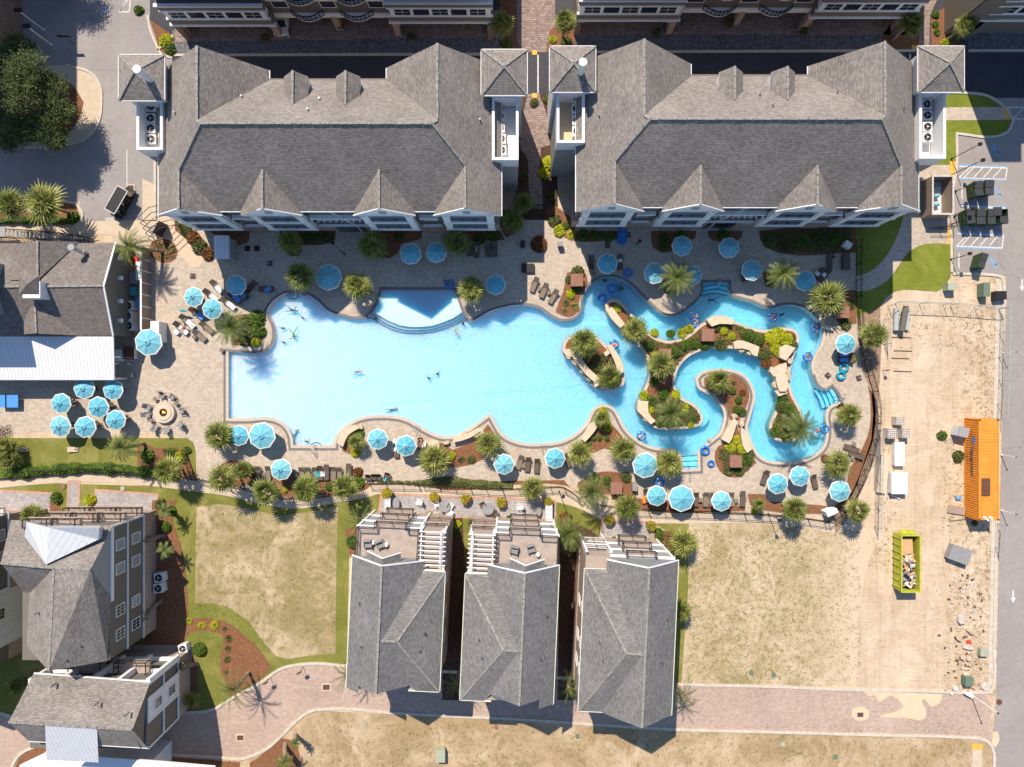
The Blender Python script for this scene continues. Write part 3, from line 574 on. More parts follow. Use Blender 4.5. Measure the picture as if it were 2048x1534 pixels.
arc_steps('wading_steps',[[(x,y) for x,y in smooth(r,False)] for r in rows],-0.48,0.2)
arc_steps('entry_steps',[smooth([(1406,565 + 8 * i),(1432,562 + 8 * i - 2 * (i > 0)),(1458,565 + 8 * i)],False) for i in range(4)],-0.18,0.25)
arc_steps('entry_steps',[[(1361,943 - 10 * i),(1401,941 - 10 * i)] for i in range(4)],-0.16,0.25)
arc_steps('entry_steps',[smooth([(1664 - 7.5 * i,774 + 2 * i),(1675 - 8 * i,792 + 1 * i),(1680 - 7.5 * i,809 + 2 * i)],False) for i in range(5)],-0.16,0.22)
for cx,cy,a0,a1 in ((583,587,0,pi),(630,896,pi,2 * pi)):
 arc_steps('corner_steps',[[(cx + r * 1.1 * cos(a0 + (a1 - a0) * k / 14),cy + r * sin(a0 + (a1 - a0) * k / 14) * 1.0) for k in range(15)] for r in (1,6,11,17)],-0.2,0.28)
# copings: darker shaded colour all round, lighter one over the sunny stretches
mb = MB(); strip(mb,POOL,0.30,-0.05,0.05,side=1); struct(mb.build('pool_coping',MT['coping_shaded']))
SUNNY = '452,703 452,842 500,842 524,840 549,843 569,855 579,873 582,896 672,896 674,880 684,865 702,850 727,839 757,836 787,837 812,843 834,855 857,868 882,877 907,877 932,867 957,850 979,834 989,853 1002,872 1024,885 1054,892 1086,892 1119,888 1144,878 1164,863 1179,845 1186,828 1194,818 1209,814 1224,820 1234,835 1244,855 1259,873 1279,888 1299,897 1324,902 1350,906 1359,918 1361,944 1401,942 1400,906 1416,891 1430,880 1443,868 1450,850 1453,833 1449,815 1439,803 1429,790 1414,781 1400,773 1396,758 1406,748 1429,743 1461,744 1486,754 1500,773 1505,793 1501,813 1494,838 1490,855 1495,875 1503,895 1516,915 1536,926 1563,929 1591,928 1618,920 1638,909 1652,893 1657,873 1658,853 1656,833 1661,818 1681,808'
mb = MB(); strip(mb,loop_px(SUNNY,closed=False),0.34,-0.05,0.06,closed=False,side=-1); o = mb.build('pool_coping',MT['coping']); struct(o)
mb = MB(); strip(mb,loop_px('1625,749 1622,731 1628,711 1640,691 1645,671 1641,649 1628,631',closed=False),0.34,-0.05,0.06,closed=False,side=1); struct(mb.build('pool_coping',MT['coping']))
for lp in (I1,I2):
 if area(lp) < 0: lp = lp[::-1]
 mb = MB(); inn = offset(lp,-0.36)
 strip(mb,lp,0.36,-1.24,0.10,side=-1); struct(mb.build('island_coping',MT['coping']))
 mb = MB(); mb.sheet([inn],0.06); struct(mb.build('island_bed',MT['mulch']))
mb = MB(); mb.prism(loop_px('1392,810 1404,812 1414,820 1420,832 1416,845 1405,855 1398,852 1405,838 1401,823'),-1.24,-0.3); struct(mb.build('island_ledge',MT['plaster_pale']))
# depth markings on the pool floor
def text_mesh(name,s,size,loc,rz,mat,parent=None,M=None,ext=0.006):
 cu = bpy.data.curves.new(name,'FONT'); cu.body = s; cu.size = size; cu.extrude = ext; cu.align_x = 'CENTER'; cu.align_y = 'CENTER'
 tmp = bpy.data.objects.new(name,cu); COL.objects.link(tmp); dg = bpy.context.evaluated_depsgraph_get()
 me = bpy.data.meshes.new_from_object(tmp.evaluated_get(dg)); bpy.data.objects.remove(tmp); bpy.data.curves.remove(cu)
 me.transform((Matrix.Translation(loc) @ (M if M is not None else Matrix.Rotation(rz,4,'Z')))); me.materials.clear(); me.materials.append(mat)
 if parent: o0 = ORG.get(parent.name,Vector()); me.transform(Matrix.Translation(-o0))
 o = bpy.data.objects.new(name,me); COL.objects.link(o); o.parent = parent
 if parent: ORG[o.name] = o0
 return o
for px,py,s in ((1076,687,'3 FT'),(1076,782,'3 FT')):
 mb = MB(); p = P(px,py); mb.box((p.x,p.y,-1.238),(1.3,0.42,0.012)); d = mb.build('depth_marker',MT['tealtile']); struct(d)
 text_mesh('marker_lettering',s,0.42,(p.x,p.y,-1.225),0,MT['plaster_pale'],d)
# painted markings
mk = MB(); bl = MB()
def line(mbb,a,b,wd=0.12,z=0.035):
 a = P(*a); b = P(*b); a.z = b.z = z; d = (b - a).normalized(); n = Vector((-d.y,d.x,0)) * wd / 2
 mbb.poly([a - n,b - n,b + n,a + n])
def hatch(x0,y0,x1,y1,sk,n,z):
 line(mk,(x0,y0),(x1,y0 + sk),0.16,z); line(mk,(x0 - 2,y1),(x1 - 3,y1 + sk),0.16,z); line(mk,(x1,y0 + sk),(x1 - 3,y1 + sk),0.16,z + .003)
 for i in range(n):
  a = x0 + (x1 - x0) * (i + 0.25) / n; line(mk,(a - 16 + 2,y1 - 1),(a + 6,y0 + 1),0.14,z + .003) if i else line(mk,(x0,y1 - 1),(x0 + 23,y0 + 1),0.14,z + .003)
hatch(1918,333,2014,356,3,5,0.016); hatch(1914,467,2007,492,4,5,0.016); hatch(240,-12,262,24,0,2,0.04); hatch(1998,215,2100,238,0,3,0.04)
line(mk,(1921,411),(2010,416),0.3,0.016); line(bl,(1921,408),(2013,413),0.14,0.016)
line(bl,(1917,330),(2012,333),0.14,0.016); line(bl,(1917,358),(2013,361),0.14,0.016); line(bl,(1915,464),(2005,468),0.14,0.016); line(bl,(1913,495),(1998,498),0.14,0.016)
for x,y in ((1924,368),(1922,424),(1918,506)): line(mk,(x,y),(x - 0.5,y + 30),0.16,0.016)
def arrow(x,y,sg):
 line(mk,(x,y - sg * 14),(x,y),0.22,0.03); a,b,c = P(x - 5.5,y),P(x + 5.5,y),P(x,y + sg * 11)
 for q in (a,b,c): q.z = 0.03
 mk.poly([a,c,b] if sg > 0 else [a,b,c])
arrow(2026,1195,1); arrow(2044,572,1)
def isa(x,y,s=1.0):
 p = P(x,y,0)
 for i in range(14):
  a = R(-150) + R(250) * i / 14; c = R(-150) + R(250) * (i + 1) / 14
  line(bl,(x + 8 * s * cos(a),y + 3 + 8 * s * sin(a)),(x + 8 * s * cos(c),y + 3 + 8 * s * sin(c)),0.13,0.019)
 line(bl,(x - 1,y - 14 * s),(x,y),0.15,0.022); line(bl,(x,y - 1),(x + 7 * s,y + 1),0.15,0.025); line(bl,(x + 7 * s,y + 1),(x + 10 * s,y + 9 * s),0.15,0.019)
isa(1992,386); isa(1984,526); isa(1988,300)
for s_,ox in (('212,8',0),):
 x,y = 213,18; z = 0.05
for seg in (((212,9),(213,18)),((213,18),(220,19)),((208,14),(206,22)),((206,22),(212,26)),((212,26),(218,24))): line(bl,seg[0],seg[1],0.12,0.045)
for k in range(2): line(mk,(211,437 + k * 3),(228,437 + k * 3),0.1,0.016)
line(mk,(254,300),(254,390),0.1,0.016); line(mk,(1076,110),(1076,187),0.16,0.026); line(mk,(1820,108),(1820,118),0.2,0.026)
struct(mk.build('road_marking',MT['roadwhite'])); struct(bl.build('accessible_bay_marking',MT['roadblue']))
# ================================================================ BUILDINGS
def window(parent,x0,x1,z0,z1,y,T=None,axis='y',muntin=3,lit=False,louver=False):
 """frame with a dark pane; the wall it sits on faces -y (axis y) or +x / -x (axis x, y is then the x of the wall)"""
 f = MB(T); g = MB(T); t = 0.09; cx = (x0 + x1) / 2; cz = (z0 + z1) / 2; W = x1 - x0; Hh = z1 - z0
 def B(m,a,b,za,zb,th,d):
  if axis == 'y': m.box(((a + b) / 2,y - d / 2 if not axis_pos else y + d / 2,(za + zb) / 2),(b - a,th,zb - za))
  else: m.box((y + d / 2,(a + b) / 2,(za + zb) / 2),(th,b - a,zb - za))
 axis_pos = axis == 'y+'
 if axis_pos: axis = 'y'
 B(f,x0 - t,x1 + t,z0 - t,z0,.09,.06); B(f,x0 - t,x1 + t,z1,z1 + t,.09,.06); B(f,x0 - t,x0,z0,z1,.09,.06); B(f,x1,x1 + t,z0,z1,.09,.06)
 for i in range(1,muntin): B(f,x0 + W * i / muntin - .02,x0 + W * i / muntin + .02,z0,z1,.03,.07)
 if muntin > 1: B(f,x0,x1,cz - .02,cz + .02,.034,.075)
 B(g,x0,x1,z0,z1,.05,.03)
 o = f.build('window',MT['trim'],parent); g.build('shutter' if louver else 'pane',MT['siding_grey'] if louver else MT['glass'],o)
 return o
def railing(parent,pts,z,h=1.0,mat='bronze',T=None,step=0.14,name='railing',post=1.6):
 mb = MB(T)
 for i in range(len(pts) - 1):
  a,b = Vector((*pts[i],z)),Vector((*pts[i + 1],z)); L = (b - a).length; d = (b - a) / L
  for hh,w_ in ((h,.07),(h - .12,.03),(.08,.04)): mb.bar(a + Vector((0,0,hh)),b + Vector((0,0,hh)),w_,.04)
  n = max(1,int(L / step))
  for k in range(n + 1): mb.box(a + d * (L * k / n) + Vector((0,0,h / 2)),(.022,.022,h))
  n = max(1,round(L / post))
  for k in range(n + 1): mb.box(a + d * (L * k / n) + Vector((0,0,h / 2 + .02)),(.08,.08,h + .04))
 return mb.build(name,MT[mat],parent,uv=False)
def ridge_cap(mb,pts,w_=0.26):
 for i in range(len(pts) - 1):
  a,b = Vector(pts[i]),Vector(pts[i + 1]); L = (b - a).length; n = max(1,int(L / 0.9)); d = (b - a) / n
  for k in range(n):
   up = Vector((0,0,0.035)); mb.bar(a + d * k + up * (1 + .25 * (k % 2)),a + d * (k + .94) + up * (1 + .25 * (k % 2)),w_ * (1 - .08 * (k % 3)),.05)
 mb.mark()
def ac_unit_proto():
 r = thing('air_conditioner','air conditioner','air conditioner')
 m = MB(); m.box((0,0,.42),(.86,.86,.8)); m.box((0,0,.84),(.9,.9,.06)); m.build('cabinet',MT['whitepaint'],r)
 m = MB(); m.cyl((0,0,.872),.39,.02,20); m.build('fan_opening',MT['black'],r)
 g = MB(); g.torus((0,0,.9),.385,.022,20,6); g.cyl((0,0,.89),.07,.03,10)
 for k in range(3): g.bar((0,0,.9),(.38 * cos(k * 2.1),.38 * sin(k * 2.1),.9),.015,.015)
 g.build('fan_guard',MT['whitepaint'],r)
 b = MB()
 for k in range(3):
  a = k * 2 * pi / 3 + .3; b.poly([(.06 * cos(a),.06 * sin(a),.885),(.33 * cos(a - .35),.33 * sin(a - .35),.885),(.33 * cos(a + .35),.33 * sin(a + .35),.892)])
 b.build('fan_blade',MT['grey'],r); return r
AC = ac_unit_proto()
def condo(T,label,name='condo_building'):
 root = thing(name,label,'condo building'); e = 10.4; ew = 10.0
 # roof
 N1,N2 = (-7.56,34.45,15.6),(-7.56,26.7,15.6); M1,M2 = (-31.9,34.2,15.6),(-31.9,26.7,15.6); R1,R2 = (-31.4,26.2,16.0),(-8.05,26.2,16.0)
 G1,G2 = (-4.9,18.3,13.44),(-4.9,18.8 + 3.04 / .757,13.44); G3,G4 = (-35.0,18.3,13.15),(-35.0,18.8 + 2.75 / .757,13.15)
 xe,xw = -1.15,-38.8; s = 18.3; s2 = 18.8
 rf = MB(T)
 rf.poly([(xe,34.45,e),N1,N2,R2,G2,G1,(xe,s,e)]); rf.poly([N1,(-13.7,34.45,e),(-13.7,33.1,e),N2])
 rf.poly([(-13.7,33.1,e),(-26.5,33.1,e),M2,R1,R2,N2]); rf.poly([M1,M2,(-26.5,33.1,e),(-26.5,34.2,e)])
 rf.poly([M1,(xw,34.2,ew),(xw,s,ew),G3,G4,R1,M2])
 gab = [(-29.6,-26.2,-23.1,13.2),(-17.2,-13.95,-10.6,13.2)]
 def sy(z): return s2 + (z - e) / .757
 rf.poly([R1,G4,(-31.9,s2,e),(-29.6,s2,e),(-26.2,sy(13.2),13.2),(-23.1,s2,e),(-17.2,s2,e),(-13.95,sy(13.2),13.2),(-10.6,s2,e),(-8.45,s2,e),G2,R2])
 for a,c,b,z in gab: rf.poly([(a,s,e),(a,s2,e),(c,sy(z),z),(c,s,z)]); rf.poly([(c,s,z),(c,sy(z),z),(b,s2,e),(b,s,e)])
 rf.poly([(-8.45,s,e),(-8.45,s2,e),G2,G1]); rf.poly([G3,G4,(-31.9,s2,e),(-31.9,s,e)])
 roof = rf.build('roof',MT['shingle'],root)
 rc = MB(T); ridge_cap(rc,[N1,N2]); ridge_cap(rc,[M1,M2]); ridge_cap(rc,[R1,R2]); ridge_cap(rc,[G1,G2]); ridge_cap(rc,[G3,G4])
 for p,q in ((R2,G2),(R1,G4),(N2,R2),(M2,R1)): ridge_cap(rc,[p,q],.26)
 for a,c,b,z in gab: ridge_cap(rc,[(c,s,z),(c,sy(z),z)])
 rc.build_each('ridge_cap',MT['ridge'],roof)
 g = MB(T)
 for p,q in (((xe,34.45,e),(xe,s,e)),((xw,34.2,ew),(xw,s,ew)),((-26.5,33.1,e),(-13.7,33.1,e)),((-13.7,33.1,e),(-13.7,34.45,e)),((-26.5,33.1,e),(-26.5,34.2,e)),((-31.9,s2,e),(-29.6,s2,e)),((-23.1,s2,e),(-17.2,s2,e)),((-10.6,s2,e),(-8.45,s2,e))):
  g.bar(Vector(p) - Vector((0,0,.1)),Vector(q) - Vector((0,0,.1)),.16,.16); g.mark()
 g.build_each('gutter',MT['trim'],roof)
 v = MB(T)
 for x,y in ((-35.6,28.6),(-20.2,29.9),(-28.5,30.3),(-3.4,28.0),(-21,28.2)):
  z = (e + (xe - x) * .811) if x > -7 else (ew + (x - xw) * .811 if x < -32 else e + (33.1 - y) * .812); v.cyl((x,y,z - .2),.09,.6,8); v.mark()
 v.build_each('vent_pipe',MT['steel'],roof)
 for cx in (-22.85,-17.35):
  d = MB(T); yf,hw,zr = 32.6,1.28,13.7; ze = 12.55; yb = 33.1 - (zr - e) / .812
  d.poly([(cx,yf,zr),(cx,yb,zr),(cx - hw,33.1 - (ze - e) / .812,ze),(cx - hw,yf - .1,ze)]); d.poly([(cx,yf,zr),(cx + hw,yf - .1,ze),(cx + hw,33.1 - (ze - e) / .812,ze),(cx,yb,zr)])
  o = d.build('dormer',MT['shingle'],root); rc = MB(T); ridge_cap(rc,[(cx,yf,zr),(cx,yb,zr)],.26); rc.build_each('ridge_cap',MT['ridge'],o)
  wl = MB(T); wl.box((cx,yf - 1.2,11.8),(2.2,2.0,1.7)); wl.build('cheek',MT['trim'],o)
 # walls
 wl = MB(T); wl.box((-19.98,26.25,1.6),(37.0,14.4,3.2)); wl.build('ground_floor_wall',MT['brick'],root)
 wl = MB(T); wl.box((-19.98,26.3,6.8),(36.6,14.0,7.2)); wl.box((-7.6,33.4,7),(11.8,1.6,6.7)); wl.box((-32.6,33.3,7),(11.4,1.4,6.4)); wl.build('upper_wall',MT['siding'],root)
 for c,z,hw in ((-4.9,13.4,3.65),(-13.95,13.2,3.35),(-26.2,13.2,3.2),(-35.2,13.1,3.5)):
  gb = MB(T); gb.poly([(c - hw,18.42,10.35),(c + hw,18.42,10.35),(c,18.42,z - .05)]); gb.bar((c - hw,18.36,10.3),(c,18.36,z - .12),.1,.24); gb.bar((c + hw,18.36,10.3),(c,18.36,z - .12),.1,.24); gb.bar((c - hw,18.38,10.28),(c + hw,18.38,10.28),.1,.3)
  o = gb.build('gable',MT['trim'],root); lv = MB(T); lv.box((c,18.39,11.35),(.8,.05,.8)); lv.build('louvre',MT['siding_grey'],o)
  for z0 in (3.35,6.7):
   b = MB(T)      # balcony: floor slab,fascia,side piers
   b.box((c,18.95,z0 + .12),(5.7,.9,.3)); b.box((c,18.47,z0 - .05),(5.9,.12,.55))
   for sx in (-1,1): b.box((c + sx * 2.45,18.72,z0 + 1.75),(.8,.5,3.0)); b.box((c + sx * 2.45,18.44,z0 + 1.6),(.34,.1,2.6))
   b.box((c,18.72,z0 + 3.1),(5.7,.5,.3)); o = b.build('balcony',MT['trim'],root)
   d = MB(T); d.box((c,19.2,z0 + 1.6),(4.1,.06,2.7)); d.build('glass_door',MT['glass'],o)
   railing(o,[(c - 2.05,18.56),(c + 2.05,18.56)],z0 + .3,1.0,'dark',T,.2)
 for c,hw in ((-20.15,2.7),(-30.75,0.9),(-9.5,0.8)):
  for z0,z1 in ((8.9,9.8),(4.6,6.0)):
   n = 2 if hw > 2 else 1
   for k in range(n):
    cx = c + (0 if n == 1 else (-1.35 if k == 0 else 1.35)); window(root,cx - (.95 if n == 2 else .6),cx + (.95 if n == 2 else .6),z0,z1,19.28,T,muntin=4)
  tr = MB(T); tr.box((c,19.0,7.1),(hw * 2 + .5,.5,.35)); tr.mark(); tr.box((c,18.98,3.3),(hw * 2 + .6,.3,.16))
  if hw > 2:
   tr.mark()
   for k in range(9): tr.box((c - hw + hw * 2 * k / 8,18.8,6.85),(.1,.7,.14)); tr.mark()
  tr.build_each('band_course',MT['trim'],root)
 dp = MB(T); dp.tube([(-20.0,18.72,10.2),(-20.0,18.9,9.5),(-18.6,18.9,3.4),(-18.6,18.8,.2)],.06,6); dp.build('downpipe',MT['trim'],root)
 for c,w_ in ((-19.7,3.4),(-31.2,2.2),(-9.2,2.6)):
  b = MB(T); b.box((c,18.98,1.25),(w_,.12,2.5)); b.build('entry_recess',MT['wood'] if c != -19.7 else MT['glass'],root)
 # side towers with pyramid roofs and the roof wells beside them
 for cx,cy,wx0,wx1,wy0,wy1,ch in TOWERS:
  tw = MB(T); tw.box((cx,cy,6.4),(3.9,3.9,12.8)); o = tw.build('tower',MT['panel_white'],root)
  rf = MB(T); hw = 2.42; ap = (cx,cy,14.35); c_ = [(cx - hw,cy - hw,12.95),(cx + hw,cy - hw,12.95),(cx + hw,cy + hw,12.95),(cx - hw,cy + hw,12.95)]
  for i in range(4): rf.poly([c_[i],c_[(i + 1) % 4],ap])
  r_ = rf.build('tower_roof',MT['shingle'],o); tr = MB(T)
  for i in range(4): tr.bar(Vector(c_[i]) - Vector((0,0,.08)),Vector(c_[(i + 1) % 4]) - Vector((0,0,.08)),.12,.16); 
  tr.build('fascia',MT['trim'],o,uv=False)
  rc = MB(T)
  for i in range(4): ridge_cap(rc,[c_[i],ap],.24)
  rc.build_each('hip_cap',MT['ridge'],o)
  if ch:
   p = MB(T); p.cyl((cx + ch[0],cy + ch[1],13.2),.36,2.6,18); p.cyl((cx + ch[0],cy + ch[1],15.8),.42,.14,18); p.build('flue',MT['whitepaint'],o)
  w_ = MB(T); mx,my = (wx0 + wx1) / 2,(wy0 + wy1) / 2; W,D = wx1 - wx0,wy1 - wy0
  w_.box((mx,my,4.6),(W - .02,D - .02,9.2)); bd = w_.build('equipment_wing',MT['siding_grey'],root)
  p = MB(T)
  for bx in (wx0 + .14,wx1 - .14): p.box((bx,my,10.5),(.28,D,2.2))
  for by in (wy0 + .14,wy1 - .14): p.box((mx,by,10.5),(W - .56,.28,2.195))
  p.build('parapet',MT['trim'],bd)
  f = MB(T); f.box((mx,my,9.28),(W - .6,D - .6,.1)); f.build('well_floor',MT['sandfill'] if ch and ch[2] else MT['whitepaint'],bd)
 return root
TOWERS = [(-39.0,32.2,-40.3,-37.5,25.1,30.6,(1.2,-.5,0)),(-.82,32.75,-2.15,.7,24.0,30.9,None)]
condo(None,'long grey-roofed condo building above the beach-entry pool, left of the two')
TOWERS = [(-.55,32.65,-2.1,1.0,25.4,31.2,(-.3,.35,1)),(-39.35,32.65,-40.75,-37.85,23.7,31.0,None)]
TB = Matrix.Translation((5.83,.45,0)) @ Matrix.Diagonal((-1,1,1,1))
TOWERS = [(-39.35,32.65,-40.75,-37.9,23.7,31.0,None),(-.55,32.65,-2.0,1.03,25.4,31.2,(-.78,-.7,1))]
condo(TB,'long grey-roofed condo building above the lazy river, right of the two')
# air conditioners in the roof wells and elsewhere (px,py of the top,z of the floor)
for i,(x,y,z,rz,lab,sc) in enumerate([
 (303,214,9.33,0,'air conditioner half hidden under the far left tower roof',1.0),(302,237,9.33,0,'white air conditioner, second one below the far left tower',1.0),(302,257,9.33,0,'white air conditioner, third one below the far left tower',1.0),(303,279,9.33,0,'white air conditioner at the lower end of the far left roof well',1.0),
 (1000,233,9.33,0,'topmost air conditioner in the white well between the big buildings',1.0),(1000,256,9.33,0,'second air conditioner from the top in the white well between the big buildings',1.0),(1002,278,9.33,0,'third air conditioner from the top in the white well between the big buildings',1.0),(1003,301,9.33,0,'lowest air conditioner in the white well between the big buildings',1.0),
 (1154,197,9.33,0,'air conditioner in deep shade by the chimney tower in the stained well',1.0),(1153,218,9.33,0,'air conditioner second from the chimney tower in the orange-stained well',1.0),(1154,241,9.33,0,'air conditioner third from the chimney tower beside the orange stain',1.0),(1154,263,9.33,0,'air conditioner at the end of the orange-stained well',1.0),
 (1853,209,9.33,0,'air conditioner in shade under the far right tower',1.0),(1854,231,9.33,0,'air conditioner second below the far right tower',1.0),(1854,254,9.33,0,'air conditioner third below the far right tower',1.0),(1854,275,9.33,0,'air conditioner fourth below the far right tower',1.0),
 (258,612,0.02,.1,'dark air conditioner behind the bar, nearest the kitchen yard middle',1.15),(257,632,0.02,.0,'dark air conditioner behind the bar, middle of three',1.15),(259,652,0.02,.1,'dark air conditioner behind the bar, beside the green umbrella',1.15),
 (366,1297,0.05,.2,'grey air conditioner at the end of the brick wall by the round bush',1.0),(319,1155,0.05,.1,'upper of two air conditioners in the shade beside the grey townhouse',1.1),(318,1176,0.05,.1,'lower of two air conditioners in the shade beside the grey townhouse',1.1)]):
 p = P(x,y,z + .9); place(AC,USED,(p.x,p.y,z),rz,lab,'rooftop air conditioners' if z > 5 else 'ground level air conditioners',sc * 1.15)
st = MB(); st.prism([P2(a,b,9.34) for a,b in ((1133,214),(1143,212),(1146,245),(1142,268),(1135,262),(1132,240))],9.33,9.345)
# rear row of buildings: only their garage fronts are in the picture
def rear_condo(x0,x1,label,yb=43.4,bays=True,hi=10.4,cut=None):
 root = thing('garage_condo',label,'condo building'); L = x1 - x0
 up = MB(); up.box(((x0 + x1) / 2,yb + 8.4,6.9),(L - .5,14.6,7.0)); up.build('upper_wall',MT['siding'],root)
 bk = MB(); bk.box(((x0 + x1) / 2,yb + 10.5,1.65),(L - .4,10.0,3.4)); bk.box((x0 + .35,yb + 3.0,1.7),(.7,6.6,3.3)); bk.box((x1 - .35,yb + 3.0,1.7),(.7,6.6,3.3)); bk.build('ground_floor_wall',MT['brick_dark'],root)
 rf = MB(); a,b,c,d = (x0 - .5,yb - .4,hi),(x1 + .5,yb - .4,hi),(x1 + .5,yb + 16,hi),(x0 - .5,yb + 16,hi); r1,r2 = (x0 + 7,yb + 8,16),(x1 - 7,yb + 8,16)
 for f in ([a,b,r2,r1],[b,c,r2],[c,d,r1,r2],[d,a,r1]): rf.poly(f)
 rf.build('roof',MT['shingle'],root)
 bw = 12.2
 bl_ = [(x0,x0 + bw),(x1 - bw,x1)] if L > 25 else [(x0,x1)]
 for i,(p,q) in enumerate(bl_):
  y = yb + (0 if i == 0 else .35); c = (p + q) / 2; W = q - p
  b_ = MB(); b_.box((c,y + .6,4.05),(W,1.6,1.2)); b_.box((c,y + .6,6.75),(W,1.59,1.1)); b_.box((c,y + 1.0,8.6),(W - .1,.8,2.6)); by = b_.build('bay',MT['siding'],root)
  t = MB(); t.box((c,y - .2,3.42),(W + .5,.4,.24)); t.box((c,y - .18,4.68),(W + .1,.32,.14)); t.box((c,y - .18,6.3),(W + .1,.3,.2)); t.box((c,y - .2,7.4),(W + .2,.4,.16))
  t.build('trim',MT['trim'],by)
  n = 5
  for k in range(n):
   wx0 = p + .6 + (W - 1.2) * k / n + .18; window(by,wx0,wx0 + (W - 1.2) / n - .36,4.85,6.1,y - .2 + .02,None,muntin=1 if k % 2 else 2)
  dk = MB(); dk.box((c,y + .3,5.45),(W - .4,1.0,1.5)); dk.build('window_bay_recess',MT['trim'],by)
  # arched white panelled beam over the garage mouth
  ar = MB(); m = 14
  for k in range(m):
   u0,u1 = k / m,(k + 1) / m; f = lambda u: 3.3 - 1.05 * (abs(2 * u - 1) ** 2.4) - .05
   ar.poly([(p + .5 + (W - 1) * u0,y + .12,f(u0) - .15),(p + .5 + (W - 1) * u1,y + .12,f(u1) - .15),(p + .5 + (W - 1) * u1,y + .12,3.32),(p + .5 + (W - 1) * u0,y + .12,3.32)])
   if k % 2: ar.box((p + .5 + (W - 1) * u0,y + .08,(3.3 + f(u0)) / 2),(.1,.08,3.4 - f(u0)))
  ar.box((c,y + .5,3.3),(W - .6,.7,.1)); ar.build('arch',MT['trim'],root)
  for px in (p + .35,q - .35):
   cb = MB(); cb.box((px,y + .25,1.6),(.75,.75,3.2)); cb.build('brick_pier',MT['brick'],root)
  gd = MB()
  for k in range(2): gd.box((p + W * (.27 + .46 * k),yb + 5.42,1.2),(W * .38,.08,2.3))
  gd.build('garage_door',MT['siding_grey'],root)
  lm = MB(); lm.cyl((c,y - .1,3.0),.16,.35,8); lm.build('lantern',MT['black'],root)
 if len(bl_) == 2:
  p,q = bl_[0][1],bl_[1][0]; W = q - p; y = yb + 1.0
  t = MB(); t.box(((p + q) / 2,y + .2,3.25),(W,.5,.9)); t.box(((p + q) / 2,y + .1,6.5),(W,.4,.4)); t.build('beam',MT['trim'],root)
  for k in range(2):
   c = p + W * (.3 + .42 * k); hw = 1.9; pts = [(c - hw + 2 * hw * j / 8,y - .15 - .75 * sin(pi * j / 8)) for j in range(9)]
   for z0 in (3.5,6.8):
    b_ = MB(); b_.prism(pts + [(c + hw,y + .1),(c - hw,y + .1)],z0 - .12,z0 + .06); o = b_.build('balcony',MT['trim'],root); railing(o,pts,z0 + .06,1.0,'black',None,.22)
  for k in range(3): window(root,p + W * (.04 + .4 * k),p + W * (.04 + .4 * k) + W * .12,4.9,6.1,y + .1 - .02,None,muntin=1)
  cb = MB(); cb.box(((p + q) / 2,y + .3,1.5),(.75,.75,3.0)); cb.build('brick_pier',MT['brick'],root)
 return root
rear_condo(-40.7,-2.3,'shaded condo front over garages at the top edge, left one',43.2)
rear_condo(7.7,48.0,'shaded condo front over garages at the top edge, right one',43.8)
r = rear_condo(56.3,90,'condo front cut off by the top right corner',43.8)
tb = MB(); tb.box((66,52,9),(24,16.4,18)); tb.build('stair_tower',MT['siding'],r)
tb = MB(); tb.box((55.9,47.5,10.3),(3.6,8,20.6)); tb.build('lift_tower',MT['siding'],r)
px_poly('garage_apron','350,20 1000,20 1000,74 350,84',4,'paver_brown'); px_poly('garage_apron','1150,10 1835,10 1830,70 1150,70',4,'paver_brown')
px_poly('road','-420,-420 -60,-420 -60,-60 -420,-60',1,'asphalt')
# tall building at the far left top
r = thing('brown_building','tall brown building cut off by the top left corner','building')
m = MB(); m.box((-81.5,58.0,11.5),(40,36,23)); m.build('wall',MT['siding'],r)
m = MB(); m.box((-61.35,58.0,11.4),(.5,36.2,22.8)); m.build('brick_pilaster',MT['brick_dark'],r)
m = MB(); m.box((-81.6,58.0,23.2),(41,36.6,.4)); m.build('roof_slab',MT['grey'],r)

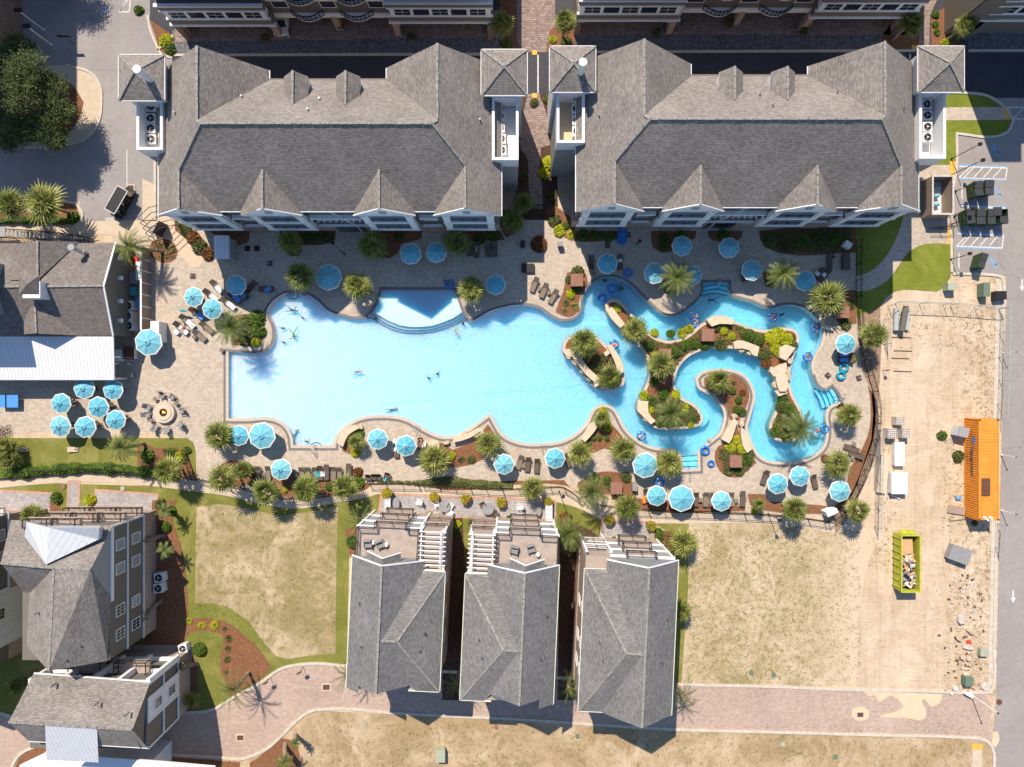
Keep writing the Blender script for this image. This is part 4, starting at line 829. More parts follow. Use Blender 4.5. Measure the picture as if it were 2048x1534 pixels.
# ---------------------------------------------------------------- the three houses below the pool
def townhouse(ox,oy,rot,mir,L,label,terrace=True,go=.6):
 Wd = 10.2
 T = Matrix.Translation((ox,oy,0)) @ Matrix.Rotation(R(rot),4,'Z') @ (Matrix.Translation((Wd,0,0)) @ Matrix.Diagonal((-1,1,1,1)) if mir else Matrix.Identity(4))
 root = thing('townhouse',label,'house'); y0 = -3.2 if terrace else -.15; y1 = -L; e = 10.3; zt = 8.9
 m = MB(T); m.box((Wd / 2,y1 / 2,1.55),(Wd - .3,L - .3,3.1)); m.build('ground_floor_wall',MT['brick'],root)
 m = MB(T); m.box((Wd / 2,y1 / 2,6.0),(Wd - .5,L - .5,5.8)); m.box((Wd / 2,(y0 - 1.2 + y1) / 2,9.6),(Wd - .5,L - abs(y0) - 1.5,1.4)); m.build('upper_wall',MT['tan_siding'],root); m = MB(T); m.box((3.7,-.2,6.0),(6.6,.12,5.4)); m.build('front_panel',MT['siding_grey'],root)
 m = MB(T)
 for z in (3.1,6.1,zt): m.box((3.6,-.12,z),(7.2,.3,.14))
 for u in (.2,7.1): m.box((u,-.14,4.5),(.24,.3,8.8))
 m.build('trim',MT['trim'],root)
 ym = (y0 + y1) / 2 - .8; um = 3.8
 Rn,Rs = (um,y0,13.2),(um,y1 + go,13.2); E1,E2 = (um + .3,ym,13.0),(um + 1.9,ym,12.9); NE,SE = (Wd,y0 - 1.2,e),(Wd,y1,e); VN = (um + 4.0,y0 - .1,e - .1); VN2 = (um + 4.0,y0 - 1.2,e - .1)
 rf = MB(T)
 rf.poly([(0,y0 + .2,e),(0,y1,e),(1.6,y1,e + 1.22),(1.6,y1 + go,e + 1.22),Rs,Rn]); rf.poly([Rn,E1,VN2,VN]); rf.poly([VN2,E1,E2,NE]); rf.poly([NE,E2,SE])
 rf.poly([E1,(7.6,y1,e),SE,E2]); rf.poly([(um,ym - 1,13.2),Rs,(6.9,y1 + go,10.85)]); rf.poly([(um,ym - 1,13.2),(6.9,y1 + go,10.85),(7.6,y1,e),E1]); rf.poly([Rn,(um,ym - 1,13.2),E1])
 if terrace:
  rf.poly([(1.7,-2.3,10.9),(um - .1,-2.6,12.5),(um,y0 - 1.0,12.5),(1.4,y0 - .8,10.9)]); rf.poly([(um - .1,-2.6,12.5),(5.4,-2.3,11.0),(5.4,y0 - .8,11.0),(um,y0 - 1.0,12.5)])
 else: rf.poly([(1.5,y0 - 1.2,11.62),(um,y0 - 2.4,13.32),(um,y0 - 6.5,13.18),(1.5,y0 - 6.5,11.4)]); rf.poly([(um,y0 - 2.4,13.32),(5.9,y0 - 1.6,11.8),(5.9,y0 - 6.5,11.52),(um,y0 - 6.5,13.18)])
 roof = rf.build('roof',MT['shingle_grey'],root)
 rc = MB(T); ridge_cap(rc,[Rn,Rs]); ridge_cap(rc,[E1,E2]); ridge_cap(rc,[E2,NE],.24); ridge_cap(rc,[E2,SE],.24); rc.build_each('ridge_cap',MT['ridge'],roof)
 g = MB(T)
 for a,b in (((0,y0 + .2,e),(0,y1,e)),(NE,SE),((Wd,y1,e),(6.8,y1,e)),(VN2,NE),((0,y1,e),(1.6,y1,e))): g.bar(Vector(a) - Vector((0,0,.08)),Vector(b) - Vector((0,0,.08)),.16,.16); g.mark()
 g.build_each('gutter',MT['cream_trim'],roof)
 g = MB(T); g.bar((0,y0 + .2,e),Rn,.14,.12); g.bar(Rn,VN,.14,.12)
 if terrace: g.bar((1.7,-2.3,10.9),(um - .1,-2.6,12.5),.12,.12); g.bar((um - .1,-2.6,12.5),(5.4,-2.3,11.0),.12,.12)
 g.build('rake_trim',MT['trim'],roof,uv=False)
 g = MB(T); g.poly([(.2,y1 + .05,9.4),(7.4,y1 + .05,9.4),(6.8,y1 + go + .12,10.75),(um,y1 + go + .12,13.1),(1.7,y1 + go + .12,11.4)]); g.mark(); g.poly([(.3,y0 - .05,9.5),(7.6,y0 - .05,9.5),(um,y0 - .05,13.1)]); g.build_each('gable',MT['siding_grey'],root)
 v = MB(T)
 for u,y,z in ((1.7,ym - 1.2,11.5),(1.2,ym + 3.3,11.1),(8.4,ym + .5,11.3),(8.0,ym - 1.4,11.4)): v.cyl((u,y,z - .3),.1,.75,8); v.mark()
 v.build_each('vent_pipe',MT['steel'],roof)
 for z0,f in ((3.15,1.0),(6.15,.95)) + (() if terrace else ((8.9,.6),)):
  b = MB(T); b.box((3.9,f / 2,z0 - .05),(3.2,f,.16)); o = b.build('balcony',MT['deckwood'],root); railing(o,[(2.3,.05),(2.3,f),(5.5,f),(5.5,.05)],z0 + .05,1.05,'bronze',T)
 for k in range(2):
  for z0 in (.3,3.4,6.4): window(root,2.6 + 1.5 * k,3.7 + 1.5 * k,z0,z0 + 2.0,.0,T,axis='y+',muntin=2)
 if terrace:
  m = MB(T); m.box((3.6,-1.9,zt + .04),(7.0,3.4,.1)); m.box((3.9,.25,zt + .03),(3.4,.9,.1)); m.build('roof_terrace',MT['deckwood'],root)
  railing(root,[(.2,-3.4),(.2,-.1),(2.2,-.1),(2.2,.6),(5.6,.6),(5.6,-.1),(7.0,-.1),(7.0,-4.2)],zt + .1,1.1,'bronze',T)
  # pergola over the side balcony,open below
  m = MB(T); m.box((8.6,-2.2,5.9),(3.0,4.6,.16)); m.build('side_balcony',MT['deckwood'],root)
  pg = MB(T)
  for k in range(9): pg.box((8.55,-.2 - .52 * k,9.75),(3.1,.09,.18))
  for u in (7.35,9.7): pg.box((u,-2.2,9.58),(.1,4.7,.18))
  for u in (9.5,9.62): pg.box((u,-2.2,9.94),(.05,4.5,.1))
  for u,y in ((7.3,-.15),(9.9,-.15),(9.9,-4.2),(7.3,-4.2)): pg.box((u,y,7.7),(.22,.22,3.7))
  pg.build('pergola',MT['trim'],root)
  railing(root,[(7.3,-.02),(9.9,-.02),(9.9,-4.2)],6.0,1.05,'bronze',T); railing(root,[(7.3,.1),(9.9,.1)],3.15,1.05,'bronze',T)
 else:
  railing(root,[(7.2,.35),(9.8,.35)],6.2,1.05,'bronze',T); railing(root,[(7.2,.4),(9.8,.4)],3.2,1.05,'bronze',T)
  b = MB(T)
  for z in (3.1,6.1): b.box((8.5,.2,z),(2.8,.5,.2))
  for u in (7.15,9.9): b.box((u,.3,4.6),(.24,.24,9.0))
  b.build('balcony',MT['trim'],root)
 for k in range(3):
  for z0 in (4.1,7.1): window(root,1.6 + 2.9 * k,2.9 + 2.9 * k,z0,z0 + 1.4,y1 + .2,T,muntin=3)
 for z0 in (4.1,7.1):
  for yy in (-6.5,-10.5,-13.5): window(root,yy - .5,yy + .5,z0,z0 + 1.3,Wd - .24,T,axis='x',muntin=2)
 m = MB(T); m.box((3.6,y1 + .1,1.2),(4.8,.1,2.3)); m.build('garage_door',MT['trim'],root)
 return root
townhouse(-17.3,-15.75,-2.7,False,17.5,'left of the three detached grey-roofed houses, with a pergola on its right',True,.8)
townhouse(-4.9,-16.4,-2.5,True,18.2,'middle of the three detached grey-roofed houses, with a pergola on its left',True,1.0)
townhouse(8.0,-18.9,-2.6,True,16.9,'right of the three detached grey-roofed houses, without a pergola',False,-.1)

# ---------------------------------------------------------------- townhouses at the lower left
def faces(parent,name,mat,polys,**kw):
 m = MB()
 for f in polys: m.poly([P(*v) for v in f])
 return m.build(name,MT[mat],parent,**kw)
r = thing('townhouse','tall townhouse with a pale metal roof dormer at the lower left','house')
Wr,Mr,Er = (1.5,1126,13),(108,1136,13),(181.5,1138.5,13); NE_,SE_ = (225,1052,9.7),(220.6,1193,9.7); NW_ = (22,1040,9.7); SWv = (59,1186,9.7); SWw = (47,1184,9.7); S1,Sp,S2 = (52.5,1292,9.7),(97.5,1342,13),(216,1322,9.7)
rf = faces(r,'roof','shingle',[[Wr,NW_,NE_,Er,Mr],[Wr,Mr,SWv,SWw],[Mr,Er,SE_,S2,Sp],[Mr,Sp,S1,SWv]])
rc = MB(); ridge_cap(rc,[P(*Wr),P(*Mr),P(*Er)]); ridge_cap(rc,[P(*Mr),P(*Sp)]); rc.build_each('ridge_cap',MT['ridge'],rf)
faces(r,'metal_dormer','metal_grey',[[(53,1044,12.6),(98.6,1055.5,12.9),(92,1129,13.05),(49,1073,11.6)],[(98.6,1055.5,12.9),(198,1056,12.3),(197,1079,11.5),(92,1129,13.05)],[(198,1056,12.3),(197,1079,11.5),(204,1077,10.6),(206,1052,10.4)],[(53,1044,12.6),(98.6,1055.5,12.9),(95,1051,10.2),(51,1042,10.2)],[(98.6,1055.5,12.9),(198,1056,12.3),(200,1052,10.2),(95,1051,10.2)]])
xe_ = P(225,1052,9.7).x - .35; X0 = -54.0
m = MB(); m.box(((X0 + xe_) / 2,-23.2,1.5),(xe_ - X0 - .1,14.8,3.0)); m.build('ground_floor_wall',MT['brick'],r)
m = MB(); m.box(((X0 + xe_) / 2,-23.2,6.3),(xe_ - X0,14.6,6.7)); m.build('upper_wall',MT['siding'],r)
m = MB(); e1 = xe_ + .03; m.poly([(e1,-16.0,9.6),(e1,-24.2,9.6),P(*Er) + Vector((0,0,-.1))]); m.build('gable',MT['siding_grey'],r)
m = MB()
for z in (3.05,6.35): m.box((xe_ + .05,-23.2,z),(.12,14.8,.2))
m.box((xe_ + .08,-19.9,9.35),(.16,8.4,.5)); m.box((xe_ + .05,-15.85,6.3),(.2,.2,6.7))
for z in (3.05,6.35): m.box(((X0 + xe_) / 2,-15.8,z),(xe_ - X0,.2,.22))
m.build('trim',MT['trim'],r)
for (z0,z1) in ((3.9,5.4),(7.0,8.5)):
 for k,yy in enumerate((-18.2,-20.9,-25.6,-28.3)): window(r,yy - .55,yy + .55,z0,z1,xe_ + .02,None,axis='x',louver=(k != 3 and not (k == 2 and z0 > 5)),muntin=1 if k < 2 else 3)
for k in range(3):
 for z in (3.2,6.5,9.6)[:3 if k < 2 else 2]:
  x0 = X0 + .7 + k * 3.1; b = MB(); b.box((x0 + 1.3,-15.3,z - .06),(2.8,1.1,.18)); o = b.build('balcony',MT['deckwood'],r); railing(o,[(x0,-15.75),(x0,-14.85),(x0 + 2.6,-14.85),(x0 + 2.6,-15.75)],z + .04,1.0)
v = MB()
for a,b,z in ((177,1164,11.6),(168,1287,11.2),(141,1315,11.6),(80,1224,11.2)): v.cyl(P(a,b,z),.1,.75,8); v.mark()
v.build_each('vent_pipe',MT['steel'],rf)
m = MB(); m.box((-66,-24.5,1.5),(10.8,17.4,3)); m2 = MB(); m2.box((-66,-24.5,6.4),(10.7,17.3,6.8)); r0 = thing('townhouse','townhouse cut off by the left edge, its siding wall in view','house'); m.build('ground_floor_wall',MT['brick'],r0); m2.build('upper_wall',MT['siding'],r0)
m = MB(); m.box((-60.62,-28.0,4.9),(.1,6.6,9.4)); m.build('panel_wall',MT['panel_white'],r0)
m = MB(); a,b,c,d = (-71.6,-15.6,9.8),(-60.2,-15.6,9.8),(-60.2,-33.4,9.8),(-71.6,-33.4,9.8); m.poly([b,a,(-66,-15.6,13),]); m.poly([a,d,(-66,-33.4,13),(-66,-15.6,13)]); m.poly([b,(-66,-15.6,13),(-66,-33.4,13),c]); m.build('roof',MT['shingle'],r0)
for k,yy in enumerate((-18.0,-20.6,-27.3)): window(r0,yy - .6,yy + .6,3.8,5.3,-60.56,None,axis='x',louver=k < 2,muntin=3)
m = MB(); m.box((-60.55,-24.6,6.3),(.14,.25,6.6)); m.box((-60.56,-20,3.1),(.16,9,.2)); m.build('trim',MT['trim'],r0)
for k in range(2): o = MB(); o.box((-62.4,-15.4,3.2 + 3.2 * k),(3,1,.18)); o = o.build('balcony',MT['trim'],r0); railing(o,[(-63.9,-15.8),(-63.9,-14.9),(-60.9,-14.9),(-60.9,-15.8)],3.3 + 3.2 * k,1.0)
r = thing('townhouse','grey-roofed townhouse with a pale metal porch roof, bottom left corner','house')
NW,NE,RE,SE,SW,RW = (67,1347.5,9.8),(300,1365,9.8),(265,1459,13),(295,1496,11.0),(57,1482,11.0),(17,1444,13)
rf = faces(r,'roof','shingle',[[NW,NE,RE,RW],[RE,SE,SW,RW]])
rc = MB(); ridge_cap(rc,[P(*RW),P(*RE)]); rc.build_each('ridge_cap',MT['ridge'],rf)
g = MB()
for a,b in ((NW,NE),(SW,SE)): g.bar(P(*a) - Vector((0,0,.1)),P(*b) - Vector((0,0,.1)),.18,.18); g.mark()
g.build_each('gutter',MT['trim'],rf)
faces(r,'metal_porch_roof','metal_roof',[[(90,1451,12.9),(194,1456,12.9),(197,1525,10.0),(93,1520,10.0)],[(194,1456,12.9),(197,1525,10.0),(196,1500,9.0),(194,1450,10)]])
x1,x0,ya,yb = -40.2,-53.2,-33.2,-40.3
m = MB(); m.box(((x0 + x1) / 2,(ya + yb) / 2,1.5),(x1 - x0,ya - yb,3)); m.build('ground_floor_wall',MT['brick'],r)
m = MB(); m.box(((x0 + x1) / 2,(ya + yb) / 2,6.35),(x1 - x0 - .2,ya - yb - .2,6.7)); m.poly([(x1 - .05,ya + .3,9.6),(x1 - .05,yb,10.6),P(*RE) - Vector((0,0,.1))]); m.build('upper_wall',MT['siding'],r)
m = MB(); m.box((x1 - .02,-36.1,6.35),(.2,2.6,6.6)); m.build('panel_wall',MT['panel_white'],r)
m = MB()
for yy in (-37.42,-34.78,-33.25,-40.3): m.box((x1 + .04,yy,6.3),(.14,.16,6.8))
m.box((x1 + .04,-36.7,3.1),(.16,7.2,.2)); m.box((x1 + .05,-36.7,6.4),(.15,7.2,.16))
for z in (3.1,6.4,9.3): m.box(((x0 + x1) / 2,ya + .1,z),(x1 - x0,.4,.3))
for k in range(5): m.box((x0 + (x1 - x0) * k / 4.0,ya + .25,6.3),(.4,.7,6.6))
m.build('trim',MT['trim'],r)
window(r,-36.6,-35.6,4.0,5.4,x1 + .1,None,axis='x',muntin=3); window(r,-36.6,-35.6,7.0,8.3,x1 + .1,None,axis='x',muntin=3)
for k in range(2):
 b = MB(); b.box((-43.4 - 5.2 * k,ya + .7,6.5),(3.6,1.5,.2)); o = b.build('balcony',MT['deckwood'],r); railing(o,[(-45.2 - 5.2 * k,ya + .1),(-45.2 - 5.2 * k,ya + 1.45),(-41.6 - 5.2 * k,ya + 1.45),(-41.6 - 5.2 * k,ya + .1)],6.6,1.0)
v = MB()
for a,b,z in ((112,1367,10.6),(198,1404,11.8),(258,1425,12.3)): v.cyl(P(a,b,z),.1,.75,8); v.mark()
v.build_each('vent_pipe',MT['steel'],rf)
px_poly('courtyard','225,1290 385,1290 385,1325 225,1325',6,'brickroad')
r = thing('flat_roof_house','white-trimmed flat roof cut off by the bottom left edge','house')
m = MB(); m.prism([P2(a,b,6) for a,b in ((45,1540),(92,1522),(205,1530),(290,1537),(290,1680),(30,1680))],0,5.8); m.build('wall',MT['panel_white'],r)
m = MB(); m.prism([P2(a,b,6) for a,b in ((40,1530),(90,1506),(205,1514),(330,1524),(430,1533),(430,1690),(25,1690))],5.8,6.05); m.build('flat_roof',MT['trim'],r)

# ---------------------------------------------------------------- the poolside bar
r = thing('pool_bar','single storey bar with brown shingle roof at the left edge','bar building')
m = MB(); m.box((-66,11.2,2.05),(37.5,10.9,4.1)); m.build('wall',MT['siding'],r)
rz = 6.6
rf = faces(r,'roof','shingle_bar',[[(-200,574,rz),(207.5,571.5,rz),(231.5,485.5,4.1),(-200,490,4.1)],[(-200,574,rz),(-200,674,4.1),(226.5,671.5,4.1),(207.5,571.5,rz)],
 [(75,481,6.5),(75.5,560,6.5),(156,486,4.2),(156,484,4.2)],[(75,481,6.5),(0,496,4.4),(-5,520,4.4),(20,560,6.4),(75.5,560,6.5)],
 [(70,606,6.0),(72.5,667,6.0),(39,669,4.4),(42,640,4.6)],[(70,606,6.0),(72.5,667,6.0),(156,671,4.1),(110,628,5.0)]])
rc = MB(); ridge_cap(rc,[P(-100,574,rz),P(207.5,571.5,rz)]); ridge_cap(rc,[P(75,481,6.5),P(75.5,560,6.5)]); ridge_cap(rc,[P(70,606,6),P(72.5,667,6)]); rc.build_each('ridge_cap',MT['ridge'],rf)
m = MB(); m.poly([P(231.5,485.5,4.1),P(207.5,571.5,rz - .05),P(226.5,671.5,4.1)]); m.build('gable',MT['siding'],r)
g = MB()
for a,b in (((231.5,485.5,4.1),(207.5,571.5,rz)),((207.5,571.5,rz),(226.5,671.5,4.1))): g.bar(P(*a),P(*b),.18,.14)
g.build('rake_trim',MT['trim'],rf,uv=False)
m = MB(); c = P(62,572,7.6); m.box((c.x,c.y - .4,6.6),(2.0,1.9,1.9)); cu = m.build('cupola',MT['trim'],r)
m = MB(); a,b,c_,d = P(38,590,7.5),P(80,590,7.5),P(80,550,7.5),P(38,552,7.5); ap = (a + c_) / 2 + Vector((0.5,0,1.0))
for u,v_ in ((a,b),(b,c_),(c_,d),(d,a)): m.poly([u,v_,ap])
m.build('cupola_roof',MT['shingle_bar'],cu)
m = MB(); p = P(168,505,5.2); m.cyl((p.x,p.y,4.9),.26,.7,14); m.tube([(p.x,p.y,5.4),(p.x - .4,p.y + .25,6.2),(p.x - .45,p.y + .28,6.6)],.26,12); m.cyl((p.x - .45,p.y + .28,6.55),.38,.3,16); m.build('exhaust_flue',MT['zinc'],r)
m = MB(); m.box((-70.3,11.0,8.2),(22.0,5.8,6.4)); m.build('upper_storey',MT['siding_grey'],r)
faces(r,'metal_roof','metal_roof',[[(-200,673,4.05),(226.5,673,4.05),(228.5,759,3.1),(-200,759,3.1)]])
m = MB(); a,b = P(-200,759,3.0),P(228.5,759,3.0); m.bar(a,b,.12,.16); m.bar(P(226.5,673,4.0),b,.12,.16)
for x in (225,160,90,20): p = P(x,757,3.0); m.box((p.x,p.y,1.5),(.2,.2,3.0))
m.build('porch_post',MT['trim'],r)
m = MB()
for k,y in enumerate((516,556,602,641)): p = P(234,y,3.2); m.box((-47.1,p.y,3.2),(.5,.45,.5))
m.build('wall_lantern',MT['whitepaint'],r)
# ================================================================ PARASOLS AND FURNITURE
def make_umbrella(rad,nm='parasol'):
 r = thing(nm,nm,'parasol'); ze,zc = 2.08,2.62
 pt = [(rad * cos(pi / 8 + k * pi / 4),rad * sin(pi / 8 + k * pi / 4)) for k in range(8)]
 m = MB()
 for k in range(8):
  a,b = pt[k],pt[(k + 1) % 8]; mid = ((a[0] + b[0]) / 2 * .985,(a[1] + b[1]) / 2 * .985,ze + .0)
  c1 = (a[0] * .5,a[1] * .5,(ze + zc) / 2 + .045); c2 = (b[0] * .5,b[1] * .5,(ze + zc) / 2 + .045); cm = (mid[0] * .5,mid[1] * .5,(ze + zc) / 2 + .0)
  top = (0,0,zc); A = (a[0],a[1],ze); B = (b[0],b[1],ze)
  m.poly([A,mid,cm,c1]); m.poly([mid,B,c2,cm]); m.poly([c1,cm,top]); m.poly([cm,c2,top])
 cn = m.build('canopy',MT['umb'],r,uv=False); t = MB()
 for k in range(8):
  a,b = pt[k],pt[(k + 1) % 8]; f,g = 1.035,.955
  t.poly([(a[0] * g,a[1] * g,ze + .045),(a[0] * f,a[1] * f,ze + .005),(b[0] * f,b[1] * f,ze + .005),(b[0] * g,b[1] * g,ze + .045)])
  t.poly([(a[0] * f,a[1] * f,ze + .005),(a[0] * f,a[1] * f,ze - .13),(b[0] * f,b[1] * f,ze - .13),(b[0] * f,b[1] * f,ze + .005)])
 t.build('trim',MT['umb_trim'],cn,uv=False)
 s = MB()
 for k in range(8):
  a = pt[k]; s.bar((0,0,zc + .005),(a[0] * .5,a[1] * .5,(ze + zc) / 2 + .055),.022,.012); s.bar((a[0] * .5,a[1] * .5,(ze + zc) / 2 + .055),(a[0] * .96,a[1] * .96,ze + .03),.022,.012)
 s.build('seam',MT['umb_seam'],cn,uv=False)
 v = MB(); vr = rad * .27
 for k in range(8): v.poly([(vr * cos(pi / 8 + k * pi / 4),vr * sin(pi / 8 + k * pi / 4),zc - .04),(vr * cos(pi / 8 + (k + 1) * pi / 4),vr * sin(pi / 8 + (k + 1) * pi / 4),zc - .04),(0,0,zc + .12)])
 v.build('vent',MT['umb'],cn,uv=False); v = MB(); v.cyl((0,0,zc + .1),.05,.13,8); v.build('finial',MT['black'],r,uv=False)
 v = MB(); v.cyl((0,0,0),.024,2.6,8); v.build('pole',MT['frame'],r,uv=False)
 v = MB(); v.cyl((0,0,.03),.3,.09,16); v.build('base',MT['black'],r,uv=False)
 return r
MT['umb_seam'] = plain('aqua_seam',(0.06,0.30,0.42),0.9,0.05)
UM,UL = make_umbrella(1.27),make_umbrella(1.60,'large_parasol')
GU = 'aqua parasols with cream edges around the pool'
for x,y,big,rz,lab in [
 (472,569,0,.1,'aqua parasol in shade by the loungers above the round planter'),(387.5,594,0,.45,'aqua parasol in sun, upper left of the pair over towelled loungers'),(424.5,618,0,.2,'aqua parasol in sun, lower right of the pair over towelled loungers'),
 (295.5,684,1,.15,'big aqua parasol at the corner of the bar fence'),(657.5,555,1,.3,'big aqua parasol in shade between two palms above the pool'),(820.5,508,0,.15,'left aqua parasol of the shaded pair below the left condo'),
 (873,504.5,0,.4,'right aqua parasol of the shaded pair below the left condo'),(992.5,569,0,.35,'aqua parasol in shade beside the palm right of the wading shelf'),(1215,526,0,.5,'aqua parasol in shade above the top bend of the lazy river'),
 (1309,545,0,.2,'aqua parasol partly under the left fronds of the tall date palm'),(1384,549,0,.55,'aqua parasol partly under the right fronds of the tall date palm'),(1364,491,0,.3,'aqua parasol near the right condo wall, left of two in the shade'),
 (1460,494,0,.1,'aqua parasol near the right condo wall, right of two in the shade'),(1503,540,0,.6,'aqua parasol in shade right of the river entry steps'),(1613,562,0,.35,'aqua parasol in shade beside two white chairs and a date palm'),
 (1692,686.5,0,.4,'aqua parasol on the sunny right deck above two stacked tubes'),(167,778,0,.4,'aqua parasol half shaded below the metal roof, left one'),(225,781,0,.3,'aqua parasol half shaded below the metal roof, right one'),
 (120,806,0,.2,'upper left aqua parasol of the cluster on the bar patio'),(196,813,0,.5,'middle aqua parasol of the cluster on the bar patio'),(120.5,851,0,.4,'lower left aqua parasol of the cluster by the lawn'),
 (169,855,0,.25,'lowest aqua parasol of the cluster, shading the lawn edge'),(229.5,840.5,0,.55,'right-hand aqua parasol of the cluster, above a feathery palm'),(477.5,871,0,.3,'aqua parasol beneath palm fronds at the lower left pool corner'),
 (524.5,871,1,.2,'big aqua parasol beside the pool bay with the corner steps'),(754,879,0,.5,'left aqua parasol of two on the lower deck by the curved bench'),(811.5,890.5,0,.3,'right aqua parasol of two on the lower deck, by white towels'),
 (563,940,0,.2,'aqua parasol amid the row of loungers along the lower bed'),(1008,928,0,.45,'aqua parasol left of three empty loungers on the lower deck'),(1109,917,0,.3,'aqua parasol beside the pool ladder on the lower deck'),
 (1289.5,930,1,.25,'big aqua parasol between two fan palms beside the lower river steps'),(1313,993,0,.5,'aqua parasol next to the orange towel, left of the largest one'),(1363,998,1,.35,'big aqua parasol overhanging the lower fence, middle of three'),
 (1444,1004,0,.4,'aqua parasol on the lower fence between lounger groups'),(1556,969,0,.2,'aqua parasol in the lower right deck, left of the trio'),(1601,954,0,.55,'aqua parasol in the lower right deck, top of the trio'),(1680.5,982,0,.35,'aqua parasol in the lower right corner of the deck by the fence')]:
 p = P(x,y,2.25); o = place(UL if big else UM,USED,(p.x,p.y,.02),rz,lab,GU,1.0 + .03 * sin(x * 7)); o.rotation_euler = (R(2.2 * sin(x)),R(2.2 * cos(y)),rz)

def make_lounger(sl,name='sun_lounger',flat=False):
 r = thing(name,name,'sun lounger')       # length along +y,head at +y
 f = MB()
 for s in (-1,1): f.box((s * .31,-.1,.33),(.045,1.75,.05)); f.tube([(s * .33,-.15,.36),(s * .35,-.05,.56),(s * .35,.4,.57),(s * .33,.52,.38)],.02,5)
 for y in (-.95,.3,.76): f.box((0,y,.33),(.62,.045,.045))
 f.build('frame',MT['frame'],r,uv=False)
 for sx in (-1,1):
  for y in (-.72,.55):
   l = MB(); l.tube([(sx * .31,y,.32),(sx * .33,y + (.06 if y > 0 else -.06),0)],.022,5); l.build('leg',MT['frame'],r,uv=False)
 m = MB(); m.box((0,-.33,.365),(.57,1.22,.025)); m.build('seat',MT[sl],r,uv=False)
 b = MB(); th = R(6 if flat else 34); q = Matrix.Rotation(th,4,'X'); c = Vector((0,.28,.37)) + q @ Vector((0,.36,0)); b.box(c,(.57,.72,.025),M=q)
 bk = b.build('backrest',MT[sl],r,uv=False); s = MB()
 for k in (-1,1): s.box(Vector((0,.28,.37)) + q @ Vector((k * .3,.36,0)),(.035,.76,.045),M=q)
 for yy in (.73,.5,.27): s.box(Vector((0,.28,.37)) + q @ Vector((0,yy,.016)),(.6,.03,.03),M=q)
 s.build('back_frame',MT['frame'],bk,uv=False); return r
LT,LD,LF = make_lounger('sling'),make_lounger('sling_dark','brown_lounger'),make_lounger('sling_dark','flat_lounger',True)
GL = 'sun loungers around the pool'
def lounger(x,y,deg,pr,lab):       # deg: direction of the head,clockwise from the top of the photo
 p = P(x,y,.3); return place(pr,USED,(p.x,p.y,.03),-R(deg),lab,GL)
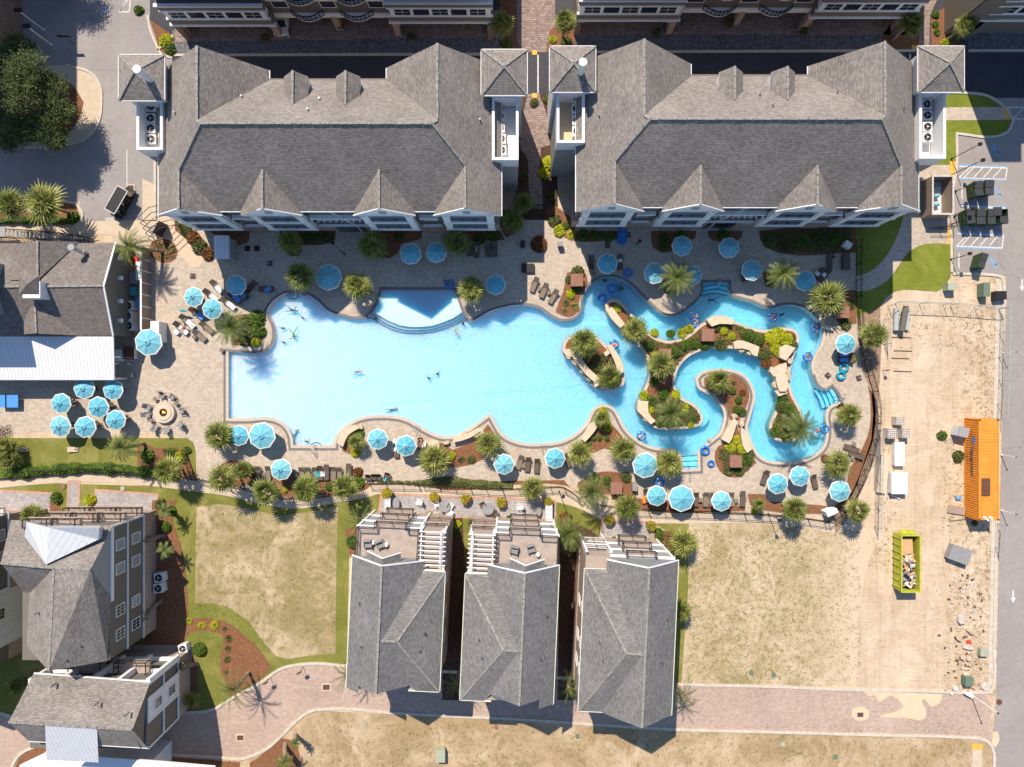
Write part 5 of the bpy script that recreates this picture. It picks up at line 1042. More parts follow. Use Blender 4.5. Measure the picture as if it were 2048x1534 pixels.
for x,y,d,pr,lab in [
 (434,573,-42,LT,'tan lounger with white towel, highest of the towelled loungers'),(421,590,-48,LD,'lounger with pale towel just right of the upper parasol of the pair'),(456,606,-50,LT,'lounger with white towel on the shadow edge beside the date palm'),
 (393,626,-50,LD,'lounger with blue towel under the pair of sunny parasols'),(374,641,-48,LD,'lounger with a dark towel left of the parasol pair'),(362,655,-47,LD,'lounger with a person in red lying on a white towel'),
 (414,655,-48,LT,'empty tan lounger touching the date palm fronds'),(400,671,-48,LT,'lounger with blue striped cushion, nearest the pool end'),(471,596,-50,LD,'shaded lounger with blue towel, left of two below the parasol'),(484,588,-50,LD,'shaded lounger with blue towel, right of two below the parasol'),
 (501,575,-140,LD,'dark lounger in shade right of the shaded parasol'),(533,578,90,LF,'dark lounger lying crossways in the shade with a blue towel'),
 (940,497,0,LD,'leftmost dark lounger in the shade beside the palm'),(953,500,0,LD,'dark lounger in the shade with a person on it'),(976,498,0,LD,'dark lounger in the shade with a white bag'),(989,498,0,LD,'rightmost dark lounger of the shaded four'),
 (1069,569,22,LT,'left of three angled tan loungers beside the triangular bed'),(1088,581,22,LT,'middle of three angled tan loungers beside the triangular bed'),(1107,593,30,LT,'right of three angled tan loungers beside the triangular bed'),
 (1182,526,180,LD,'dark lounger left of the parasol above the river bend'),(1240,524,0,LD,'lounger with pale blue towel right of the parasol above the river bend'),(1488,547,0,LD,'dark lounger left of the parasol by the entry steps'),(1659,523,0,LF,'dark lounger by the upper fence in the shade'),(1693,524,0,LF,'dark lounger against the right fence in the shade'),
 (1635,549,40,LD,'white-towelled lounger beside the shaded parasol, left of two'),(1648,551,40,LD,'white-towelled lounger beside the shaded parasol, right of two'),(1690,710,90,LD,'upper of two loungers under the right deck parasol'),(1690,720,90,LD,'lower of two loungers under the right deck parasol'),
 (517,946,0,LT,'leftmost lounger of the row along the lower bed'),(537,946,0,LT,'second lounger from the left in the row, beside the parasol'),(583,952,0,LD,'lounger in the shadow just right of the row parasol'),
 (604,948,0,LT,'first of two adjoining loungers right of the row parasol'),(616.5,948,0,LT,'second of two adjoining loungers right of the row parasol'),(631,948,0,LT,'lounger with a teal towel in the row'),(641,945,0,LD,'lounger half covered by a white towel in the row'),
 (653,945,0,LF,'flat brown lounger right of the teal towel'),(667.5,947,0,LT,'tan lounger second from the right end of the row'),(679,948,0,LT,'tan lounger at the right end of the row'),(698,943,0,LF,'long brown lounger standing alone left of the red bush'),
 (1040,924,18,LT,'leftmost of three empty loungers beside the lower parasol'),(1056,928,8,LD,'middle of three empty loungers beside the lower parasol'),(1074,931,3,LD,'rightmost of three empty loungers beside the lower parasol'),(1134,920,-20,LD,'lounger between the ladder parasol and a fan palm'),
 (1292,990,0,LD,'lounger behind the orange towel by the fence'),(1391,998,0,LD,'first of three loungers right of the big fence parasol'),(1411,998,0,LT,'second of three loungers right of the big fence parasol'),(1424,998,0,LT,'third of three loungers right of the big fence parasol'),(1461,998,0,LT,'lounger just right of the last fence parasol'),(1485,998,0,LF,'flat brown lounger at the end of the fence row'),
 (1529,954,18,LD,'lounger left of the lower right parasol trio'),(1628,962,-14,LD,'lounger right of the lower right parasol trio'),(1702,897,110,LF,'brown lounger crossways beside the right palm'),(1711,910,110,LF,'second brown lounger crossways beside the right palm'),(793,900,0,LD,'lounger beneath the white towels between two parasols'),(841,889,0,LD,'lounger with a sunbather right of the lower deck parasol')]:
 lounger(x,y,d,pr,lab)
def towel(x,y,w_,l,deg,mat,lab,z=.43):
 m = MB(); n = 5; rnd = random.Random(int(x * 7 + y))
 g = [[(-w_ / 2 + w_ * i / n + rnd.uniform(-.03,.03),-l / 2 + l * j / n + rnd.uniform(-.03,.03),rnd.uniform(0,.05)) for i in range(n + 1)] for j in range(n + 1)]
 for j in range(n):
  for i in range(n): m.poly([g[j][i],g[j][i + 1],g[j + 1][i + 1],g[j + 1][i]]); 
 o = m.build('towel',MT[mat],None,smooth=True,uv=False); p = P(x,y,z); o.location = (p.x,p.y,z); o.rotation_euler = (0,0,-R(deg)); tag(o,lab,'towel','towels left on loungers')
for a in [(438,578,.62,1.0,-42,'towel_w','white towel on the highest lounger of the sunny group'),(427,595,.6,1.1,-48,'towel_w','cream towel on the lounger beside the upper parasol'),(462,611,.6,1.2,-50,'towel_w','white towel on the lounger crossing the shadow edge'),(401,632,.6,.9,-50,'towel_b','blue towel between the two sunny parasols'),
 (381,648,.6,1.2,-48,'towel_w','white towel under a dark cloth left of the parasols'),(367,660,.6,1.3,-47,'towel_w','white towel beneath the person in red'),(473,597,.6,1.1,-50,'towel_b','blue towel on the left shaded lounger'),(485,589,.6,.9,-50,'towel_b','blue towel on the right shaded lounger'),(536,579,.6,.9,60,'towel_b','blue towel crumpled on the crossways lounger'),
 (394,663,.55,.4,-48,'towel_b','blue striped cushion on the lounger nearest the pool end'),(384,651,.3,.5,10,'black','dark cloth thrown on a white towel'),(1240,517,.62,.9,5,'towel_w','pale towel on the lounger right of the river bend parasol'),(1635,547,.6,.5,40,'towel_w','left white towel beside the shaded parasol'),(1648,549,.6,.5,40,'towel_w','right white towel beside the shaded parasol'),
 (1689,709,1.2,.5,0,'towel_b','upper blue towel under the right deck parasol'),(1690,720,1.2,.5,0,'towel_b','lower blue towel under the right deck parasol'),(635,948,.8,.5,60,'towel_t','teal towel draped over the row of loungers'),(645,948,.5,.6,0,'towel_w','white towel beside the teal one'),(770,958,.4,.4,20,'towel_t','small teal towel on the chair by the fence'),
 (789,890,.5,1.6,8,'towel_w','long white towel hanging between two lower deck parasols'),(848,888,.5,.8,5,'towel_w','white towel under the sunbather on the lower deck'),(353,664,.6,.5,30,'towel_w','white towel dropped on the pavers'),(1316,974,.3,.4,0,'towel_w','white towel between the parasol and the blue tube'),(1288,999,.35,.95,0,'orange_cloth','orange towel hanging by the lower fence')]:
 if a[5] == 'orange_cloth' and 'orange_cloth' not in MT: MT['orange_cloth'] = plain('orange_cloth',(.75,.25,.02),.9,.1)
 towel(*a)
# side tables,chairs
r = thing('side_table','side table','side table'); m = MB(); m.box((0,0,.44),(.46,.46,.04)); m.build('top',MT['sling'],r)
for sx in (-1,1):
 for sy in (-1,1): l = MB(); l.box((sx * .19,sy * .19,.21),(.035,.035,.42)); l.build('leg',MT['frame'],r,uv=False)
STB = r
for x,y,d,lab in [(388,674,40,'side table beside the lounger nearest the pool end'),(368,641,40,'side table between two towelled loungers'),(411,622,40,'side table shaded between the sunny parasols'),(1079,577,22,'side table between left and middle angled loungers'),(1098,585,25,'side table between middle and right angled loungers'),(527,950,0,'side table between the first two loungers of the row'),(1047,932,8,'side table beside the leftmost of three empty loungers'),
 (1401,1000,0,'side table between the first fence loungers'),(1473,1002,0,'side table left of the flat lounger by the fence'),(1188,547,10,'side table below the parasol above the river bend'),(1708,888,30,'small brown table above the right palm'),(1705,915,20,'small brown table beside the lower brown lounger'),(310,798,10,'side table at the upper left of the fire pit chairs'),(352,807,35,'side table at the right of the fire pit chairs'),(302,841,30,'side table at the lower left of the fire pit chairs'),(443,700,10,'small wooden crate by the pool corner')]:
 p = P(x,y,.44); place(STB,USED,(p.x,p.y,.03),-R(d),lab,'small side tables')
def make_chair(mat,nm):
 r = thing(nm,nm,'chair'); m = MB(); m.box((0,0,.38),(.56,.56,.04)); m.build('seat',MT[mat],r,uv=False)
 q = Matrix.Rotation(R(70),4,'X'); b = MB()
 for k in range(5): b.box(Vector(((k - 2) * .115,.28,.4)) + q @ Vector((0,.33,0)),(.1,.68,.025),M=q)
 b.build('backrest',MT[mat],r,uv=False)
 for s in (-1,1): a = MB(); a.box((s * .32,.0,.58),(.1,.66,.03)); a.build('armrest',MT[mat],r,uv=False)
 for sx in (-1,1):
  for y in (-.26,.26): l = MB(); l.box((sx * .3,y,.28),(.05,.06,.57)); l.build('leg',MT[mat],r,uv=False)
 return r
CH,CW,CB = make_chair('grey','fire_pit_chair'),make_chair('whitepaint','patio_chair'),make_chair('sling_dark','deck_chair')
for i,(x,y,lab) in enumerate([(324,791,'grey slatted chair at the top of the fire pit ring'),(344,794,'grey slatted chair upper right of the fire pit'),(297,814,'grey slatted chair left of the fire pit, upper one'),(295,829,'grey slatted chair left of the fire pit, lower one'),(363,821,'grey slatted chair right of the fire pit'),(361,849,'grey slatted chair lower right of the fire pit'),(334,859,'grey slatted chair straight below the fire pit'),(311,854,'grey slatted chair lower left of the fire pit')]):
 p = P(x,y,.4); c = P(328,826); place(CH,USED,(p.x,p.y,.03),atan2(c.y - p.y,c.x - p.x) + pi / 2,lab,'chairs around the fire pit')
for x,y,d,lab in [(838,1003,100,'white patio chair standing alone on the middle patio'),(872,1008,60,'white chair upper left of the left round table'),(902,1012,-60,'white chair right of the left round table'),(901,1024,-130,'white chair lower right of the left round table'),(964,1010,60,'dark chair upper left of the right round table'),(992,1027,-130,'dark chair lower right of the right round table'),(1039,1013,90,'upper of two white chairs on the right of the patio'),(1039,1031,90,'lower of two white chairs on the right of the patio')]:
 p = P(x,y,.4); place(CW if 'white' in lab else CB,USED,(p.x,p.y,.05),-R(d),lab,'patio chairs')
for i,(x,y,d) in enumerate([(148,803,60),(223,811,40),(194,848,30),(253,836,60),(146,808,200),(219,806,200),(1037,1300,0)][:4]):
 p = P(x,y,.4); place(CB,USED,(p.x,p.y,.03),-R(d),['deck chair between the left parasols of the bar cluster','deck chair beside the middle parasol of the bar cluster','deck chair right of the lowest parasol of the bar cluster','deck chair right of the right-hand cluster parasol'][i],'bar patio chairs')
for i,(x,y,d,lab) in enumerate([(736,956,0,'first folded brown chair beside the red bush'),(747.5,955,0,'second folded brown chair beside the red bush'),(757,955,0,'third folded brown chair beside the red bush'),(774,952,15,'brown chair with a small teal towel by the fence')]):
 p = P(x,y,.4); place(CB,USED,(p.x,p.y,.03),-R(d),lab,'brown chairs by the lower fence')
def table(x,y,rad,lab,mat='grey',sq=1.0):
 p = P(x,y,.74); r = thing('patio_table',lab,'table',(p.x,p.y,.04)); m = MB()
 c = [(p.x + rad * cos(k * pi / 12),p.y + rad * sq * sin(k * pi / 12)) for k in range(24)]; m.prism(c,.72,.76); m.build('top',MT[mat],r)
 for k in range(4): l = MB(); a = k * pi / 2 + pi / 4; l.tube([(p.x + rad * .7 * cos(a),p.y + rad * .7 * sq * sin(a),.04),(p.x + rad * .5 * cos(a),p.y + rad * .5 * sq * sin(a),.72)],.03,6); l.build('leg',MT['frame'],r,uv=False)
table(889,1013,.72,'left of two round dark tables on the middle patio'); table(976,1018,.72,'right of two round dark tables on the middle patio'); table(792,1007,.42,'oval dark table beside the grey bench on the left','grey',1.8); table(1077,1021,.36,'oval dark table at the right end of the middle patio','grey',1.9)
def bench(px0,py0,px1,py1,z,lab,mat='metal_grey',name='counter',cat='counter'):
 a,b = P(px0,py0,z),P(px1,py1,z); r = thing(name,lab,cat,((a.x + b.x) / 2,(a.y + b.y) / 2,.04)); m = MB(); W,D = abs(b.x - a.x),abs(b.y - a.y)
 m.box(((a.x + b.x) / 2,(a.y + b.y) / 2,z - .03),(W,D,.06)); m.build('top',MT[mat],r); m = MB(); m.box(((a.x + b.x) / 2,(a.y + b.y) / 2,z / 2),(W * .84,D * .94,z - .06)); m.build('body',MT['siding_grey'],r); return r
bench(769,996,781,1027,1.0,'long grey outdoor counter at the left end of the middle patio'); bench(1091,1010,1105,1043,1.0,'long grey outdoor counter at the right end of the middle patio'); bench(1300,1057,1309,1087,.5,'brown wooden bench at the right edge of the small patio','wood','wooden_bench','bench')
# upholstered chairs on the roof terraces
for x,y,z,d,lab in [(735,1088,9.0,0,'grey cushioned armchair on the left roof terrace, left one'),(760,1089,9.0,-20,'grey cushioned armchair on the left roof terrace, right one'),(1062,1098,9.0,-15,'grey cushioned armchair on the middle roof terrace'),(1028,1100,9.0,15,'grey cushioned armchair at the left of the middle roof terrace'),(868,1086,6.05,20,'grey armchair under the slats of the left pergola'),(975,1100,6.05,20,'grey armchair under the slats of the middle pergola')]:
 p = P(x,y,z + .5); r = thing('armchair',lab,'armchair',(p.x,p.y,z)); T = Matrix.Translation((p.x,p.y,z)) @ Matrix.Rotation(R(-d),4,'Z')
 m = MB(T); m.box((0,0,.3),(.8,.8,.3)); m.build('seat',MT['grey'],r); m = MB(T); m.box((0,.38,.55),(.8,.18,.55)); m.build('backrest',MT['grey'],r)
 for s in (-1,1): m = MB(T); m.box((s * .4,0,.45),(.12,.8,.35)); m.build('armrest',MT['grey'],r)
for x,y,z,lab in [(745,1086,9,'white drum stool between the terrace armchairs'),(772,1090,9,'white drum stool right of the terrace armchairs'),(1076,1110,9,'white drum stool on the middle roof terrace')]:
 p = P(x,y,z + .4); m = MB(); m.tube([(p.x,p.y,z + .05),(p.x,p.y,z + .22),(p.x,p.y,z + .45)],[.2,.27,.2],14); tag(m.build('drum_stool',MT['whitepaint']),lab,'stool','white drum stools')
# fire pit
c = P(327,825,.5); r = thing('fire_pit','round stone fire pit with a small flame','fire pit',(c.x,c.y,.02)); m = MB()
def ring(m,c,r0,r1,z0,z1,n=40):
 for k in range(n):
  a,b = 2 * pi * k / n,2 * pi * (k + 1) / n; q = lambda rr,t,z: (c.x + rr * cos(t),c.y + rr * sin(t),z)
  m.poly([q(r0,a,z1),q(r1,a,z1),q(r1,b,z1),q(r0,b,z1)]); m.poly([q(r1,a,z0),q(r1,b,z0),q(r1,b,z1),q(r1,a,z1)]); m.poly([q(r0,b,z0),q(r0,a,z0),q(r0,a,z1),q(r0,b,z1)])
ring(m,c,.62,1.32,0,.5); m.build('stone_ring',MT['coping'],r); m = MB(); ring(m,c,.5,.95,.5,.58); m.build('cap_ring',MT['rock_pale'],r)
m = MB(); m.cyl((c.x,c.y,.3),.6,.1,24); m.build('fire_bowl',MT['black'],r)
fm,t_,b_ = nodes('flame'); b_.inputs['Emission Color'].default_value = (1,.32,.03,1); b_.inputs['Emission Strength'].default_value = 4; b_.inputs['Base Color'].default_value = (1,.3,.03,1)
m = MB(); rnd = random.Random(4)
for k in range(9): a = rnd.uniform(0,6.28); d = rnd.uniform(0,.16); x,y = c.x + d * cos(a),c.y + d * sin(a); m.tube([(x,y,.4),(x + .03,y,.5),(x + rnd.uniform(-.08,.08),y + rnd.uniform(-.08,.08),.62 + rnd.uniform(0,.2))],[.05,.055,.004],6)
m.build('flame',fm,r,uv=False)
# ---- inner tubes
m = MB(); m.torus((0,0,.16),.42,.16,28,12); TU = m.build('swim_tube',MT['tube'],None,smooth=True); m = MB(); m.torus((0,0,.16),.42,.16,28,12); TT = m.build('swim_tube',MT['tube_t'],None,smooth=True)
for x,y,z,pr,lab in [(1223,578,-.2,TU,'blue tube floating left of the double tube in the shaded bend'),(1237,577,-.2,TT,'dark tube with a swimmer in the shaded bend'),(1204,597,-.2,TU,'empty blue tube floating in the top bend of the river'),(1256,546,.02,TU,'blue tube lying on the deck above the river bend'),(1387,633,-.2,TU,'upper blue tube of the two people drifting together'),(1390,646,-.2,TU,'lower blue tube of the two people drifting together'),
 (1545,635,-.2,TU,'blue tube with a person in red at the top right bend'),(1631,655,-.2,TU,'blue tube under the bank palm shadow'),(1615,714,-.2,TU,'blue tube drifting down the right channel'),(1228,689,-.2,TU,'blue tube with a person in red left of the large island'),(1283,872,-.2,TU,'blue tube in the lower left channel with a sitter'),
 (1410,901,.02,TU,'blue tube on the deck edge above the lower steps'),(1422,927,.02,TU,'blue tube on the deck right of the lower steps'),(1319,964,.02,TU,'blue tube leaning beside the big parasol'),(1649,858,-.2,TU,'blue tube in the water by the swimmer at the right bank'),(1630,868,-.2,TT,'teal tube half under the date palm fronds'),
 (1688,735,.05,TT,'upper of two teal tubes on the right deck'),(1682,751,.05,TT,'lower of two teal tubes on the right deck'),(1245,464,.02,TU,'blue tube by the condo wall, upper of three'),(1244,473,.02,TU,'blue tube by the condo wall, middle of three'),(1243,481,.02,TU,'blue tube by the condo wall, lowest of three'),(899,569,.02,TU,'round blue float beside the wading shelf')]:
 p = P(x,y,z + .16); o = pr if pr.name not in USED else pr.copy()
 if pr.name in USED: COL.objects.link(o)
 USED.add(pr.name); o.location = (p.x,p.y,z); o.scale = (1.08 if x != 1422 else .8,) * 2 + (1,); tag(o,lab,'swim tube','blue swim tubes')
# ---- pool ladders and handrails
def rail_tube(pts_list,lab,name='handrail'):
 m = MB()
 for pts in pts_list: m.tube(pts,.028,6)
 tag(m.build(name,MT['steel'],None,True,False),lab,'handrail','steel pool handrails')
def hoop(a,b,h=.85): a,b = P(*a),P(*b); return [(a.x,a.y,.02),(a.x,a.y,h),((a.x + b.x) / 2,(a.y + b.y) / 2,h + .05),(b.x,b.y,h * .4),(b.x,b.y,-.5)]
rail_tube([hoop((830,862),(832,850)),hoop((836,864),(838,852))],'steel ladder rails beside the right lower deck parasol'); rail_tube([hoop((1083,900),(1083,888)),hoop((1091,900),(1091,888))],'steel ladder rails below the middle of the main pool'); rail_tube([hoop((1034,600),(1034,614)),hoop((1042,600),(1042,614))],'steel ladder rails at the top edge of the main pool')
rail_tube([hoop((628,905),(629,888)),hoop((631,908),(632,890))],'steel handrail at the semicircular corner steps'); rail_tube([hoop((1433,559),(1433,577)),hoop((1436,559),(1436,577))],'steel handrail at the shaded river entry steps'); rail_tube([hoop((1377,956),(1375,928))],'steel handrail at the lower river steps')
rail_tube([hoop((1686,788),(1668,793)),hoop((1684,796),(1666,801))],'steel handrail at the right curved steps'); p = P(842,660); rail_tube([[(p.x - .1,p.y + 1,-.9),(p.x - .1,p.y + .9,.5),(p.x,p.y - .4,.5),(p.x + .1,p.y - .9,-.9)]],'steel handrail across the wading shelf steps')
# ---- shower posts,flood lights,signs,bins and other deck things
def post_lamp(x,y,z,lab,hx=0,hy=0,head=(.35,.35,.3),name='lamp_post',mat='dark',r_=.05,grp='dark lamp posts',cat='lamp post'):
 p = P(x,y,0); r = thing(name,lab,cat,(p.x,p.y,0),0,grp); m = MB(); m.tube([(p.x,p.y,0),(p.x,p.y,z)],r_,8); 
 if hx or hy: m.bar((p.x,p.y,z),(p.x + hx,p.y + hy,z + .05),.06,.06)
 m.build('pole',MT[mat],r); m = MB(); m.box((p.x + hx,p.y + hy,z + head[2] / 2),head); m.build('lamp_head',MT['black'],r); m = MB(); m.cyl((p.x,p.y,0),r_ * 2.2,.25,8); m.build('base',MT[mat],r); return r
for a in [(1902,318,4.4,'lamp post standing at the grass edge above the striped bay',.4,.2),(1898,352,4.8,'lamp post by the yellow ramp below the upper striped bay',.7,.3),(1910,383,2.6,'short lamp post above the right lot bins',.5,.2),(1908,433,2.6,'short lamp post left of the four bins',.5,.2),(1901,519,2.6,'short lamp post on the lawn corner by the lower bins',.5,.2),(689,508,3.0,'dark lamp post in the shaded deck by the condo steps',-.6,.7),(1274,488,1.6,'dark lamp post in the shaded deck with its lamp leaning'),(1118,983,4.2,'tall dark lamp post beside the footpath gate',.2,.1),(1536,1028,3.6,'dark lamp post on the footpath left of a fan palm'),(1940,1388,3.2,'lamp post')][:9]: post_lamp(*a)
for x,y,lab,hx,hy in [(1940,1388,'white post leaning at the brick road junction',.9,-.7)]:
 p = P(x,y); r = thing('street_lamp',lab,'street lamp',(p.x,p.y,0)); m = MB(); m.tube([(p.x,p.y,0),(p.x + .05,p.y - .04,4.6)],.06,8); m.build('pole',MT['whitepaint'],r); m = MB(); m.box((p.x - .45,p.y + .15,.32),(1.0,.42,.5),rz=-.5); m.build('cabinet',MT['whitepaint'],r); m = MB(); m.ball((p.x + .05,p.y - .04,4.7),.12); m.build('lamp_head',MT['dark'],r)
for x,y,d,lab in [(477,1346,1,'x')][:0]: pass
for x,y,lab in [(346,10,'')][:0]: pass
for x,y,z,lab in [(88,62,4.5,'white lamp post with a flat head left of the entrance, upper one'),(104,92,4.5,'white lamp post beside the oak tree, lower one')]:
 post_lamp(x,y - 2,z,lab,0.2,-.1,(.9,.5,.12),'street_lamp','whitepaint',.07,'white street lamps','street lamp')
for x,y,rz,lab in [(495,497,.3,'dark base plate with a metal pole, left one near the kiosk'),(514,497,.3,'dark base plate with a metal pole, right one near the kiosk')]:
 p = P(x,y); r = thing('outdoor_shower',lab,'shower',(p.x,p.y,0),0,'outdoor showers'); m = MB(); m.box((p.x,p.y,.06),(.65,.65,.08)); m.build('base_plate',MT['black'],r); m = MB(); m.tube([(p.x,p.y,.06),(p.x - .05,p.y,1.9),(p.x + .2,p.y - .1,2.1)],.05,7); m.build('pipe',MT['steel'],r)
def umbrella_base(x,y,rz,lab):
 p = P(x,y); r = thing('parasol_stand',lab,'parasol stand',(p.x,p.y,0),0,'empty square parasol stands'); m = MB(); m.box((p.x,p.y,.07),(.62,.62,.1),rz=rz); m.build('base',MT['frame'],r); m = MB(); m.tube([(p.x,p.y,.1),(p.x,p.y,.55)],.04,8); m.build('socket',MT['whitepaint'],r)
for a in [(1655,751,.8,'empty parasol stand on the right deck beside the river'),(1717,756,.3,'empty parasol stand against the right fence'),(1256,470,.1,'empty parasol stand by the condo wall in shade'),(1664,512,.4,'empty parasol stand in the shade near the right fence'),(1215,491,0,'small dark stand on the shaded deck above the parasol'),(540,527,0,'small dark stand in the shade left of the fan palms'),(386,552,0,'brown drain lid beside the palm shadow')]: umbrella_base(*a)
def cabinet(x0,y0,x1,y1,z,mat,lab,name,cat,lid=None,rz=0,z0=0.03):
 a,b = P(x0,y0,z),P(x1,y1,z); c = (a + b) / 2; W,D = abs(b.x - a.x),abs(b.y - a.y); r = thing(name,lab,cat,(c.x,c.y,z0)); m = MB(); m.box((c.x,c.y,(z + z0) / 2),(W * .96,D * .96,z - z0 - .05),rz=rz); m.build('body',MT[mat],r); m = MB(); m.box((c.x,c.y,z - .01),(W,D,.07),rz=rz); m.build('lid',MT[lid or mat],r); return r
cabinet(1116,483,1126,492,1.0,'grey','grey bin standing in the sun below the condo passage','litter_bin','bin'); cabinet(1041,481,1050,493,.9,'black','black bin in the shade beside the round flower bush','litter_bin','bin'); cabinet(1265,966,1275,982,.9,'grey','grey bin right of the terracotta box by the lower fence','litter_bin','bin')
cabinet(1043,527,1069,545,.35,'black','black rectangular hatch on the shadow edge of the deck','floor_hatch','hatch'); cabinet(301,642,318,684,2.0,'whitepaint','tall white booth beside the big bar parasol','booth','booth'); cabinet(1689,483,1704,495,1.0,'whitepaint','white box tilted in the shaded bed by the right fence','equipment_box','box',rz=-.6); cabinet(1687,506,1700,538,.7,'sling_dark','brown storage trunk against the right fence','storage_chest','chest')
cabinet(1653,1020,1676,1030,1.6,'whitepaint','white panel on the fence corner at the lower right','fence_panel_box','box',rz=.4); cabinet(247,692,268,718,.9,'whitepaint','white drinks fridge with a red rack beside the bar','drinks_cooler','cooler','rust'); cabinet(246,745,263,755,1.0,'steel','steel high chair by the end of the metal roof','service_cart','cart'); cabinet(227,699,241,723,1.0,'whitepaint','white counter end under the bar eaves','bar_counter','counter')
# terracotta boxes in the beds
for x,y,s,lab in [(1154,560,25,'terracotta box in the triangular bed'),(1416,670,25,'terracotta box on the large island below the curved bench'),(1330,710,25,'terracotta box on the large island above the fan palm'),(1472,923,24,'terracotta box in the lower bed by the river'),(1233,977,23,'terracotta box in the round bed by the lower fence'),(1687,624,24,'terracotta box in the bed by the right fence')]:
 p = P(x,y,1.2); w_ = s / 16 * .98; r = thing('speaker_planter',lab,'planter box',(p.x,p.y,.05),0,'terracotta boxes in the beds'); m = MB(); m.box((p.x,p.y,.6),(w_ * .93,w_ * .93,1.1)); m.build('body',MT['terracotta'],r); m = MB(); m.box((p.x,p.y,1.18),(w_,w_,.08)); m.build('lid',MT['terracotta'],r)
# kiosk,gazebo gate
a,b = P(428,471,2.5),P(459,518,2.3); r = thing('kiosk','small kiosk with a grey metal roof below the left condo','kiosk',((a.x + b.x) / 2,(a.y + b.y) / 2,0)); m = MB(); m.poly([(a.x,b.y,2.45),(b.x,b.y,2.35),(b.x,a.y,2.5),(a.x,a.y,2.6)]); m.box(((a.x + b.x) / 2,(a.y + b.y) / 2,2.3),(b.x - a.x - .02,a.y - b.y - .02,.08)); m.build('roof',MT['metal_roof'],r); m = MB(); m.box(((a.x + b.x) / 2 + .1,(a.y + b.y) / 2,1.12),((b.x - a.x) * .9,(a.y - b.y) * .85,2.2)); m.build('wall',MT['siding_grey'],r)
c = P(330,462,0); r = thing('entrance_gate','arched dark metal gate with a curved frame by the palm','gate',(c.x,c.y,0)); m = MB()
for k in range(5): 
 o = -1.4 + .7 * k; m.tube([(c.x - 1.7 + o * .45,c.y - .6 - o * .9 + .3,0),(c.x - 1.5 + o * .45,c.y - .5 - o * .9 + .3,2.3),(c.x + .2 + o * .45,c.y + .6 - o * .9 + .3,2.9),(c.x + 1.6 + o * .45,c.y + 1.2 - o * .9 + .3,2.2),(c.x + 1.7 + o * .45,c.y + 1.2 - o * .9 + .3,0)],.045,6)
m.build('arch_frame',MT['bronze'],r); m = MB(); m.box((c.x,c.y,1.1),(1.7,.06,2.2),rz=1.1); m.build('gate_leaf',MT['bronze'],r); m = MB(); m.box((c.x - .9,c.y + .1,.5),(.9,.6,1.0),rz=.3); m.build('reader_box',MT['siding_grey'],r)
# table tennis,cornhole,bicycles
a,b = P(-2,790,.76),P(36,815,.76); r = thing('table_tennis_table','bright blue table tennis table at the left edge','table',((a.x + b.x) / 2,(a.y + b.y) / 2,0)); m = MB(); m.box(((a.x + b.x) / 2,(a.y + b.y) / 2,.74),(b.x - a.x,a.y - b.y,.04)); MT['ttblue'] = plain('table_blue',(.07,.27,.62),.5,.05); m.build('top',MT['ttblue'],r); m = MB(); m.box(((a.x + b.x) / 2 - .3,(a.y + b.y) / 2,.82),(.03,a.y - b.y + .3,.16)); m.build('net',MT['dark'],r)
for sx in (-1,1):
 for sy in (-1,1): m = MB(); m.box(((a.x + b.x) / 2 + sx * .9,(a.y + b.y) / 2 + sy * .6,.37),(.06,.06,.72)); m.build('leg',MT['dark'],r)
for x,y,lab in [(43,899,'left cornhole board on the lower lawn'),(145,899,'right cornhole board on the lower lawn')]:
 p = P(x,y,.3); r = thing('cornhole_board',lab,'game board',(p.x,p.y,0),0,'cornhole boards'); q = Matrix.Rotation(R(10),4,'Y'); m = MB(); m.box((p.x,p.y,.25),(1.25,.62,.04),M=q); m.build('board',MT['ply'] if 0 else MT['rock_pale'],r); m = MB(); m.cyl((p.x + .3,p.y,.22),.09,.03,12); m.build('hole',MT['black'],r); m = MB(); m.box((p.x + .5,p.y,.12),(.05,.55,.24)); m.build('leg',MT['frame'],r)
def bicycle(x,y,d,lab):
 p = P(x,y,.5); r = thing('bicycle',lab,'bicycle',(p.x,p.y,0),0,'bicycles on the bar patio'); T = Matrix.Translation((p.x,p.y,.02)) @ Matrix.Rotation(R(d),4,'Z') @ Matrix.Rotation(R(50),4,'X')
 for s in (-.5,.5):
  m = MB(T); n = 18
  for k in range(n): a0,a1 = 2 * pi * k / n,2 * pi * (k + 1) / n; m.bar((s + .33 * cos(a0),0,.34 + .33 * sin(a0)),(s + .33 * cos(a1),0,.34 + .33 * sin(a1)),.04,.04)
  for k in range(5): m.bar((s,0,.34),(s + .33 * cos(k * 1.256),0,.34 + .33 * sin(k * 1.256)),.01,.01)
  m.build('wheel',MT['black'],r,uv=False)
 m = MB(T)
 for a,b in (((-.5,0,.34),(-.1,0,.3)),((-.1,0,.3),(.35,0,.75)),((-.25,0,.78),(-.1,0,.3)),((-.22,0,.7),(.33,0,.74)),((.33,0,.85),(.5,0,.34)),((-.5,0,.34),(-.22,0,.7))): m.bar(a,b,.03,.03)
 m.build('frame',MT['rust'],r,uv=False); m = MB(T); m.box((-.26,0,.82),(.24,.12,.05)); m.build('saddle',MT['black'],r,uv=False); m = MB(T); m.bar((.33,-.25,.92),(.33,.25,.92),.03,.03); m.build('handlebar',MT['black'],r,uv=False)
for k,y in enumerate((851,859,866)): bicycle(4,y,5,['top','middle','bottom'][k] + ' bicycle of the three by the left edge of the patio')
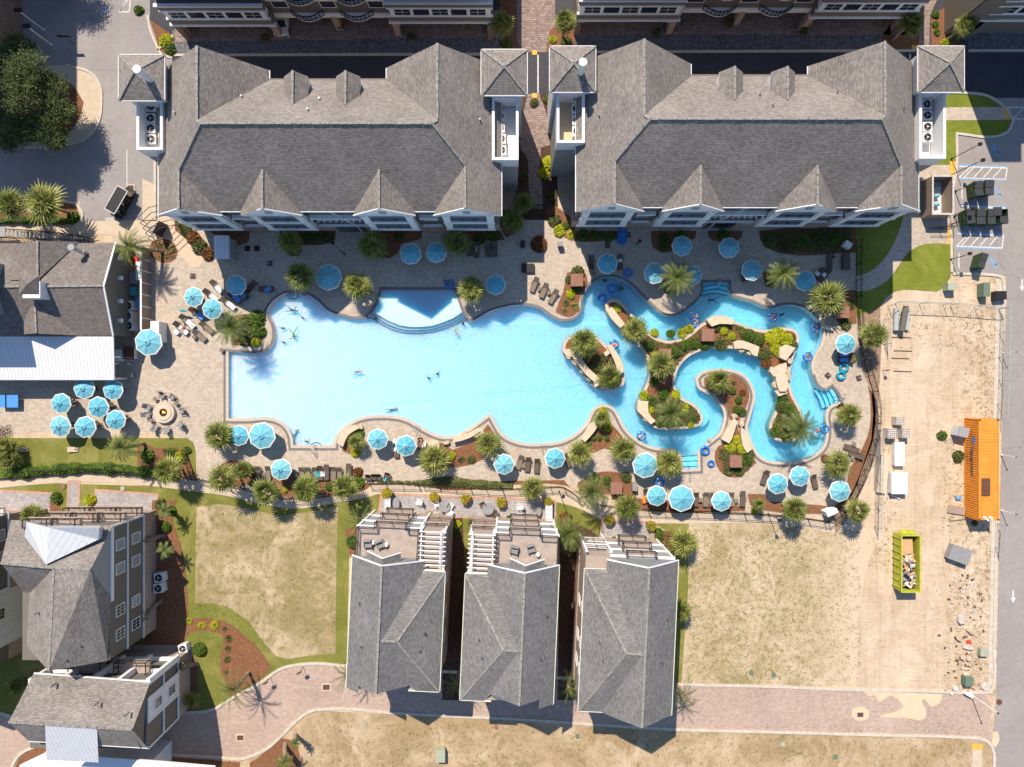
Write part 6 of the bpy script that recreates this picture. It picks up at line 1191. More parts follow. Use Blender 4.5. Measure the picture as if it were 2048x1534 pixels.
# ================================================================ PALMS,SHRUBS,TREES
def fan_crown(seed,n=28,droop=1.0,rad=1.0,dead=0):
 rnd = random.Random(seed); m = MB()
 for i in range(n):
  az = i * 2.39996 + rnd.uniform(-.3,.3); f = i / n; el = R(76 - 100 * f * droop + rnd.uniform(-10,10)); L = rnd.uniform(.38,.62)
  d = Vector((cos(az) * cos(el),sin(az) * cos(el),sin(el))); side = Vector((-sin(az),cos(az),0)); up = d.cross(side) * -1
  hub = d * L; m.bar((0,0,0),hub,.035,.02); k = 9; fr = rnd.uniform(1.05,1.45) * rad; sag = rnd.uniform(.1,.45)
  tw = rnd.uniform(-.5,.5)
  for j in range(k):
   t = (j / (k - 1) - .5) * R(125); ct,st_ = cos(t),sin(t); dirv = (d * ct + side * st_).normalized(); ll = fr * (1.0 - .22 * abs(t / R(62))) * rnd.uniform(.88,1.08)
   wv = (up.cross(dirv)).normalized() * .07; lift = up * (.06 * abs(st_) + tw * st_ * .08)
   a = hub + dirv * .04; b = hub + dirv * ll * .55 + lift; c = hub + dirv * ll + lift * 1.2 + Vector((0,0,-sag * ll * .6))
   m.poly([a - wv * .25,b - wv,b + wv,a + wv * .25]); m.poly([b - wv,c - wv * .1,c + wv * .1,b + wv])
 return m
def date_crown(seed,n=46,L0=2.35,wide=.36,sparse=1.0):
 rnd = random.Random(seed); m = MB()
 for i in range(n):
  az = i * 2.39996 + rnd.uniform(-.25,.25); f = (i / n) ** 1.1; el = R(74 - 92 * f + rnd.uniform(-8,8)); L = L0 * rnd.uniform(.82,1.05); side = Vector((-sin(az),cos(az),0)); h = Vector((cos(az),sin(az),0))
  pts = []; p = Vector((0,0,0)); ang = el; K_ = 9
  for k in range(K_ + 1): pts.append(p.copy()); p = p + (h * cos(ang) + Vector((0,0,1)) * sin(ang)) * (L / K_); ang -= R(7.5 + 4 * rnd.random())
  m.tube(pts,[.028 * (1 - .8 * k / K_) for k in range(K_ + 1)],3,cap=False)
  nl = int(24 * sparse)
  for j in range(nl):
   u = .14 + .86 * j / nl; x = u * K_; k = min(K_ - 1,int(x)); q = pts[k].lerp(pts[k + 1],x - k); dr = (pts[k + 1] - pts[k]).normalized(); ln = wide * (1.15 - .75 * abs(u - .45) ** 1.0) * rnd.uniform(.85,1.1); n_ = side.cross(dr)
   for s in (-1,1):
    tip = q + (side * s * .78 + dr * .72 + n_ * -.12 + Vector((0,0,-.12))).normalized() * ln; wv = dr * .026; m.poly([q - wv,q + wv,tip])
 return m
def palm_proto(nm,crown,mat,hgt,tr=.17,skirt=True):
 r = thing(nm,nm,'palm tree'); m = MB(); n = 12
 pts = [Vector((0.05 * sin(k * .6),.04 * cos(k * .5),-.1 + (hgt + .12) * k / n)) for k in range(n + 1)]; m.tube(pts,[tr * (1.25 if k == 0 else 1.0 + .06 * (k % 2)) for k in range(n + 1)],10)
 t = m.build('trunk',MT['palmbark'],r,uv=False); b = MB(); rnd = random.Random(3)
 for k in range(26): a = k * 2.4; z = hgt * (.62 + .36 * k / 26); b.bar((tr * cos(a),tr * sin(a),z),((tr + .17) * cos(a),(tr + .17) * sin(a),z + .2),.07,.04)
 b.build('leaf_boot',MT['palmbark'],t,uv=False)
 crown.v = [(x,y,z + hgt) for x,y,z in crown.v]; crown.build('crown',MT[mat],r,uv=False); return r
PROTO = {'F0': [palm_proto('fan_palm',fan_crown(1),'palm',1.0),palm_proto('fan_palm',fan_crown(2,30,.95),'palm',1.0)],
         'D0': [palm_proto('date_palm',date_crown(1),'date',1.0,.22),palm_proto('date_palm',date_crown(5,50,2.3),'date',1.0,.22)]}
# height classes share meshes for crown; trunk heights vary,so each class has its own proto
FP = {h: [palm_proto('fan_palm',fan_crown(10 + int(h * 3) + k,24 if k else 21,1.0 if k else .88),'palm',h) for k in range(2)] for h in (1.6,2.4,3.4,4.4)}
DP = {h: [palm_proto('date_palm',date_crown(20 + int(h * 3) + k,48 if k else 42),'date',h,.2) for k in range(2)] for h in (3.4,4.6)}
DS = palm_proto('date_palm',date_crown(77,22,3.0,.34,.8),'date',4.6,.2)
CL = palm_proto('date_palm',date_crown(78,12,1.1,.3,.8),'date',3.2,.26)
for ps in PROTO.values():
 for o in ps:
  for c in list(o.children):
   for g in list(c.children): bpy.data.objects.remove(g)
   bpy.data.objects.remove(c)
  bpy.data.objects.remove(o)
cnt = 0
for a in [
 (282,487,36,'D',4.6,'feathery palm leaning over the bar fence beside the entrance gate'),(20,408,31,'F',4.4,'fan palm at the left edge above the hedge, left one'),(84,405,40,'F',4.4,'fan palm above the hedge by the driveway, right one'),(1003,46,25,'F',3.4,'shaded fan palm left of the upper passage'),(1131,42,24,'F',3.4,'shaded fan palm right of the upper passage'),
 (1822,46,27,'F',3.4,'shaded fan palm beside the top right brick path'),(1934,47,22,'F',3.4,'sunlit fan palm near the top right corner'),(579,482,25,'F',2.4,'shaded fan palm in the rounded bed near the kiosk'),(744,488,31,'F',2.4,'shaded fan palm in the bed left of the parasol pair'),(913,484,28,'F',2.4,'shaded fan palm right of the parasol pair'),
 (599,551,29,'F',3.4,'fan palm at the shadow edge left of the big shaded parasol'),(713,570,29,'F',2.4,'bright fan palm on the deck left of the wading shelf'),(941,578,28,'F',2.4,'bright fan palm on the deck right of the wading shelf'),(1355,556,39,'D',4.6,'tall date palm spreading over two parasols'),(1568,547,34,'D',4.6,'date palm beside the parasol with two white chairs'),
 (1658,596,36,'F',2.4,'fan palm at the top right bank of the river'),(1750,671,27,'F',3.4,'fan palm outside the fence beside the sand lot'),(459,655,37,'D',4.6,'date palm in the round planter left of the pool'),(1170,685,30,'F',2.4,'fan palm on the small island'),(1270,661,27,'F',2.4,'fan palm on the large island beside the stone bench'),
 (1323,729,28,'F',2.4,'fan palm in the middle of the large island'),(1437,762,26,'F',1.6,'low fan palm at the tip of the inner peninsula'),(1344,828,36,'D',4.6,'dense date palm at the lower end of the large island'),(1602,857,40,'D',4.6,'long-fronded date palm at the lower right island tip'),(1700,830,24,'F',2.4,'small fan palm on the right deck below the curved steps'),
 (1677,928,28,'F',2.4,'fan palm between brown loungers and the last parasol'),(1590,1020,26,'F',3.4,'fan palm in the lower right fence bed'),(1716,1022,25,'F',3.4,'fan palm outside the lower right fence corner'),(437,872,30,'F',2.4,'open fan palm at the lower left pool corner'),(242,895,31,'D',4.6,'feathery palm on the lower lawn by the cornhole board'),
 (334,943,29,'F',3.4,'fan palm over the hedge end beside the mulch bed'),(445,957,29,'F',4.4,'fan palm above the footpath at the left bend'),(487,940,19,'F',2.4,'small fan palm in the bed left of the loungers'),(531,984,29,'F',3.4,'first fan palm below the row of loungers'),(612,980,29,'F',3.4,'second fan palm below the row of loungers'),
 (688,975,27,'F',3.4,'third fan palm below the row of loungers'),(869,921,32,'F',2.4,'spiky fan palm on the lower deck below the sunbather'),(977,888,27,'F',2.4,'fan palm at the pointed bed beside the main pool'),(1160,907,26,'F',2.4,'fan palm left of the yellow bed by the ladder'),(1248,899,26,'F',2.4,'fan palm right of the yellow bed by the river'),
 (1340,928,29,'F',2.4,'fan palm left of the lower river steps'),(1186,985,36,'D',4.6,'date palm over the footpath beside the gate'),(1256,1015,26,'F',3.4,'fan palm below the terracotta box at the lower fence'),(1066,976,23,'F',2.4,'small fan palm in the hedge strip above the patio'),(1369,1086,29,'F',2.4,'fan palm at the corner of the right house'),
 (1136,1068,38,'D',4.6,'tall feathery palm between the middle and right houses'),(719,1045,38,'S',4.6,'sparse palm with long fronds at the left house corner'),(307,1025,19,'C',3.2,'trimmed palm leaning by the grey townhouse, upper one'),(317,1118,20,'C',3.2,'trimmed palm leaning by the grey townhouse, middle one'),(365,1352,12,'C',3.2,'nearly bare leaning palm at the bottom left brick wall'),
 (296,1085,13,'C',3.2,'small dark palm against the grey townhouse wall'),(290,1222,15,'C',3.2,'small shaded palm at the lower townhouse wall'),(466,1380,44,'S',4.6,'sparse palm overhanging the brick road bend'),(698,1342,36,'S',3.4,'palm half hidden under the left house roof'),(914,1362,33,'S',3.4,'palm squeezed between the left and middle houses'),
 (1137,1367,33,'S',3.4,'palm squeezed between the middle and right houses'),(1361,1384,34,'S',3.4,'palm at the lower right corner of the right house'),(1363,1222,22,'F',2.4,'small palm halfway along the right house wall'),(35,1372,23,'F',2.4,'dark palm behind the bottom left townhouse'),(550,1520,22,'C',3.2,'trimmed palm cluster at the bottom edge bed'),(572,1500,12,'C',3.2,'leaning palm stump at the bottom edge bed'),
 (12,893,22,'F',1.6,'low palm at the left edge of the lower lawn, upper one'),(14,916,21,'F',1.6,'low palm at the left edge of the lower lawn, lower one'),(62,1028,22,'F',2.4,'palm between the two left townhouses'),(382,1402,16,'F',1.6,'shaded low palm below the leaning bare one'),(1047,405,22,'F',2.4,'shaded fan palm at the condo passage, left side'),(1025,440,26,'F',2.4,'shaded fan palm by the left condo corner'),(1220,755,26,'F',1.6,'bright low palm at the tip of the small island'),(712,885,17,'F',1.6,'low palm beside the curved bench on the lower deck'),(1518,1010,14,'F',1.6,'low feathery palm right of the flat lounger'),(1205,838,16,'F',1.6,'spiky low palm in the bright yellow bed')]:
 x,y,rr,ty,h,lab = a; p = P(x,y,h + .3); cnt += 1
 pr = {'F': lambda: FP[h][cnt % 2],'D': lambda: DP[h][cnt % 2],'S': lambda: DS,'C': lambda: CL}[ty]()
 base = {'F': 1.72,'D': 2.15,'S': 2.7,'C': 1.15}[ty]; sc = rr / 16.0 * (H - h) / H / base * (1.2 if ty == 'F' else 1.08)
 o = place(pr,USED,(p.x,p.y,0),cnt * 1.7,lab,'palms' if ty != 'C' else 'trimmed leaning palms',1.0); 
 if ty == 'C' or x in (282,307): o.rotation_euler = (R(-14),R(-14),cnt)
 for c in o.children:
  if c.name.startswith('crown'): c.scale = (sc,sc,min(1.15,sc) if sc < 1 else 1)
  if c.name.startswith('crown') and sc != 1: c.location = (0,0,h * (1 - c.scale[2]))
for ps in list(FP.values()) + list(DP.values()) + [[DS,CL]]:
 for o in ps:
  if o.name not in USED:
   for c in list(o.children_recursive): bpy.data.objects.remove(c)
   bpy.data.objects.remove(o)

def leaf_cloud(seed,n,rx,ry,rz,lf=.09,shell=.55,lumpy=.18):
 rnd = random.Random(seed); m = MB(); lumps = [(rnd.uniform(-1,1),rnd.uniform(-1,1),rnd.uniform(0,1),rnd.uniform(-lumpy,lumpy)) for _ in range(9)]
 for i in range(n):
  u = rnd.uniform(0,6.2832); v = rnd.uniform(-.15,1); rr = (shell + (1 - shell) * rnd.random() ** .5); c = math.sqrt(max(0,1 - v * v)); d = Vector((cos(u) * c,sin(u) * c,v))
  k = 1 + sum(w_ * math.exp(-((d.x - a) ** 2 + (d.y - b) ** 2 + (d.z - e_) ** 2) * 3) for a,b,e_,w_ in lumps)
  p = Vector((d.x * rx,d.y * ry,d.z * rz)) * rr * k; q = Matrix.Rotation(rnd.uniform(0,6.28),3,'Z') @ Matrix.Rotation(rnd.uniform(-1.1,1.1),3,'X') @ Matrix.Rotation(rnd.uniform(-.5,.5),3,'Y'); s = lf * rnd.uniform(.6,1.3)
  m.poly([p + q @ Vector((-s * .5,0,0)),p + q @ Vector((0,-s * .9,0)),p + q @ Vector((s * .5,0,0)),p + q @ Vector((0,s * .9,0))])
 return m
def spiky(seed,n,L,wd=.05,up=.5):
 rnd = random.Random(seed); m = MB()
 for i in range(n):
  az = rnd.uniform(0,6.2832); el = rnd.uniform(.1,1.3) * up + .15; l = L * rnd.uniform(.6,1.1); h = Vector((cos(az),sin(az),0)); s = Vector((-sin(az),cos(az),0)) * wd
  a = h * l * .5 * cos(el) + Vector((0,0,l * .5 * sin(el))); b = h * l * cos(el * .5) + Vector((0,0,l * .5 * sin(el) - .08 * l)); m.poly([(0,0,0),a - s,a + s]); m.poly([a - s,b,a + s])
 return m
BP = {}
def bush_proto(k,mat):
 key = (k,mat)
 if key not in BP:
  r = thing('shrub' if k != 'spk' else 'spiky_plant','shrub','shrub'); 
  if k == 'rnd': m = leaf_cloud(3,1500,.8,.8,.75,.12,.72,.08)
  elif k == 'wild': m = leaf_cloud(8,700,.85,.8,.6,.2,.3,.5)
  else: m = spiky(5,90,.95,.035)
  m.build('foliage',MT[mat],r,uv=False); s = MB()
  for q in range(4): s.tube([(0,0,0),(.2 * cos(q * 1.6),.2 * sin(q * 1.6),.4)],.02,4)
  s.build('stem',MT['bark'],r,uv=False); BP[key] = r
 return BP[key]
SH = [  # x,y,radius px,kind,material,label
 (110,440,9,'rnd','shrub','round green shrub at the end of the hedge by the driveway'),(143,430,12,'wild','shrub','green shrub in the mulched kerb tip by the driveway'),(326,80,14,'wild','lime','bright yellow-green shrub at the top left kerb'),(338,100,12,'wild','shrub','green shrub below the bright one at the top left kerb'),(278,20,10,'wild','shrub','green shrub beside the brick wall at the very top'),
 (1078,487,17,'rnd','rust_leaf','round red and green bush alone on the shaded deck'),(1105,76,8,'wild','lime','bright shrub right of the upper passage'),(1094,325,14,'wild','lime','bright yellow-green shrub in the narrow passage, upper one'),(1088,348,12,'wild','lime','bright yellow-green shrub in the narrow passage, lower one'),(1112,440,13,'wild','olive','loose sunlit shrub beside the passage exit, upper one'),(1120,458,12,'wild','lime','loose sunlit shrub beside the passage exit, lower one'),(1142,468,13,'spk','lime','spiky bright plant at the bed corner below the passage'),(1130,452,8,'wild','shrub','small green shrub by the tilted white panel'),
 (1873,30,8,'wild','shrub','small shrub on the sunny strip at the top right, upper one'),(1874,48,7,'wild','shrub','small shrub on the sunny strip at the top right, middle one'),(1876,62,7,'wild','shrub','small shrub on the sunny strip at the top right, lower one'),(1890,83,9,'wild','lime','bright shrub by the tower at the top right'),(1905,70,12,'wild','shrub','shrub left of the top right brick wall'),
 (386,478,14,'wild','rust_leaf','dark shrub in the slanting bed, upper one'),(400,492,15,'wild','olive','dark shrub in the slanting bed, middle one'),(414,504,13,'wild','rust_leaf','dark shrub in the slanting bed, lower one'),(368,460,12,'wild','olive','shrub in the slanting bed next to the gate'),
 (510,640,17,'wild','shrub','green shrub in the round planter, upper right'),(516,664,16,'wild','shrub','green shrub in the round planter, right side'),(492,672,17,'wild','olive','green shrub in the round planter, lower part'),(490,640,14,'wild','olive','olive shrub in the round planter beside the palm'),(508,684,10,'wild','lime','yellow-green shrub at the bottom of the round planter'),
 (1141,590,10,'wild','lime','bright yellow shrub in the triangular bed'),(1132,605,10,'spk','olive','spiky plant in the triangular bed, left one'),(1150,612,11,'spk','palm','spiky plant in the triangular bed, right one'),(1130,620,8,'spk','palm','spiky plant at the tip of the triangular bed'),(1152,545,14,'wild','olive','olive shrub behind the terracotta box of the triangular bed'),(1156,575,10,'wild','olive','olive shrub in front of the terracotta box of the triangular bed'),(1140,560,8,'wild','olive','small olive shrub left of the terracotta box of the triangular bed'),
 (1236,615,9,'wild','lime','lime plant in the narrow tip of the large island'),(1262,640,10,'wild','shrub','green shrub above the island palm near the stone bench'),(1300,690,11,'rnd','shrub','round green shrub on the island neck'),(1310,668,9,'wild','lime','yellow shrub on the island neck, upper left'),(1344,668,9,'wild','shrub','green shrub at the upper edge of the large island'),(1366,664,10,'wild','lime','yellow shrub at the upper edge of the large island'),(1378,656,9,'wild','lime','yellow shrub left of the curved stone bench'),(1370,690,11,'rnd','shrub','round green shrub left of the terracotta box, left one'),(1388,688,11,'rnd','shrub','round green shrub left of the terracotta box, right one'),(1410,691,11,'rnd','shrub','round green shrub below the terracotta box'),(1350,704,13,'rnd','shrub','green shrub above the inner river bend'),(1350,690,8,'wild','rust_leaf','small rust shrub in the large island'),(1310,712,9,'wild','lime','yellow-green shrub left of the island terracotta box'),(1312,745,11,'wild','shrub','green shrub below the middle island palm, left'),(1345,735,9,'wild','shrub','green shrub right of the middle island palm'),
 (1500,673,16,'rnd','shrub','large rounded green bush on the large island'),(1518,680,13,'rnd','shrub','rounded green bush touching the large one'),(1446,662,10,'wild','lime','yellow-green shrub below the curved stone bench'),(1435,655,12,'wild','olive','dark shrub under the curved stone bench'),(1482,658,11,'spk','palm','spiky plant right of the curved bench'),(1442,685,14,'wild','olive','olive shrub by the stone waterfall'),(1462,672,9,'wild','lime','yellow shrub right of the terracotta box'),
 (1545,680,16,'wild','lime','brilliant yellow bush on the large island, left one'),(1562,672,16,'wild','lime','brilliant yellow bush on the large island, middle one'),(1578,678,14,'wild','lime','brilliant yellow bush on the large island, right one'),(1553,696,13,'wild','lime','brilliant yellow bush on the large island, lower one'),(1585,692,10,'wild','olive','green plants right of the brilliant yellow bushes'),(1530,712,13,'wild','olive','olive shrub between the bush and the boulders'),(1536,728,11,'wild','rust_leaf','rusty shrub above the boulder bridge'),
 (1569,797,12,'wild','shrub','green shrub below the boulder bridge, upper one'),(1578,815,12,'wild','shrub','green shrub below the boulder bridge, lower one'),(1560,815,11,'wild','olive','olive shrub left of the long-fronded palm, upper'),(1556,845,13,'spk','palm','spiky plants left of the long-fronded palm'),(1554,865,11,'wild','shrub','green shrub at the lower left island tip'),(1575,872,11,'wild','olive','shrub below the long-fronded palm'),
 (1466,782,8,'rnd','shrub','round shrub on the inner peninsula, top one'),(1478,800,8,'rnd','shrub','round shrub on the inner peninsula, middle one'),(1474,820,9,'rnd','shrub','round shrub on the inner peninsula, lower one'),(1488,785,7,'wild','rust_leaf','rusty sprig on the inner peninsula'),(1486,822,9,'wild','olive','olive shrub right of the lower round shrub'),(1468,766,7,'spk','olive','small spiky plant beside the peninsula palm'),
 (1205,826,10,'wild','lime','brilliant yellow shrub above the spiky low palm'),(1196,850,11,'wild','lime','brilliant yellow shrub below the spiky low palm'),(1218,855,9,'wild','lime','yellow shrub at the right of the yellow bed'),(1187,877,6,'rnd','shrub','small clipped shrub, left of three in the yellow bed'),(1199,876,6,'rnd','shrub','small clipped shrub, middle of three in the yellow bed'),(1214,877,6,'rnd','shrub','small clipped shrub, right of three in the yellow bed'),(1178,888,6,'rnd','shrub','small clipped shrub next to the fan palm'),
 (1290,790,10,'wild','lime','yellow shrub above the stone ledge of the large island'),(1305,800,11,'wild','shrub','green shrub above the dense date palm, left'),(1325,788,12,'wild','shrub','green shrub above the dense date palm, right'),(1352,792,10,'wild','lime','yellow shrub right of the dense date palm, upper'),(1300,822,11,'wild','lime','yellow shrub left of the dense date palm'),(1372,815,10,'wild','lime','yellow shrub right of the dense date palm'),(1388,836,7,'rnd','shrub','dark round shrub at the right island tip'),(1380,850,7,'wild','lime','yellow ground shrub at the lower island edge'),(1318,850,8,'wild','olive','olive shrub under the dense date palm'),(1310,765,9,'wild','shrub','green shrub in the island waist'),
 (1475,878,9,'wild','lime','yellow shrub between the two stone benches'),(1460,893,11,'wild','lime','yellow shrub in the lower bed, left'),(1484,898,12,'wild','lime','yellow shrub in the lower bed, right'),(1445,912,10,'spk','olive','spiky plant left of the lower bed box'),(1497,922,12,'wild','shrub','green shrub right of the lower bed box'),(1460,938,11,'wild','olive','olive shrub below the lower bed box, left'),(1478,943,9,'wild','olive','olive shrub below the lower bed box, right'),
 (708,905,11,'wild','lime','bright shrub at the bottom of the bench bed'),(717,868,12,'wild','shrub','green shrub at the top of the bench bed'),(905,912,9,'wild','lime','yellow-green shrub in the pointed bed'),(922,920,10,'spk','olive','silvery spiky plant in the pointed bed'),(940,918,9,'wild','olive','olive shrub in the pointed bed'),(570,980,6,'rnd','lime','small yellow round shrub below the row parasol'),(657,974,8,'rnd','shrub','dark green round shrub between the second and third palms'),(717,945,11,'wild','rust_leaf','red-topped bush at the end of the lounger row'),(718,962,12,'wild','shrub','green bush with pale flowers below the red-topped bush'),(705,972,9,'wild','lime','yellow-green shrub near the third palm'),(503,952,8,'wild','rust_leaf','rusty shrub left of the loungers'),(500,968,5,'rnd','shrub','tiny shrub by the fence left of the loungers'),(462,940,12,'wild','olive','olive shrub in the bed left of the loungers'),
 (291,908,15,'wild','shrub','dark green bush in the lower lawn bed'),(338,906,11,'wild','shrub','green shrub inside the angled rail, left'),(358,914,12,'wild','lime','yellow-green shrub inside the angled rail, right'),(375,902,8,'wild','shrub','small shrub at the corner of the angled rail'),
 (1192,955,11,'wild','olive','silvery shrub left of the round bed box'),(1252,952,11,'wild','olive','silvery shrub above the round bed box'),(1212,962,9,'wild','shrub','green shrub in the round bed'),(1218,975,8,'spk','olive','spiky plant beside the round bed box'),(1240,995,9,'wild','rust_leaf','rusty shrub below the round bed box'),(1515,1005,12,'spk','olive','feathery grass clump by the lower fence'),(1510,1020,8,'wild','lime','bright plant below the grass clump'),(1700,845,9,'wild','rust_leaf','reddish shrub under the small right palm'),(1652,920,9,'wild','rust_leaf','reddish shrub left of the right deck palm'),(1708,718,9,'wild','lime','yellow shrub beside the right deck parasol'),(1695,645,12,'wild','olive','olive shrub below the right bed box'),(1706,610,12,'spk','olive','spiky plant above the right bed box'),
 (773,987,11,'wild','flower','flower planter above the grey counter'),(870,995,10,'wild','flower','flower planter above the left round table'),(934,997,10,'wild','flower','flower planter between the two round tables'),(1003,1001,10,'wild','flower','flower planter above the right round table'),(857,1028,7,'wild','flower','potted flower by the left house wall'),(1018,1037,6,'rnd','shrub','small potted shrub by the middle house wall'),(1097,1004,9,'wild','flower','flower planter at the right patio end'),(1220,1038,10,'wild','flower','flower planter left of the small patio'),(1301,1048,10,'wild','flower','flower planter above the wooden bench'),(1229,1079,6,'rnd','shrub','small potted shrub at the right house front, left'),(1288,1081,6,'rnd','shrub','small potted shrub at the right house front, right'),
 (396,1301,14,'rnd','shrub','round clipped bush beside the lone air conditioner'),(377,1243,10,'spk','lime','pale spiky plant at the mulch border, first'),(402,1252,11,'spk','lime','pale spiky plant at the mulch border, second'),(428,1252,13,'spk','lime','pale spiky plant at the mulch border, third'),(448,1258,7,'spk','olive','small spiky plant at the mulch border, fourth'),(455,1278,10,'spk','olive','spiky plant going down the mulch border, upper'),(454,1298,9,'spk','olive','spiky plant going down the mulch border, middle'),(453,1320,10,'spk','olive','spiky plant going down the mulch border, lower'),(452,1345,6,'spk','olive','little spiky plant above the sparse palm'),
 (110,1000,12,'wild','shrub','leafy shrub left of the brick walkway'),(180,1002,12,'wild','lime','leafy shrub right of the brick walkway'),(322,1008,12,'wild','olive','shrub at the upper end of the townhouse bed'),(340,1020,10,'wild','shrub','second shrub in the townhouse bed'),(330,1055,11,'rnd','shrub','dark round shrub in the townhouse bed'),(704,1085,13,'rnd','shrub','dark green bush at the left house corner'),(916,1050,9,'wild','lime','shrub at the right side of the left house, upper'),(914,1066,8,'wild','shrub','shrub at the right side of the left house, lower'),(942,1045,7,'wild','olive','shrub at the left side of the middle house'),(1315,1068,10,'wild','shrub','shrub right of the wooden bench, upper'),(1318,1095,13,'wild','shrub','shrub right of the wooden bench, lower'),(1185,1080,8,'wild','olive','shrub left of the small patio, left'),(1196,1084,7,'wild','shrub','shrub left of the small patio, right'),(1128,1035,12,'wild','rust_leaf','shrub under the tall feathery palm'),
 (620,480,10,'wild','olive','dark shrub in the first condo bed, left'),(648,476,10,'wild','olive','dark shrub in the first condo bed, right'),(800,472,10,'wild','olive','dark shrub in the second condo bed'),(960,474,11,'wild','shrub','dark shrub in the third condo bed, left'),(985,470,12,'wild','shrub','dark shrub in the third condo bed, right'),(1165,472,12,'wild','shrub','dark shrub in the fourth condo bed, left'),(1190,472,11,'wild','shrub','dark shrub in the fourth condo bed, middle'),(1220,472,11,'wild','shrub','dark shrub in the fourth condo bed, right'),(1330,474,12,'wild','olive','dark shrub in the fifth condo bed, left'),(1360,470,11,'wild','shrub','dark shrub in the fifth condo bed, right'),(1326,495,11,'wild','shrub','dark shrub in the lobe of the fifth condo bed'),(1450,471,12,'wild','shrub','dark shrub in the sixth condo bed'),
 (1545,480,14,'wild','olive','dark shrub in the long shaded bed, first'),(1575,488,13,'wild','olive','dark shrub in the long shaded bed, second'),(1605,482,14,'wild','shrub','dark shrub in the long shaded bed, third'),(1640,480,14,'wild','olive','dark shrub in the long shaded bed, fourth'),(1675,478,14,'wild','shrub','dark shrub in the long shaded bed, fifth'),(1340,575,10,'wild','olive','shrub under the tall date palm'),(1540,558,9,'wild','olive','shrub under the date palm by the white chairs'),
 (1066,205,9,'wild','olive','dark shrub at the upper end of the narrow passage, left'),(1096,200,10,'wild','olive','dark shrub at the upper end of the narrow passage, right'),(1046,350,10,'wild','olive','dark shrub left of the narrow passage'),(1104,390,10,'wild','olive','dark shrub right of the narrow passage'),(1010,85,12,'wild','olive','dark shrub below the upper left passage palm'),(1130,85,12,'wild','olive','dark shrub below the upper right passage palm'),
 (1195,735,14,'wild','olive','dark shrub in the middle of the small island'),(1212,715,10,'wild','olive','olive shrub right of the small island palm'),(1225,765,10,'wild','lime','bright leaves at the bottom of the small island'),
 (1884,870,10,'wild','shrub','weed clump left of the orange container, upper'),(1917,915,12,'wild','olive','weed clump left of the orange container, lower'),(1951,1048,6,'wild','olive','weed clump below the orange container')]
for i,(x,y,rr,k,mt,lab) in enumerate(SH):
 pr = bush_proto(k,mt); base = {'rnd': .85,'wild': .95,'spk': .95}[k]; s = rr / 16 / base; p = P(x,y,.5 * s); zz = .8 if y in (987,995,997,1001,1004,1038,1048) and mt == 'flower' else 0.06
 place(pr,USED,(p.x,p.y,zz),i * 1.3,lab,{'rnd': 'rounded shrubs in the beds','wild': 'loose shrubs in the beds','spk': 'spiky plants in the beds'}[k],s)
 if zz > .5:
  m = MB(); m.box((p.x,p.y,.42),(1.1,.5,.75)); tag(m.build('flower_box',MT['terracotta']),'planter box under the ' + lab.replace('flower planter ','flowers '),'planter','flower boxes on the patios')
# small plants in the round gate bed,ground cover as stuff
GC = MB(); rnd = random.Random(9); I1s = offset(I1 if area(I1) > 0 else I1[::-1],-.35); I2s = offset(I2 if area(I2) > 0 else I2[::-1],-.35)
def inside(lp,x,y):
 ins = False; j = len(lp) - 1
 for i in range(len(lp)):
  if (lp[i][1] > y) != (lp[j][1] > y) and x < (lp[j][0] - lp[i][0]) * (y - lp[i][1]) / (lp[j][1] - lp[i][1]) + lp[i][0]: ins = not ins
  j = i
 return ins
def cover(poly_s,n,mb,lf=.1,h=.3):
 lp = loop_px(poly_s,False); xs = [p[0] for p in lp]; ys = [p[1] for p in lp]; c = 0
 while c < n:
  x,y = rnd.uniform(min(xs),max(xs)),rnd.uniform(min(ys),max(ys)); ins = inside(lp,x,y) and (not inside(POOL,x,y) or inside(I1s,x,y) or inside(I2s,x,y))
  if not ins: c += .2; continue
  c += 1; z = .06 + rnd.random() * h; a = rnd.uniform(0,6.28); s = lf * rnd.uniform(.6,1.5); t = rnd.uniform(-.5,.5)
  mb.poly([(x + s * cos(a),y + s * sin(a),z + s * t),(x + s * .5 * cos(a + 1.57),y + s * .5 * sin(a + 1.57),z),(x - s * cos(a),y - s * sin(a),z - s * t * .5),(x - s * .5 * cos(a + 1.57),y - s * .5 * sin(a + 1.57),z)])
cover('1278,800 1400,800 1400,850 1300,856 1280,830',2200,GC); cover('1300,675 1400,655 1420,700 1370,712 1345,745 1300,745 1296,715',1600,GC); cover('1440,640 1590,662 1590,700 1560,715 1530,715 1440,690',900,GC); cover('1545,795 1600,815 1605,870 1545,875',1500,GC); cover('1150,700 1235,720 1240,770 1190,770',900,GC)
cover('1437,895 1512,900 1496,940 1450,948',1200,GC); cover('305,485 350,485 350,515 310,518',130,GC,.14,.15); cover('470,640 525,645 525,685 470,688',700,GC); cover('350,445 375,450 428,512 418,515 370,475',900,GC); cover('735,960 1000,964 1000,978 850,972',1500,GC); cover('1518,464 1700,455 1700,504 1560,505',2500,GC); cover('1155,465 1236,465 1236,478 1150,478',900,GC); cover('585,465 668,465 668,485 585,488',700,GC); cover('1290,1080 1345,1062 1345,1105 1310,1110',400,GC); cover('325,898 372,898 378,925 340,925',700,GC)
tag(GC.build('ground_cover',MT['olive'],None,uv=False),kind='stuff')
